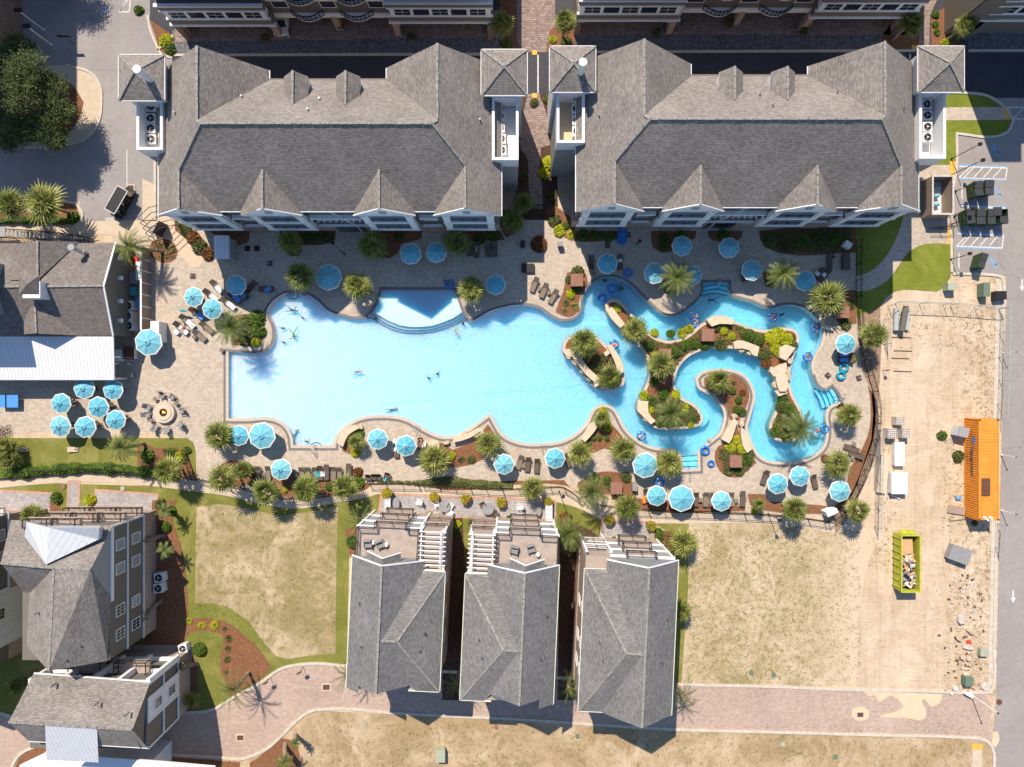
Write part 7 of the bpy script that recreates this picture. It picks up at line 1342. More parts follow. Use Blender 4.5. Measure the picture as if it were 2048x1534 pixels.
# hedges
def hedge(s,wd,h,n,mat,lab,nm='hedge'):
 pts = loop_px(s,True,closed=False); m = MB(); segs = [(Vector(pts[i]),Vector(pts[i + 1])) for i in range(len(pts) - 1)]; tot = sum((b - a).length for a,b in segs); rnd = random.Random(len(s))
 for a,b in segs:
  L = (b - a).length; k = int(n * L / tot)
  for _ in range(k):
   t = rnd.random(); q = a.lerp(b,t); nn = Vector((-(b - a).y,(b - a).x)).normalized(); u = rnd.uniform(-1,1); lump = .85 + .25 * sin(q.x * 2.1) * cos(q.x * .9 + 1); q = q + nn * u * wd * lump; z = h * (1 - .55 * u * u) * rnd.uniform(.55,1.08) * lump; s_ = rnd.uniform(.07,.16); A = rnd.uniform(0,6.28); tt = rnd.uniform(-.7,.7)
   m.poly([(q.x + s_ * cos(A),q.y + s_ * sin(A),z + s_ * tt),(q.x - s_ * .5 * sin(A),q.y + s_ * .5 * cos(A),z),(q.x - s_ * cos(A),q.y - s_ * sin(A),z - s_ * tt),(q.x + s_ * .5 * sin(A),q.y - s_ * .5 * cos(A),z)])
 for a,b in segs: m.bar((a.x,a.y,h * .3),(b.x,b.y,h * .3),wd * 1.3,h * .6)
 tag(m.build(nm,MT[mat],None,uv=False),lab,'hedge')
hedge('-60,950 60,944 150,936 220,936 300,944 360,950',.72,1.0,15000,'shrub','long green hedge along the lower lawn fence'); hedge('-40,444 60,442 150,444',.4,.9,3500,'shrub','low hedge beneath the fan palms by the driveway'); hedge('835,966 900,960 960,966 1024,972',.42,.5,4500,'olive','low hedge strip along the fence above the patio')
# oak
def oak(px,py,hgt,lobes,n,lab,seed):
 b = P(px,py); r = thing('oak_tree',lab,'tree',(b.x,b.y,0)); rnd = random.Random(seed); m = MB(); m.tube([(b.x,b.y,0),(b.x + .1,b.y,1.4),(b.x,b.y + .1,2.8)],[.42,.32,.25],10); C_ = MB()
 for lx,ly,lz,lr in lobes:
  c = Vector((b.x + lx,b.y + ly,lz)); m.tube([(b.x,b.y,2.4),(b.x + lx * .5,b.y + ly * .5,lz * .75),c],[.18,.1,.03],6)
  for q in range(6): m.tube([c * .6 + Vector((b.x,b.y,2.6)) * .4,c + Vector((rnd.uniform(-1,1),rnd.uniform(-1,1),rnd.uniform(-.5,.8))) * lr * .8],[.05,.012],4)
  for cl in range(int(n / len(lobes) / 40)):
   u = rnd.uniform(0,6.28); v = rnd.uniform(-.5,1); cc = math.sqrt(max(0,1 - v * v)); rr = lr * rnd.uniform(.4,1.22); q = c + Vector((cos(u) * cc,sin(u) * cc,v * .75)) * rr; cr = rnd.uniform(.22,.5)
   for _ in range(40):
    p = q + Vector((rnd.gauss(0,cr),rnd.gauss(0,cr),rnd.gauss(0,cr * .7))); a = rnd.uniform(0,6.28); s = rnd.uniform(.05,.12); t = rnd.uniform(-1,1)
    C_.poly([p + Vector((s * cos(a),s * sin(a),s * t)),p + Vector((-s * .5 * sin(a),s * .5 * cos(a),0)),p - Vector((s * cos(a),s * sin(a),s * t)),p + Vector((s * .5 * sin(a),-s * .5 * cos(a),0))])
 m.build('trunk',MT['bark'],r,uv=False); C_.build('crown',MT['oak'],r,uv=False)
oak(128,222,8,[(-1.7,3.4,5.6,1.9),(.5,1.9,6.8,1.7),(-3.0,.2,6.0,2.0),(-.4,-1.2,7.4,2.1),(1.9,.6,5.4,1.5),(-1.4,-4.2,5.4,1.6),(1.0,-3.9,5.0,1.4),(-4.2,-2.6,5.0,1.7),(-1.2,1.0,7.6,1.8),(2.6,-2.0,4.8,1.5),(-1.9,5.4,4.8,1.2),(-3.4,-5.0,4.6,1.2),(1.9,-5.0,4.4,1.0)],64000,'big dark green oak on the kerbed island at the upper left',3)
oak(130,-60,8,[(-1.5,0,5.6,2.2),(1.0,.5,6.0,2.2),(0,-1.6,5.2,1.9),(-2.5,-1,5,1.8),(2.2,-1.4,5,1.7)],16000,'oak cut off by the top edge, only its lowest twigs in view',5)
# ================================================================ PEOPLE
def skin_mesh(joints,edges,rad,sub=1):
 me = bpy.data.meshes.new('body'); me.from_pydata(joints,edges,[]); o = bpy.data.objects.new('body',me); COL.objects.link(o)
 o.modifiers.new('s','SKIN'); o.modifiers.new('u','SUBSURF').levels = sub; o.modifiers['u'].render_levels = sub
 for i,r_ in enumerate(rad): me.skin_vertices[0].data[i].radius = (r_,r_)
 me.skin_vertices[0].data[0].use_root = True
 dg = bpy.context.evaluated_depsgraph_get(); out = bpy.data.meshes.new_from_object(o.evaluated_get(dg)); bpy.data.objects.remove(o); return out
SK = [plain('fair_skin',(.55,.33,.23),.6,.05),plain('tan_skin',(.38,.21,.13),.6,.05),plain('brown_skin',(.16,.085,.05),.6,.05)]
HR = [plain('dark_hair',(.02,.014,.01),.7,.2,20),plain('brown_hair',(.08,.045,.025),.7,.2,20),plain('fair_hair',(.34,.24,.12),.7,.2,20)]
def rigid(name,pose):
 """joint positions in metres; pose gives hip, chest, neck, head, and the four limbs"""
 J = []; E_ = []; Rr = []
 def add(p,r_,par=None): J.append(Vector(p)); Rr.append(r_); (E_.append((par,len(J) - 1)) if par is not None else None); return len(J) - 1
 hip = add(pose['hip'],.145); wst = add(Vector(pose['hip']).lerp(Vector(pose['chest']),.5),.12,hip); ch = add(pose['chest'],.15,wst); nk = add(pose['neck'],.06,ch); hd = add(pose['head'],.105,nk)
 d = (Vector(pose['head']) - Vector(pose['neck'])).normalized(); top = add(Vector(pose['head']) + d * .08,.07,hd); f = Vector(pose.get('face',(0,0,1))); add(Vector(pose['head']) + f * .115,.016,hd)
 for s in ('l','r'):
  sh = add(pose['sh' + s],.065,ch); el_ = add(pose['el' + s],.045,sh); wr = add(pose['wr' + s],.03,el_); dv = (Vector(pose['wr' + s]) - Vector(pose['el' + s])).normalized(); pm = add(Vector(pose['wr' + s]) + dv * .06,.032,wr); sd = dv.cross(f).normalized() if dv.cross(f).length > .1 else Vector((1,0,0))
  for k in range(4): b = add(J[pm] + dv * .045 + sd * (.022 * (k - 1.5)),.010,pm); add(J[b] + dv * (.05 - .006 * abs(k - 1.3)) - f * .012,.008,b)
  b = add(J[pm] + sd * -.04 - dv * .005,.011,pm); add(J[b] + dv * .03 - sd * .012,.009,b)
  th = add(pose['th' + s],.088,hip); kn = add(pose['kn' + s],.058,th); an = add(pose['an' + s],.038,kn); add(pose['to' + s],.032,an)
 return J,E_,Rr
def person(pose,loc,rz,skin,hair,suit,lab,bikini=False,sc=1.0):
 J,E_,Rr = rigid('p',pose); me = skin_mesh([tuple(j) for j in J],E_,Rr); me.materials.clear(); me.materials.append(SK[skin]); me.polygons.foreach_set('use_smooth',[True] * len(me.polygons))
 o = bpy.data.objects.new('person',me); COL.objects.link(o); tag(o,lab,'person','people at the pool'); o.location = loc; o.rotation_euler = (0,0,rz); o.scale = (sc * .88,) * 3
 def part(nm,m,mat): m2 = m.build(nm,mat,None,True,False); m2.parent = o
 hd,nk = Vector(pose['head']),Vector(pose['neck']); f = Vector(pose.get('face',(0,0,1))); d = (hd - nk).normalized()
 m = MB(); m.ball(hd + d * .045 - f * .03,.125,12,0,1.0); part('hair',m,HR[hair])
 m = MB(); hp = Vector(pose['hip']); c = hp.lerp(Vector(pose['chest']),-.05); m.tube([hp.lerp(Vector(pose['chest']),.35),hp,hp.lerp((Vector(pose['knl']) + Vector(pose['knr'])) / 2,.12)],[.135,.165,.15],12)
 for s in 'lr': m.tube([hp.lerp(Vector(pose['th' + s]),.5),Vector(pose['th' + s]),Vector(pose['th' + s]).lerp(Vector(pose['kn' + s]),.3)],[.1,.105,.085],10)
 part('swim_shorts' if not bikini else 'swimsuit',m,suit)
 if bikini: m = MB(); ch = Vector(pose['chest']); m.tube([ch.lerp(hp,.8),ch.lerp(hp,.4),ch],[.14,.135,.168],12); part('swim_top',m,suit)
 ey = MB(); sd = d.cross(f).normalized()
 for s in (-1,1): ey.ball(hd + f * .098 + sd * s * .035 + d * .02,.013,6)
 part('eyes',ey,MT['black'])
 return o
def floating(arm=1.0,leg=.25,prone=False):
 z = 0; f = (0,0,-1) if prone else (0,0,1)
 return dict(hip=(0,0,z),chest=(0,.42,.02),neck=(0,.6,.03),head=(0,.76,.06),face=f,shl=(-.17,.48,.02),elL=0,shr=(.17,.48,.02),ell=(-.17 - .26 * arm,.48 + .1 * (1 - arm),0),elr=(.17 + .26 * arm,.48 + .18 * arm,0),wrl=(-.17 - .5 * arm,.5 + .12 * arm,-.02),wrr=(.17 + .5 * arm,.62,-.02),thl=(-.1,-.1,0),thr=(.1,-.1,0),knl=(-.13 - leg * .3,-.5,.02),knr=(.13 + leg * .3,-.48,.02),anl=(-.14 - leg * .8,-.9,-.04),anr=(.14 + leg * .5,-.92,-.02),tol=(-.15 - leg * .9,-1.04,0),tor=(.15 + leg * .6,-1.06,0))
def standing(sp=.5,bend=0):
 return dict(hip=(0,0,0),chest=(0,.06 + bend,.42),neck=(0,.1 + bend,.6),head=(0,.14 + bend,.76),face=(0,.95,.2),shl=(-.18,.06 + bend,.5),shr=(.18,.06 + bend,.5),ell=(-.3 - .12 * sp,.12,.3 + .2 * sp),elr=(.3 + .12 * sp,.1,.28 + .2 * sp),wrl=(-.36 - .3 * sp,.28,.2 + .2 * sp),wrr=(.36 + .3 * sp,.3,.18 + .2 * sp),thl=(-.1,0,-.1),thr=(.1,0,-.1),knl=(-.12,.05,-.5),knr=(.13,.02,-.5),anl=(-.13,-.02,-.9),anr=(.14,.0,-.9),tol=(-.14,.14,-.95),tor=(.15,.15,-.95))
def sitting(back=.3,wide=.2):
 return dict(hip=(0,0,0),chest=(0,.36,.2),neck=(0,.5,.32),head=(0,.6,.44),face=(0,-.4,.9),shl=(-.17,.42,.24),shr=(.17,.42,.24),ell=(-.36 - wide * .3,.3,.12),elr=(.36 + wide * .3,.3,.12),wrl=(-.42 - wide * .3,.06,.1),wrr=(.42 + wide * .3,.06,.1),thl=(-.1,-.08,.02),thr=(.1,-.08,.02),knl=(-.16 - wide,-.42,.18),knr=(.16 + wide,-.4,.18),anl=(-.15 - wide,-.8,.02),anr=(.16 + wide * 1.2,-.8,.0),tol=(-.16 - wide,-.92,.06),tor=(.17 + wide * 1.3,-.92,.06))
SU = {k: plain(k + '_swimwear',c,.8,.1) for k,c in dict(red=(.6,.03,.05),blue=(.04,.1,.4),black=(.02,.02,.03),green=(.12,.55,.06),white=(.7,.7,.7),teal=(.02,.3,.32),pink=(.65,.12,.25)).items()}
WZ = -.16
for a in [
 (584,620,WZ - .02,floating(1.0,.5),100,2,0,'black','swimmer with arms spread near the top left of the main pool'),(607,637,-.75,standing(.9),30,1,0,'black','dark-haired bather standing right of the spread swimmer'),(569,655,-.75,standing(1.0,.1),200,1,1,'blue','bather standing left of the group near the planter'),(587,667,WZ,floating(1.2,.9),170,2,0,'green','swimmer with outstretched arms in the planter group'),
 (551,672,-.7,standing(.8,.1),-60,0,1,'red','bather in red beside the round planter'),(570,686,-.72,standing(1.3),10,0,0,'black','bather with arms wide below the group'),(611,591,-.85,standing(.2),0,1,0,'black','dark-haired bather at the shaded top edge'),(735,635,-.6,standing(.3),40,2,0,'blue','bather sitting at the left end of the shelf steps'),(752,637,-.6,standing(.3),200,2,0,'blue','bather next to the one at the shelf steps'),
 (713,744,WZ,floating(.5,.3),80,0,2,'teal','pale swimmer alone in the open main pool'),(858,757,-.75,standing(.2),20,1,0,'black','dark-haired bather at mid pool, left of two'),(876,748,-.75,standing(.5),-40,1,0,'blue','dark-haired bather at mid pool, right of two'),(911,660,WZ,floating(.9,.6),150,0,2,'green','child in green below the shelf steps'),(926,648,-.75,standing(.5),60,1,0,'black','adult beside the child in green'),
 (784,820,-.6,floating(.4,.2,True),80,1,0,'blue','underwater swimmer near the lower deck'),(591,869,-.5,floating(.4,.3,True),30,1,0,'teal','swimmer under water in the lower left bay'),(615,883,-.7,standing(.2),0,1,1,'black','bather at the semicircular corner steps'),(1426,600,-.5,floating(.7,.5,True),-90,2,0,'blue','dark swimmer under water below the river entry steps'),
 (1388,632,.0,sitting(),110,1,1,'blue','person sitting in the upper of the two drifting tubes'),(1390,646,.0,sitting(),60,1,1,'white','person sitting in the lower of the two drifting tubes'),(1545,635,.0,sitting(),40,1,0,'red','person in red riding a tube in the top right bend'),(1631,655,.0,sitting(),20,1,0,'black','person in dark swimwear riding a tube under the palm shadow'),(1615,714,.0,sitting(),10,1,1,'black','person riding a tube down the right channel'),
 (1228,689,.0,sitting(),120,0,0,'red','person in red riding a tube left of the large island'),(1283,872,.0,sitting(),-120,0,1,'blue','person riding a tube in the lower left channel'),(1238,577,.0,sitting(),90,2,0,'black','person riding the dark tube in the shaded bend'),(1209,563,-.7,standing(.2),0,2,0,'black','bather wading in the shaded top bend'),(1562,630,-.75,standing(.1),0,2,0,'black','bather at the right end of the shaded river stretch'),
 (1647,848,-.6,standing(.3),180,1,1,'teal','bather at the right bank beside the blue tube'),(1632,863,-.0,sitting(),60,0,2,'pink','child under the fronds of the island date palm'),(367,656,.52,sitting(.3,.05),45,0,1,'red','sunbather in red on the white towel lounger'),(953,499,.52,sitting(.3,.05),0,1,0,'white','person lying on the shaded lounger by the condo'),(843,884,.52,sitting(.3,.05),0,0,1,'red','sunbather on the lounger right of the lower parasol'),(889,563,.02 + .95,standing(.1),60,2,0,'blue','person standing by the blue float at the shelf corner')]:
 x,y,z,pose,d,sk,hr,su,lab = a; p = P(x,y,z); person(pose,(p.x,p.y,z),-R(d),sk,hr,SU[su],lab,'in red' in lab or su in ('teal','pink'),.92)
# ================================================================ LOTS,FENCES,VEHICLES
# orange shipping container
x0,x1 = P(1998,0,2.6).x - 2.44,P(1998,0,2.6).x; ya,yb = P(0,838,2.6).y,P(0,1041,2.6).y; c = Vector(((x0 + x1) / 2,(ya + yb) / 2,0)); r = thing('shipping_container','long orange shipping container beside the road','shipping container',tuple(c)); W,L = x1 - x0,ya - yb
m = MB(); n = 42
for sx in (-1,1):
 m = MB()
 for k in range(n):
  y = yb + .2 + (L - .4) * k / n; s = (L - .4) / n; X = c.x + sx * W / 2; i_ = X - sx * .06
  m.poly([(X,y,.15),(X,y + s * .4,.15),(X,y + s * .4,2.5),(X,y,2.5)]); m.poly([(X,y + s * .4,.15),(i_,y + s * .55,.15),(i_,y + s * .55,2.5),(X,y + s * .4,2.5)]); m.poly([(i_,y + s * .55,.15),(i_,y + s * .85,.15),(i_,y + s * .85,2.5),(i_,y + s * .55,2.5)]); m.poly([(i_,y + s * .85,.15),(X,y + s,.15),(X,y + s,2.5),(i_,y + s * .85,2.5)])
 m.build('side_panel',MT['orange'],r)
m = MB(); m.box((c.x,c.y,2.53),(W - .02,L - .1,.05))
for k in range(34): m.box((c.x,yb + .3 + (L - .6) * k / 33,2.565),(W - .3,.12,.03))
m.build('roof',MT['orange'],r); m = MB()
for sx in (-1,1):
 m.box((c.x + sx * (W / 2 - .05),c.y,2.55),(.12,L,.14)); m.box((c.x + sx * (W / 2 - .05),c.y,.1),(.12,L,.16))
 for yy in (ya,yb): m.box((c.x + sx * (W / 2 - .07),yy + (.07 if yy == yb else -.07),1.3),(.16,.16,2.6))
m.build('frame_rail',MT['orange'],r); m = MB()
for sx in (-1,1):
 for yy in (ya - .1,yb + .1): m.box((c.x + sx * (W / 2 - .1),yy,2.64),(.2,.22,.07))
m.build('corner_casting',MT['rust'],r); m = MB(); m.box((c.x,yb + .05,1.3),(W - .2,.06,2.3)); m.box((c.x,ya - .05,1.3),(W - .2,.06,2.3)); m.build('end_wall',MT['orange'],r)
m = MB(); p = P(1972,974,2.66); m.box((p.x,p.y,2.66),(1.0,2.1,.06)); m.box((p.x - .47,p.y,2.7),(.08,1.8,.04),mi=0); m.build('roof_patch',MT['rust'],r)
q = Matrix.Rotation(R(-90),4,'Z') @ Matrix.Rotation(R(90),4,'X'); MT['navy'] = plain('navy_paint',(.04,.06,.12),.6,.2)
M_ = Matrix(((0,0,-1,0),(-1,0,0,0),(0,1,0,0),(0,0,0,1))); text_mesh('side_lettering','Hapag-Lloyd',.72,(x0 - .02,c.y + .9,1.45),0,MT['navy'],r,M=M_,ext=.012)
MT['logo'] = plain('logo_blue',(.16,.24,.42),.6,.2)
m = MB()
for k in range(3): m.box((x0 - .02,c.y + 3.75 - .28 * k,1.7),(.03,.2,.7))
m.build('side_emblem',MT['logo'],r); m = MB(); rn = random.Random(3)
for k in range(5): p = P(1968 + 4 * k,1034 + (k % 3) * 3,2.62); m.box((p.x,p.y,2.63),(.3,.2,.03),rz=k)
m.build('sticker',MT['whitepaint'],r)
# roll-off dumpster
a,b = P(1803,1071,1.9),P(1840,1184,1.9); cx,cy,W,L = (a.x + b.x) / 2,(a.y + b.y) / 2,b.x - a.x,a.y - b.y; r = thing('rolloff_skip','lime green roll-off skip full of building waste','skip',(cx,cy,0)); m = MB()
for sx in (-1,1): m.box((cx + sx * (W / 2 - .04),cy,1.05),(.07,L,1.7))
for sy in (-1,1): m.box((cx,cy + sy * (L / 2 - .04),1.05),(W - .16,.07,1.68))
m.build('side_wall',MT['lime_paint'],r); m = MB(); m.box((cx,cy,.3),(W - .16,L - .16,.1)); m.build('floor',MT['rust'],r); m = MB()
for sx in (-1,1):
 m.box((cx + sx * (W / 2),cy,1.92),(.16,L + .1,.1))
 for k in range(8): m.box((cx + sx * (W / 2 + .04),cy - L / 2 + L * (k + .5) / 8,1.0),(.1,.1,1.7))
for sy in (-1,1): m.box((cx,cy + sy * L / 2,1.92),(W - .1,.16,.1))
m.box((cx,cy + L / 2 + .3,1.2),(W * .8,.5,.1)); m.build('rib',MT['lime_paint'],r)
for sx in (-1,1):
 for sy in (-1,1): w_ = MB(); w_.tube([(cx + sx * W * .35 - .08,cy + sy * L * .38,.14),(cx + sx * W * .35 + .08,cy + sy * L * .38,.14)],.13,12); w_.build('wheel',MT['black'],r)
m = MB(); m.box((cx - .15,cy + L * .25,1.25),(W * .7,L * .36,.06),rz=.05); m.box((cx - .2,cy + L * .22,1.18),(W * .7,L * .34,.05),rz=-.04); tag(m.build('plywood_sheet',MT['ply']),'plywood sheets lying in the upper end of the skip','plywood')
rnd = random.Random(11); m = MB(); 
for k in range(260): m.box((cx + rnd.uniform(-.3,.3) * W,cy - L * .5 + .5 + rnd.uniform(0,.56) * L,.6 + rnd.random() * .8),(rnd.uniform(.15,1.1),rnd.uniform(.05,.5),rnd.uniform(.02,.15)),mi=rnd.choice([0,0,1,2,3,4]),M=Matrix.Rotation(rnd.uniform(0,3),4,'Z') @ Matrix.Rotation(rnd.uniform(-.6,.6),4,'X'))
o = m.build('building_rubble',[MT['whitepaint'],MT['black'],MT['ply'],MT['rust'],MT['grey']],None,uv=False); tag(o,kind='stuff')
# green bins
def bin_(x0,y0,x1,y1,z,rz,lab,open_=False,light=False):
 a,b = P(x0,y0,z),P(x1,y1,z); cx,cy = (a.x + b.x) / 2,(a.y + b.y) / 2; W,D = b.x - a.x,a.y - b.y; r = thing('wheeled_bin',lab,'rubbish bin',(cx,cy,0),0,'green rubbish bins in the right parking lot'); T = Matrix.Translation((cx,cy,0)) @ Matrix.Rotation(rz,4,'Z')
 m = MB(T); t = [(-W / 2,-D / 2),(W / 2,-D / 2),(W / 2,D / 2),(-W / 2,D / 2)]; bt = [(p[0] * .86,p[1] * .9) for p in t]
 for i in range(4): j = (i + 1) % 4; m.poly([(*bt[i],.15),(*bt[j],.15),(*t[j],z - .08),(*t[i],z - .08)])
 m.poly([(*q,.2) for q in bt]); m.box((-W / 2 - .03,0,z * .7),(.08,D * .3,.12)); m.box((0,-D / 2,z - .15),(W,.08,.12)); m.box((0,D / 2,z - .15),(W,.08,.12)); m.build('body',MT['bin'],r,uv=False)
 for s in (-1,1):
  if open_ and s == 1: continue
  m = MB(T); m.box((0,s * D * .25,z - .02 + .03 * s),(W * 1.02,D * .49,.07),M=Matrix.Rotation(R(3 * s),4,'X')); m.build('lid',MT['steel' if 0 else ('binlid' if not light else 'binlid')],r)
 for sx in (-1,1):
  for sy in (-1,1): w_ = MB(T); w_.tube([(sx * W * .36 - .03,sy * D * .38,.09),(sx * W * .36 + .03,sy * D * .38,.09)],.09,8); w_.build('caster',MT['black'],r)
for a in [(1950,362,1966,391,1.7,.1,'left of the two green bins in the upper accessible bay'),(1971,360,1988,389,1.7,0,'right of the two green bins in the upper accessible bay'),(1934,417,1950,447,1.7,.12,'first green bin from the left in the row of four'),(1954,418,1971,448,1.6,0,'second green bin, with paler lids, in the row of four'),(1976,418,1992,448,1.7,0,'third green bin from the left in the row of four'),(2001,418,2017,446,1.7,0,'fourth green bin, its upper lid open',True),(1960,506,1973,536,1.7,-.28,'green bin standing alone in the lowest bay')]: bin_(*a)
cabinet(1987,414,2004,431,1.75,'binlid','loose ribbed lid across the third and fourth bins','ribbed_lid','lid',z0=1.6)
# utility boxes
for x0,y0,x1,y1,z,mt,lab in [(1896,565,1914,580,1.1,'utility_lt','pale green transformer box below the lawn corner'),(1967,565,1980,593,1.2,'utility','tall dark green transformer box near the road'),(1990,582,2013,599,.8,'black','black plastic chest beside the chain-link fence'),(1931,1355,1947,1373,.9,'utility','green transformer box by the lower right junction'),(1961,1297,1977,1313,.6,'utility_lt','yellowish utility box among the rubble'),(872,1500,890,1525,1.0,'utility_lt','pale green transformer box on the straw lawn'),(1900,1094,1942,1125,.9,'grey','rusty grey box skewed on the sand'),(1885,1330,1890,1335,.2,'utility','x')][:7]:
 cabinet(x0,y0,x1,y1,z,mt,lab,'utility_box','utility box',rz=-.35 if x0 == 1900 else 0)
for x,y,lab in [(729,1447,'small pale drain cover on the straw lawn below the left house'),(1155,1472,'green round drain marker below the middle house'),(1502,1345,'dark green drain marker on the sparse lawn'),(1671,1513,'green round marker on the straw lawn at the right'),(1547,1349,'white and green marker lying on the sparse lawn'),(1565,1488,'small white marker near the lower kerb'),(992,1454,'little red valve box below the middle house'),(246,977,'pale square cover on the lawn strip'),(127,973,'round brown cover on the lawn strip')]:
 p = P(x,y); m = MB(); m.cyl((p.x,p.y,.0),.3,.12,12); tag(m.build('utility_cover',MT['utility' if 'green' in lab else ('terracotta' if 'red' in lab or 'brown' in lab else 'utility_lt')]),lab,'utility cover')
def grate(x,y,w_,d,lab):
 p = P(x,y); r = thing('drain_grate',lab,'drain',(p.x,p.y,.03),0,'drain grates in the paving'); m = MB()
 for sx in (-1,1): m.box((p.x + sx * w_ / 2,p.y,.06),(.14,d + .14,.05))
 for sy in (-1,1): m.box((p.x,p.y + sy * d / 2,.06),(w_ - .14,.14,.048))
 m.build('frame',MT['kerb'],r); m = MB(); m.box((p.x,p.y,.05),(w_ - .1,d - .1,.02)); 
 for k in range(5): m.box((p.x,p.y - d / 2 + d * (k + .5) / 5,.066),(w_ - .14,.06,.02))
 m.build('grate',MT['rust'],r)
grate(653,1374,1.0,.8,'drain grate in the brick road left of the houses'); grate(481,1475,.95,.75,'drain grate in the brick road at the lower left'); grate(1720,1429,.9,.7,'drain grate ringed with sand in the brick road'); grate(262,378,.9,1.0,'drain grate in the parking lot by the golf cart'); grate(113,298,1.2,.4,'kerb drain below the oak')
p = P(1998,1404); m = MB(); m.cyl((p.x,p.y,.02),.36,.03,20); tag(m.build('manhole_cover',MT['rust']),'round manhole cover where the brick road meets the street','manhole cover'); p = P(488,1451); m = MB(); m.cyl((p.x,p.y,.02),.3,.025,20); tag(m.build('manhole_cover',MT['brickroad']),'round brick-toned manhole cover in the lower left road','manhole cover')
# pallets of concrete blocks,pipes,debris
def block_pallet(x0,y0,x1,y1,z,lab):
 a,b = P(x0,y0,z),P(x1,y1,z); cx,cy,W,D = (a.x + b.x) / 2,(a.y + b.y) / 2,b.x - a.x,a.y - b.y; r = thing('block_pallet',lab,'pallet',(cx,cy,0),0,'pallets of concrete blocks'); m = MB(); m.box((cx,cy,z / 2 + .06),(W,D,z - .12)); m.build('blocks',MT['rock_grey'],r); m = MB()
 for i in range(5):
  for j in range(5): m.box((cx - W / 2 + W * (i + .5) / 5,cy - D / 2 + D * (j + .5) / 5,z + .004),(W / 5 * .5,D / 5 * .45,.012))
 m.build('block_holes',MT['black'],r); m = MB(); m.box((cx,cy,.06),(W,D,.12)); m.build('pallet_base',MT['wood'],r)
block_pallet(1793,834,1809,850,1.1,'upper pallet of concrete blocks on the sand'); block_pallet(1776,857,1795,877,1.1,'lower left pallet of concrete blocks on the sand'); block_pallet(1805,857,1820,876,1.1,'lower right pallet of concrete blocks on the sand')
def log(pts,rr,mat,lab,nm,cat,grp=None,n=10):
 m = MB(); q = [P(x,y,z) for x,y,z in pts]; m.tube(q,rr,n); tag(m.build(nm,MT[mat],None,False,False),lab,cat,grp)
cabinet(1789,884,1809,932,.7,'whitepaint','white plastic-wrapped bundle below the block pallets','wrapped_bundle','bundle'); cabinet(1783,945,1815,988,1.0,'whitepaint','large white crate below the wrapped bundle','white_crate','crate','trim'); cabinet(1758,908,1776,986,.45,'rock_pale','long pale covered stack beside the ladder frame','covered_stack','stack',rz=-.13)
log([(1782,990,.1),(1800,998,.2)],.06,'whitepaint','bent white frame below the large white crate','metal_rack','rack')
r = thing('ladder','long grey ladder frame lying along the chain-link fence','ladder'); m = MB()
for x in (1750,1758): a,b = P(x + 2,858),P(x - 2,980); m.bar((a.x,a.y,.12),(b.x,b.y,.12),.07,.1)
for k in range(26): a,b = P(1752 - 4 * k / 26,860 + 4.6 * k),P(1760 - 4 * k / 26,860 + 4.6 * k); m.bar((a.x,a.y,.13),(b.x,b.y,.13),.09,.05)
bpy.data.objects.remove(r); tag(m.build('ladder_frame',MT['grey']),'long grey ladder frame lying along the chain-link fence','ladder')
MT['weave'] = plain('geotextile',(.13,.125,.10),.9,.15,12); MT['galv'] = plain('galvanised',(.36,.40,.42),.5,.15,5)
log([(1812,613,.9),(1804,662,.9)],.34,'weave','dark roll of fabric lying across silver pipes','fabric_roll','roll'); log([(1793,616,.35),(1792,661,.35)],.33,'galv','left silver pipe under the dark roll','metal_pipe','pipe','silver pipes'); log([(1816,618,.25),(1813,660,.25)],.24,'galv','right silver pipe under the dark roll','metal_pipe','pipe','silver pipes')
for k,(y,x,w_) in enumerate(((674,1802,20),(701,1806,18),(716,1801,18),(742,1805,18))):
 log([(x - w_,y,.06),(x + w_,y + 1,.06)],.07,'wood' if 0 else 'bark',['first','second','third','fourth'][k] + ' timber batten from the top on the sand lot','timber_batten','timber','timber battens on the sand',5)
cabinet(1917,854,1938,874,1.4,'metal_grey','grey metal hopper leaning at the container corner','metal_hopper','hopper','siding_grey',rz=-.25); cabinet(1896,1012,1930,1028,.2,'rock_grey','pile of grey boards below the container','board_pile','board pile','wood',rz=-.15); cabinet(1913,994,1923,999,.3,'towel_b','blue plastic scrap left of the container','plastic_scrap','scrap')
log([(1898,1042,.1),(1932,1038,.1)],.05,'utility','green pole lying below the boards','green_pole','pole')
# boulders and stone slabs
def rock(x,y,w_,d,h,rz,mat,lab,seed,z0=0.0,grp='loose rocks on the right lot',name='boulder'):
 rnd = random.Random(seed); n = 9; m = MB(); p = P(x,y,h); out = [(w_ / 2 * cos(2 * pi * k / n) * rnd.uniform(.75,1.1),d / 2 * sin(2 * pi * k / n) * rnd.uniform(.75,1.1)) for k in range(n)]; c,s = cos(rz),sin(rz)
 L0 = [(p.x + (a * c - b * s) * 1.05,p.y + (a * s + b * c) * 1.05,z0) for a,b in out]; L1 = [(p.x + (a * c - b * s),p.y + (a * s + b * c),z0 + h * rnd.uniform(.75,.92)) for a,b in out]; L2 = [(p.x + (a * c - b * s) * .8,p.y + (a * s + b * c) * .8,z0 + h * rnd.uniform(.92,1.05)) for a,b in out]
 for A,B in ((L0,L1),(L1,L2)):
  for k in range(n): m.poly([A[k],A[(k + 1) % n],B[(k + 1) % n],B[k]])
 cc = (p.x,p.y,z0 + h)
 for k in range(n): m.poly([L2[k],L2[(k + 1) % n],cc])
 tag(m.build(name,MT[mat],None,uv=False),lab,'rock',grp)
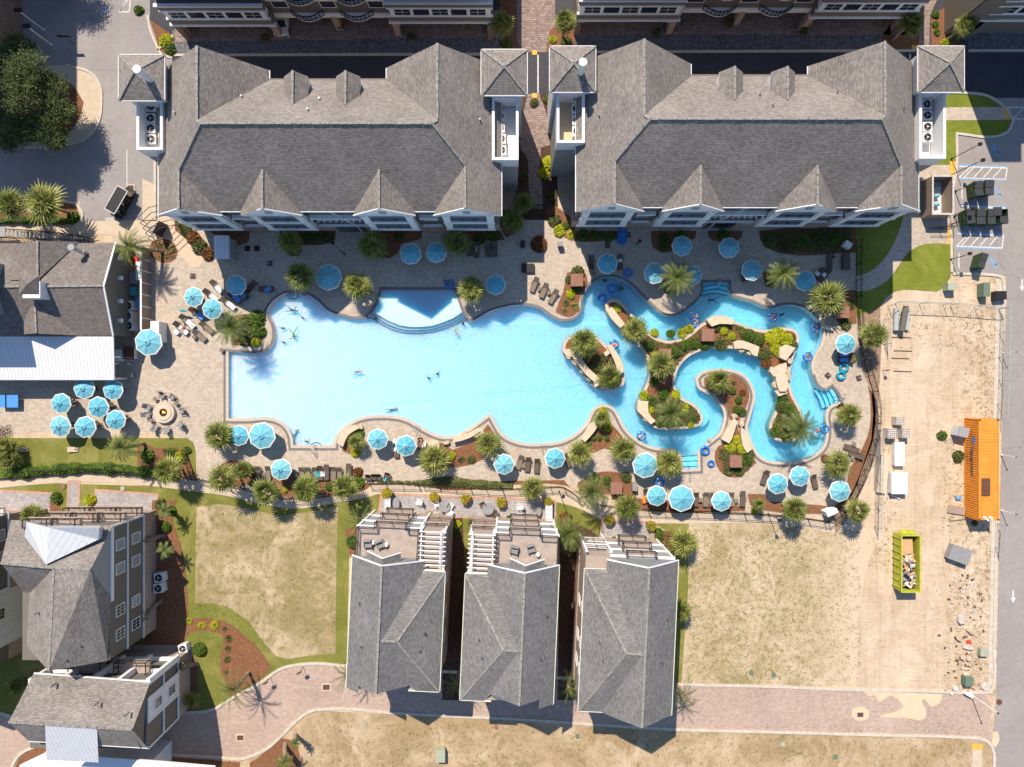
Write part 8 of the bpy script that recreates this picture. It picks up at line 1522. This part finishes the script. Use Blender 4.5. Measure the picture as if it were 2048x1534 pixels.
for i,(x,y,w_,d,h,rz,mat,lab) in enumerate([(1925,1240,.9,1.4,.5,.1,'rock_grey','white rock at the top of the rubble line'),(1944,1264,1.3,.7,.4,-.5,'rock','tan slab rock right of the grass tuft'),(1920,1276,.8,1.0,.45,.3,'rock','tan rock left of the red scrap'),(1940,1297,1.4,.5,.35,-.1,'rock_grey','flat white rock above the stone heap'),(1928,1316,.8,.8,.4,0,'rock','left rock of the broken stone heap'),(1940,1318,.7,.9,.35,1,'rock','right rock of the broken stone heap'),(1931,1338,1.1,.3,.25,0,'rock_pale','narrow stone above the lowest transformer box'),(1934,1349,1.1,.45,.3,-.1,'rock_pale','second narrow stone above the lowest transformer box'),(1973,1374,1.1,1.3,.3,.8,'rock_grey','flat grey slab at the kerb corner'),(1904,1388,.5,.4,.3,0,'rock_grey','small white rock by the kerb, left'),(1915,1276,.5,.5,.3,0,'black','dark rock beside the tan rock')]): rock(x,y,w_,d,h,rz,mat,lab,i)
m = MB(); p = P(1936,1283); m.box((p.x,p.y,.12),(.5,.35,.2)); MT['redp'] = plain('red_plastic',(.6,.05,.03),.6,.1); tag(m.build('red_scrap',MT['redp']),'red plastic scrap among the rocks','scrap')
def slab(s,h,lab,z0=.05,mat='rock_pale',grp='stone slabs and benches around the river',name='stone_slab',th=None):
 lp = [P2(*[float(v) for v in a.split(',')],h) for a in s.split()]; lp = smooth([Vector(q) for q in lp],True,2,40); m = MB()
 if area(lp) < 0: lp = lp[::-1]
 m.prism(lp,z0,h - .09); o_ = offset(lp,.05); m.prism(o_,h - .09,h); tag(m.build(name,MT[mat],None),lab,'stone bench' if 'bench' in lab else 'stone',grp)
for a in [('1212,619 1224,615 1249,648 1241,655 1226,640',.9,'straight stone bench at the narrow tip of the large island'),('1414,640 1424,634 1445,632 1465,638 1465,648 1440,647 1424,652',.9,'curved stone bench on the upper edge of the large island'),('1215,692 1222,690 1236,710 1246,733 1246,744 1236,747 1232,728 1224,710',.9,'curved stone bench on the right edge of the small island'),('674,885 682,868 700,853 712,850 718,856 706,862 694,872 685,893',.8,'curved stone bench on the lower deck bed'),
  ('907,884 925,880 945,872 960,862 957,856 938,866 920,874 907,876',.9,'long stone bench along the pointed bed'),('1180,848 1195,842 1195,850 1184,868 1170,883 1162,877 1172,862',.8,'stone bench at the left of the yellow bed'),('1276,802 1296,803 1296,825 1310,842 1302,848 1286,832 1276,822',.8,'stone ledge on the left tip of the large island'),('1468,838 1474,842 1463,878 1458,886 1444,878 1460,850',.8,'left stone bench between the river channels'),('1482,855 1490,862 1503,898 1495,905 1486,890',.7,'right stone bench between the river channels'),
  ('1468,685 1476,681 1498,686 1518,694 1514,712 1505,708 1500,700 1484,696 1470,697',.9,'stone slab capping the upper waterfall'),('1540,742 1560,730 1572,726 1574,742 1564,752 1548,752',.9,'stone slab at the top of the boulder bridge'),('1553,752 1572,748 1576,768 1572,782 1560,782 1554,766',1.0,'stone slab in the middle of the boulder bridge'),('1550,782 1572,780 1574,786 1558,792',.7,'stone slab at the foot of the boulder bridge'),('1560,695 1572,690 1590,696 1578,712 1572,720 1560,714',.9,'stone slab above the boulder bridge'),
  ('1144,712 1156,706 1166,722 1178,738 1198,756 1190,764 1172,748 1158,730',1.0,'long stone slab along the left edge of the small island'),('1126,702 1136,698 1148,702 1150,712 1134,712',.7,'stone at the upper left of the small island'),('1188,762 1198,758 1200,770 1190,774',.8,'stone at the lower end of the small island slab'),('1208,706 1218,699 1222,704 1212,712',.6,'short stone at the top of the small island bench'),('857,886 875,882 878,890 880,899 862,898',.6,'stone at the left end of the long bench'),('945,865 962,858 966,866 950,874',.7,'stone at the right end of the long bench'),('1640,640 1652,650 1668,655 1666,660 1645,655',.5,'stone edging beside the top right bend')]: slab(*a)
for i,(x,y,w_,d,h,rz,lab) in enumerate([(1137,713,.7,.8,.6,.5,'rough stone below the upper left slab of the small island'),(1152,726,.7,.9,.6,.7,'rough stone at the waterline of the small island, upper'),(1166,742,.8,.8,.5,.7,'rough stone at the waterline of the small island, middle'),(1180,757,.8,.9,.5,.6,'rough stone at the waterline of the small island, lower'),(1484,700,.9,.7,.6,0,'rough stone under the waterfall slab, left'),(1500,706,.8,.7,.6,0,'rough stone under the waterfall slab, right'),(1476,694,.6,.6,.6,0,'rough stone at the left end of the waterfall'),(1548,745,1.1,.7,.6,.3,'rough stone left of the boulder bridge'),(1551,770,.7,1.0,.5,0,'rough stone at the left foot of the boulder bridge'),(1578,752,.7,1.2,.6,0,'rough stone at the right of the boulder bridge'),(1580,722,.7,.8,.6,0,'rough stone above the right of the boulder bridge'),(1470,833,.8,.7,.7,0,'rough stone above the left bench between channels'),(1484,848,.7,.9,.6,0,'rough stone above the right bench between channels'),(893,886,.9,.5,.5,.2,'rough stone left of the long bench'),(930,866,.8,.5,.5,.4,'rough stone along the pool side of the long bench'),(1293,838,.8,.7,.6,.6,'rough stone below the left island ledge'),(722,855,.6,.6,.4,0,'rough stone at the top of the curved deck bench'),(1418,880,.5,.5,.3,0,'small pale rock by the lower bed')]): rock(x,y,w_,d,h,rz,'rock',lab,50 + i,.05,'rough stones around the river')
# fences
def fence(s,h,lab,mat='dark',step=.16,post=2.0,nm='metal_fence',cat='fence',sm=True):
 pts = loop_px(s,sm,closed=False); r = thing(nm,lab,cat,(pts[0][0],pts[0][1],0)); m = MB(); pm = MB(); acc = 0; accp = post
 for i in range(len(pts) - 1):
  a,b = Vector((*pts[i],0)),Vector((*pts[i + 1],0)); L = (b - a).length; d = (b - a) / L
  for z in (.15,h - .25,h): m.bar(a + Vector((0,0,z)),b + Vector((0,0,z)),.04,.04)
  t = step - acc
  while t < L: m.box(a + d * t + Vector((0,0,h / 2)),(.02,.02,h)); t += step
  acc = (L - (t - step)); tp = post - accp
  while tp < L: pm.box(a + d * tp + Vector((0,0,h / 2)),(.08,.08,h + .12)); tp += post
  accp = L - (tp - post)
 m.build('picket_panel',MT[mat],r,uv=False); pm.build('fence_posts',MT[mat],r,uv=False); return r
fence('460,970 500,978 560,994 612,994 660,990 700,982 724,972',1.4,'dark metal fence below the lounger row'); fence('740,966 840,966',1.4,'dark metal fence segment above the middle patio'); fence('845,966 940,974 1000,978 1116,972 1128,974',1.4,'dark metal fence behind the hedge strip',sm=False); fence('1128,974 1150,988 1160,998',1.5,'dark metal gate beside the tall lamp post',nm='metal_gate',cat='gate')
fence('1200,1008 1240,1014 1290,1018 1400,1022 1536,1028 1600,1034 1655,1042',1.5,'dark metal fence along the lower right deck'); fence('1655,1042 1690,1010 1712,970 1730,930 1744,880 1750,830 1746,790 1735,750 1722,700 1716,650 1712,600 1712,480',1.5,'dark metal fence curving around the right deck'); fence('-40,932 28,930 30,942 100,940 160,934 220,938 300,946 400,958 460,970',1.2,'dark metal fence behind the long hedge',sm=False); fence('345,902 372,900 392,958',1.2,'angled dark rail around the lawn bed',sm=False,post=4)
fence('1034,416 1090,416',1.6,'dark gate across the condo passage',nm='metal_gate',cat='gate'); fence('-30,462 30,462 120,468 188,478',1.1,'dark railing of the stairs above the bar','black',.3); fence('-30,476 30,478 110,482 186,484',1.1,'lower dark railing of the stairs above the bar','black',.3)
m = MB()
for k in range(22): a = P(28 + 7 * k,470 + .6 * k); m.box((a.x,a.y,1.6 - .065 * k),(.3,.75,.08))
m.box((P(0,470).x,P(0,470).y,1.7),(4,1.2,.1)); tag(m.build('outdoor_stairs',MT['siding_grey']),'grey outdoor stairs above the bar roof','stairs')
# wooden screen beside the bar
x = P(302,0).x; ya,yb = P(0,500).y,P(0,752 - 90).y; r = thing('yard_screen','grey-brown screen wall between the bar yard and the deck','screen wall',(x,yb,0)); m = MB(); m.box((x - .1,(ya + yb) / 2,1.0),(.12,ya - yb,2.0)); m.build('board_panel',MT['wood'],r); m = MB(); m.box((x - .1,(ya + yb) / 2,2.04),(.2,ya - yb,.08)); m.build('cap',MT['whitepaint'],r)
for k in range(8): m = MB(); m.box((x - .02,ya - (ya - yb) * k / 7,1.05),(.14,.14,2.1)); m.build('post',MT['whitepaint'],r)
m = MB(); m.torus((x + .05,P(0,552).y,1.0),.01,.01); 
for nm,x,y,w_,d,z,mt,lab,cat in [('storage_crate',265,556,1.2,1.4,.9,'grey','grey crate in the bar yard','crate'),('blue_tarp',260,582,1.3,1.1,.7,'towel_t','teal tarp heap in the bar yard','tarp'),('metal_shelf',278,542,.7,2.2,1.2,'whitepaint','pale shelf unit against the yard screen','shelf'),('red_crate',266,520,1.0,.8,.5,'redp','red crates at the top of the bar yard','crate'),('blue_barrel',279,606,.6,1.2,.8,'towel_b','blue barrel against the yard screen','barrel')]:
 p = P(x,y,z); m = MB(); m.box((p.x,p.y,z / 2),(w_,d,z)); m.box((p.x,p.y,z + .03),(w_ * 1.04,d * 1.04,.06)); m.box((p.x + .1,p.y - .1,z + .1),(w_ * .5,d * .5,.12),rz=.3); tag(m.build(nm,MT[mt]),lab,cat)
# pump enclosure
x0,x1 = P(1865,0,2.2).x,P(1906,0,2.2).x; ya,yb = P(0,352,2.2).y,P(0,428,2.2).y; r = thing('pump_enclosure','open wooden enclosure with pool pumps beside the parking lot','enclosure',((x0 + x1) / 2,(ya + yb) / 2,0)); m = MB()
for x in (x0,x1): m.box((x,(ya + yb) / 2,1.1),(.12,ya - yb,2.2))
for y in (ya,yb): m.box(((x0 + x1) / 2,y,1.1),(x1 - x0 - .12,.12,2.19))
m.build('board_wall',MT['wood'],r); m = MB()
for x in (x0,x1): m.box((x,(ya + yb) / 2,2.24),(.22,ya - yb + .2,.08))
for y in (ya,yb): m.box(((x0 + x1) / 2,y,2.24),(x1 - x0 - .22,.22,.078))
m.build('cap',MT['rock_grey'],r); m = MB(); m.box(((x0 + x1) / 2,(ya + yb) / 2,.12),(x1 - x0 - .2,ya - yb - .2,.1)); m.build('slab_floor',MT['whitepaint'],r)
for k in range(3):
 y = ya - .9 - 1.1 * k; rr = thing('pool_pump',['upper','middle','lower'][k] + ' blue-motored pump in the wooden enclosure','pump',(x1 - .9,y,0),0,'pool pumps'); m = MB(); m.tube([(x1 - 1.3,y,.6),(x1 - .7,y + .1,.6)],.24,12); m.build('motor',MT['umb'],rr); m = MB(); m.tube([(x1 - 2.2,y,.5),(x1 - 1.3,y,.6)],.14,8); m.box((x1 - 1.9,y,.35),(.4,.4,.5)); m.build('pump_body',MT['yellow' if 0 else 'ply'],rr)
m = MB()
for k in range(9): m.tube([(x0 + .5,ya - .6 - .45 * k,.4),(x0 + 1.2,ya - .6 - .45 * k,.5)],.06,6)
for k in range(3): m.tube([(x0 + .35 + .3 * k,ya - .3,.35),(x0 + .35 + .3 * k,yb + .3,.35)],.06,6)
tag(m.build('pipework',MT['whitepaint'],None,uv=False),'white pipework in the wooden pump enclosure','pipes'); fence('1852,434 1900,434 1900,458 1855,458',1.5,'dark metal cage below the wooden enclosure',sm=False,step=.3,nm='metal_cage',cat='cage')
# chain-link fence of the sand lot
def chain(s,h,lab):
 pts = loop_px(s,False,closed=False); r = thing('chain_link_fence',lab,'fence',(pts[0][0],pts[0][1],0)); m = MB(); pm = MB()
 for i in range(len(pts) - 1):
  a,b = Vector((*pts[i],0)),Vector((*pts[i + 1],0)); L = (b - a).length; d = (b - a) / L; m.bar(a + Vector((0,0,h)),b + Vector((0,0,h)),.06,.06); n = int(L / .3)
  for k in range(n): m.bar(a + d * L * k / n + Vector((0,0,.05)),a + d * L * (k + 1) / n + Vector((0,0,h)),.012,.012); m.bar(a + d * L * k / n + Vector((0,0,h)),a + d * L * (k + 1) / n + Vector((0,0,.05)),.012,.012)
  for k in range(int(L / 3) + 1): pm.tube([a + d * min(L,3 * k),a + d * min(L,3 * k) + Vector((0,0,h + .08))],.04,6)
 m.build('mesh_panel',MT['galv'],r,uv=False); pm.build('fence_posts',MT['galv'],r,uv=False)
chain('1775,612 1790,606 1900,610 1998,618',1.9,'chain-link fence across the top of the sand lot'); chain('1998,618 1996,760 1992,840',1.9,'chain-link fence along the road, upper stretch'); chain('1992,1046 1988,1100',1.8,'chain-link fence below the orange container'); chain('1765,640 1768,700',1.7,'chain-link fence beside the timber battens'); chain('1753,860 1748,1060',1.7,'chain-link fence beside the ladder frame')
for k,(x,y) in enumerate(((2005,706),(2005,910),(2005,1021))): post_lamp(x - 3,y,2.3,['upper','middle','lower'][k] + ' white marker post on the road verge',.05,0,(.12,.12,.2),'marker_post','whitepaint',.05,'marker posts on the road verge','marker post')
def signpost(x,y,z,lab,w_=.6,rz=.4): p = P(x,y); r = thing('sign_post',lab,'sign',(p.x,p.y,0)); m = MB(); m.tube([(p.x,p.y,0),(p.x,p.y,z)],.035,6); m.build('pole',MT['dark'],r); m = MB(); m.box((p.x,p.y,z - .3),(w_,.04,.5),rz=rz); m.build('sign_plate',MT['dark'],r)
signpost(541,1354,2.0,'small dark sign at the brick road kerb, left one'); signpost(607,1334,2.0,'small dark sign at the brick road kerb, right one'); signpost(148,88,2.2,'dark trolley rack sign in the entrance lot',1.6,0)
signpost(1765,741,1.5,'small sign in the grass outside the right fence',.4)
for x,y,lab in [(1908,1375,'white sign base at the junction, left')]: cabinet(x,y,x + 8,y + 6,.4,'whitepaint',lab,'sign_block','sign')
# golf cart
def cart():
 p = P(252,408); r = thing('golf_cart','long black golf cart with a white-edged roof in the parking lot','golf cart',(p.x,p.y,0)); T = Matrix.Translation((p.x,p.y,.02)) @ Matrix.Rotation(R(60),4,'Z') @ Matrix.Diagonal((1.15,1.1,1,1))   # +x is the back
 m = MB(T); m.box((.1,0,.42),(3.0,1.15,.25)); m.box((-1.45,0,.5),(.7,1.1,.35)); m.box((1.5,0,.45),(.5,1.1,.2)); m.build('body',MT['dark'],r)
 m = MB(T); m.box((-.05,0,1.98),(2.75,1.22,.05)); m.build('roof',MT['black'],r); m = MB(T)
 for s in (-1,1): m.box((-.05,s * .63,1.99),(2.8,.055,.09)); m.box((-.05 + s * 1.39,0,1.99),(.055,1.2,.088))
 m.build('roof_rim',MT['whitepaint'],r)
 m = MB(T)
 for sx in (-1.3,-.1,1.2):
  for s in (-1,1): m.tube([(sx,s * .57,.5),(sx + (.15 if sx < -1 else 0),s * .58,1.95)],.025,6)
 m.build('roof_strut',MT['steel'],r)
 for k,sx in enumerate((-.55,.35,1.15)):
  m = MB(T); m.box((sx,0,.72),(.5,1.1,.14)); m.box((sx + .24 * (1 if k < 2 else -1),0,1.0),(.1,1.1,.45)); m.build('seat',MT['rock_pale'] if 0 else MT['sling_dark'],r)
 for sx in (-1.2,1.15):
  for s in (-1,1): m = MB(T); m.tube([(sx,s * .5,.26),(sx,s * .64,.26)],.26,16); w_ = m.build('wheel',MT['black'],r); m = MB(T); m.tube([(sx,s * .64,.26),(sx,s * .65,.26)],.14,12); m.build('rim',MT['steel'],w_)
 m = MB(T); m.box((-1.22,0,1.25),(.03,1.1,.8),M=Matrix.Rotation(R(-12),4,'Y')); m.build('windscreen',MT['glass'],r); m = MB(T); m.torus((-.9,.28,1.05),.17,.02,16,6); m.build('steering_wheel',MT['black'],r)
 for s in (-1,1): m = MB(T); m.box((-1.81,s * .4,.55),(.04,.2,.1)); m.build('headlight',MT['whitepaint'],r)
cart()
# white car under the condo
def car():
 p = P(566,38); r = thing('parked_car','white car nosing out from under the upper left condo','car',(p.x,p.y,0)); X,Y = p.x,p.y - 0.3
 prof = [(-2.2,.35),(-2.25,.7),(-2.1,.85),(-1.3,.95),(-.6,1.4),(.9,1.45),(1.7,1.05),(2.2,.95),(2.25,.4)]; m = MB(); n = len(prof)
 for i in range(n - 1):
  (a,za),(b,zb) = prof[i],prof[i + 1]; wa = .88 if za < 1.2 else .68; wb = .88 if zb < 1.2 else .68; m.poly([(X - wa,Y + a,za),(X + wa,Y + a,za),(X + wb,Y + b,zb),(X - wb,Y + b,zb)])
 for s in (-1,1): m.poly([(X + s * (.88 if z < 1.2 else .68),Y + a,z) for a,z in prof])
 m.poly([(X - .88,Y - 2.2,.3),(X + .88,Y - 2.2,.3),(X + .88,Y + 2.2,.3),(X - .88,Y + 2.2,.3)]); m.build('body',MT['whitepaint'],r)
 m = MB(); m.poly([(X - .76,Y - 1.25,.99),(X + .76,Y - 1.25,.99),(X + .66,Y - .62,1.4),(X - .66,Y - .62,1.4)]); m.build('windscreen',MT['glass'],r); m = MB(); m.box((X,Y - 2.27,.6),(1.2,.04,.22)); m.build('grille',MT['black'],r)
 for s in (-1,1):
  m = MB(); m.box((X + s * .72,Y - 2.2,.72),(.3,.1,.14)); m.build('headlight',MT['glass'],r)
  for yy in (-1.4,1.4): m = MB(); m.tube([(X + s * .72,Y + yy,.33),(X + s * .92,Y + yy,.33)],.33,16); w_ = m.build('wheel',MT['black'],r); m = MB(); m.tube([(X + s * .92,Y + yy,.33),(X + s * .93,Y + yy,.33)],.2,12); m.build('rim',MT['steel'],w_)
  m = MB(); m.box((X + s * .95,Y - .75,.95),(.18,.1,.12)); m.build('mirror',MT['whitepaint'],r)
car()
for i,(x,y) in enumerate(((533,80),(681,55),(824,78),(1311,72),(1456,53),(1604,68))):
 p = P(x,y); r = thing('potted_shrub',['first','second','third','fourth','fifth','sixth'][i] + ' dark potted shrub from the left along the garages','potted plant',(p.x,p.y,0),0,'potted shrubs along the garages'); m = MB(); m.cyl((p.x,p.y,0),.28,.5,12,r2=.36); m.build('pot',MT['terracotta'],r); m = leaf_cloud(i,260,.5,.5,.5,.13,.4,.3); m.v = [(a + p.x,b + p.y,c + .6) for a,b,c in m.v]; m.build('foliage',MT['olive'],r,uv=False)
# dark closed parasols in the bar yard,towel stand,wreaths of weeds
for x,y,d,lab in [(248,658,80,'closed green parasol lying by the bar yard'),(365,621,60,'small closed teal parasol among the loungers')]: p = P(x,y,1.0); m = MB(); m.tube([(p.x - .5,p.y + .1,1.0),(p.x,p.y,1.1),(p.x + .6,p.y - .1,1.0)],[.05,.2,.04],8); tag(m.build('closed_parasol',MT['towel_t'],None,uv=False),lab,'closed parasol')
WD = MB(); rnd = random.Random(21)
def weeds(x0,y0,x1,y1,n):
 for k in range(n):
  cx,cy = rnd.uniform(x0,x1),rnd.uniform(y0,y1); p = P(cx,cy); rr = rnd.uniform(.04,.2)
  for j in range(rnd.randint(3,9)):
   a = rnd.uniform(0,6.28); d = rnd.random() ** .6 * rr; x,y = p.x + d * cos(a),p.y + d * sin(a); s = rnd.uniform(.03,.08); z = .02 + rnd.random() * .05
   WD.poly([(x,y,z * .2),(x + s * cos(a + .5),y + s * sin(a + .5),z),(x + s * 1.6 * cos(a),y + s * 1.6 * sin(a),z * .8),(x + s * cos(a - .5),y + s * sin(a - .5),z)])
weeds(1760,610,2000,700,130); weeds(1930,640,1995,840,160); weeds(1745,820,1790,1060,150); weeds(1885,880,1935,1060,130); weeds(1900,1050,1990,1370,260); weeds(1735,1060,1800,1140,60); weeds(1375,1060,1720,1370,2600); weeds(620,1450,1930,1534,1200); weeds(395,1020,670,1300,700)
tag(WD.build('weeds',MT['weed'],None,uv=False),kind='stuff')

a,b = P(322,1322),P(380,1304); m = MB(); m.bar((a.x,a.y,1.0),(b.x,b.y,1.0),.3,2.0); tag(m.build('brick_wall',MT['brick']),'short brick garden wall beside the lone air conditioner','wall')

RB = MB(); rnd = random.Random(5)
for k in range(380):
 x,y = rnd.gauss(1935,26),rnd.uniform(1150,1385); p = P(min(x,1984),y); q = Matrix.Rotation(rnd.uniform(0,3),4,'Z') @ Matrix.Rotation(rnd.uniform(-.4,.4),4,'X'); a = rnd.uniform(.04,.22)
 RB.box((p.x,p.y,a * .25),(a * 1.6,a,a * .5),M=q,mi=rnd.choice([0,0,1,2]))
tag(RB.build('gravel_rubble',[MT['rock_grey'],MT['rock'],MT['rust']],None,uv=False),kind='stuff')
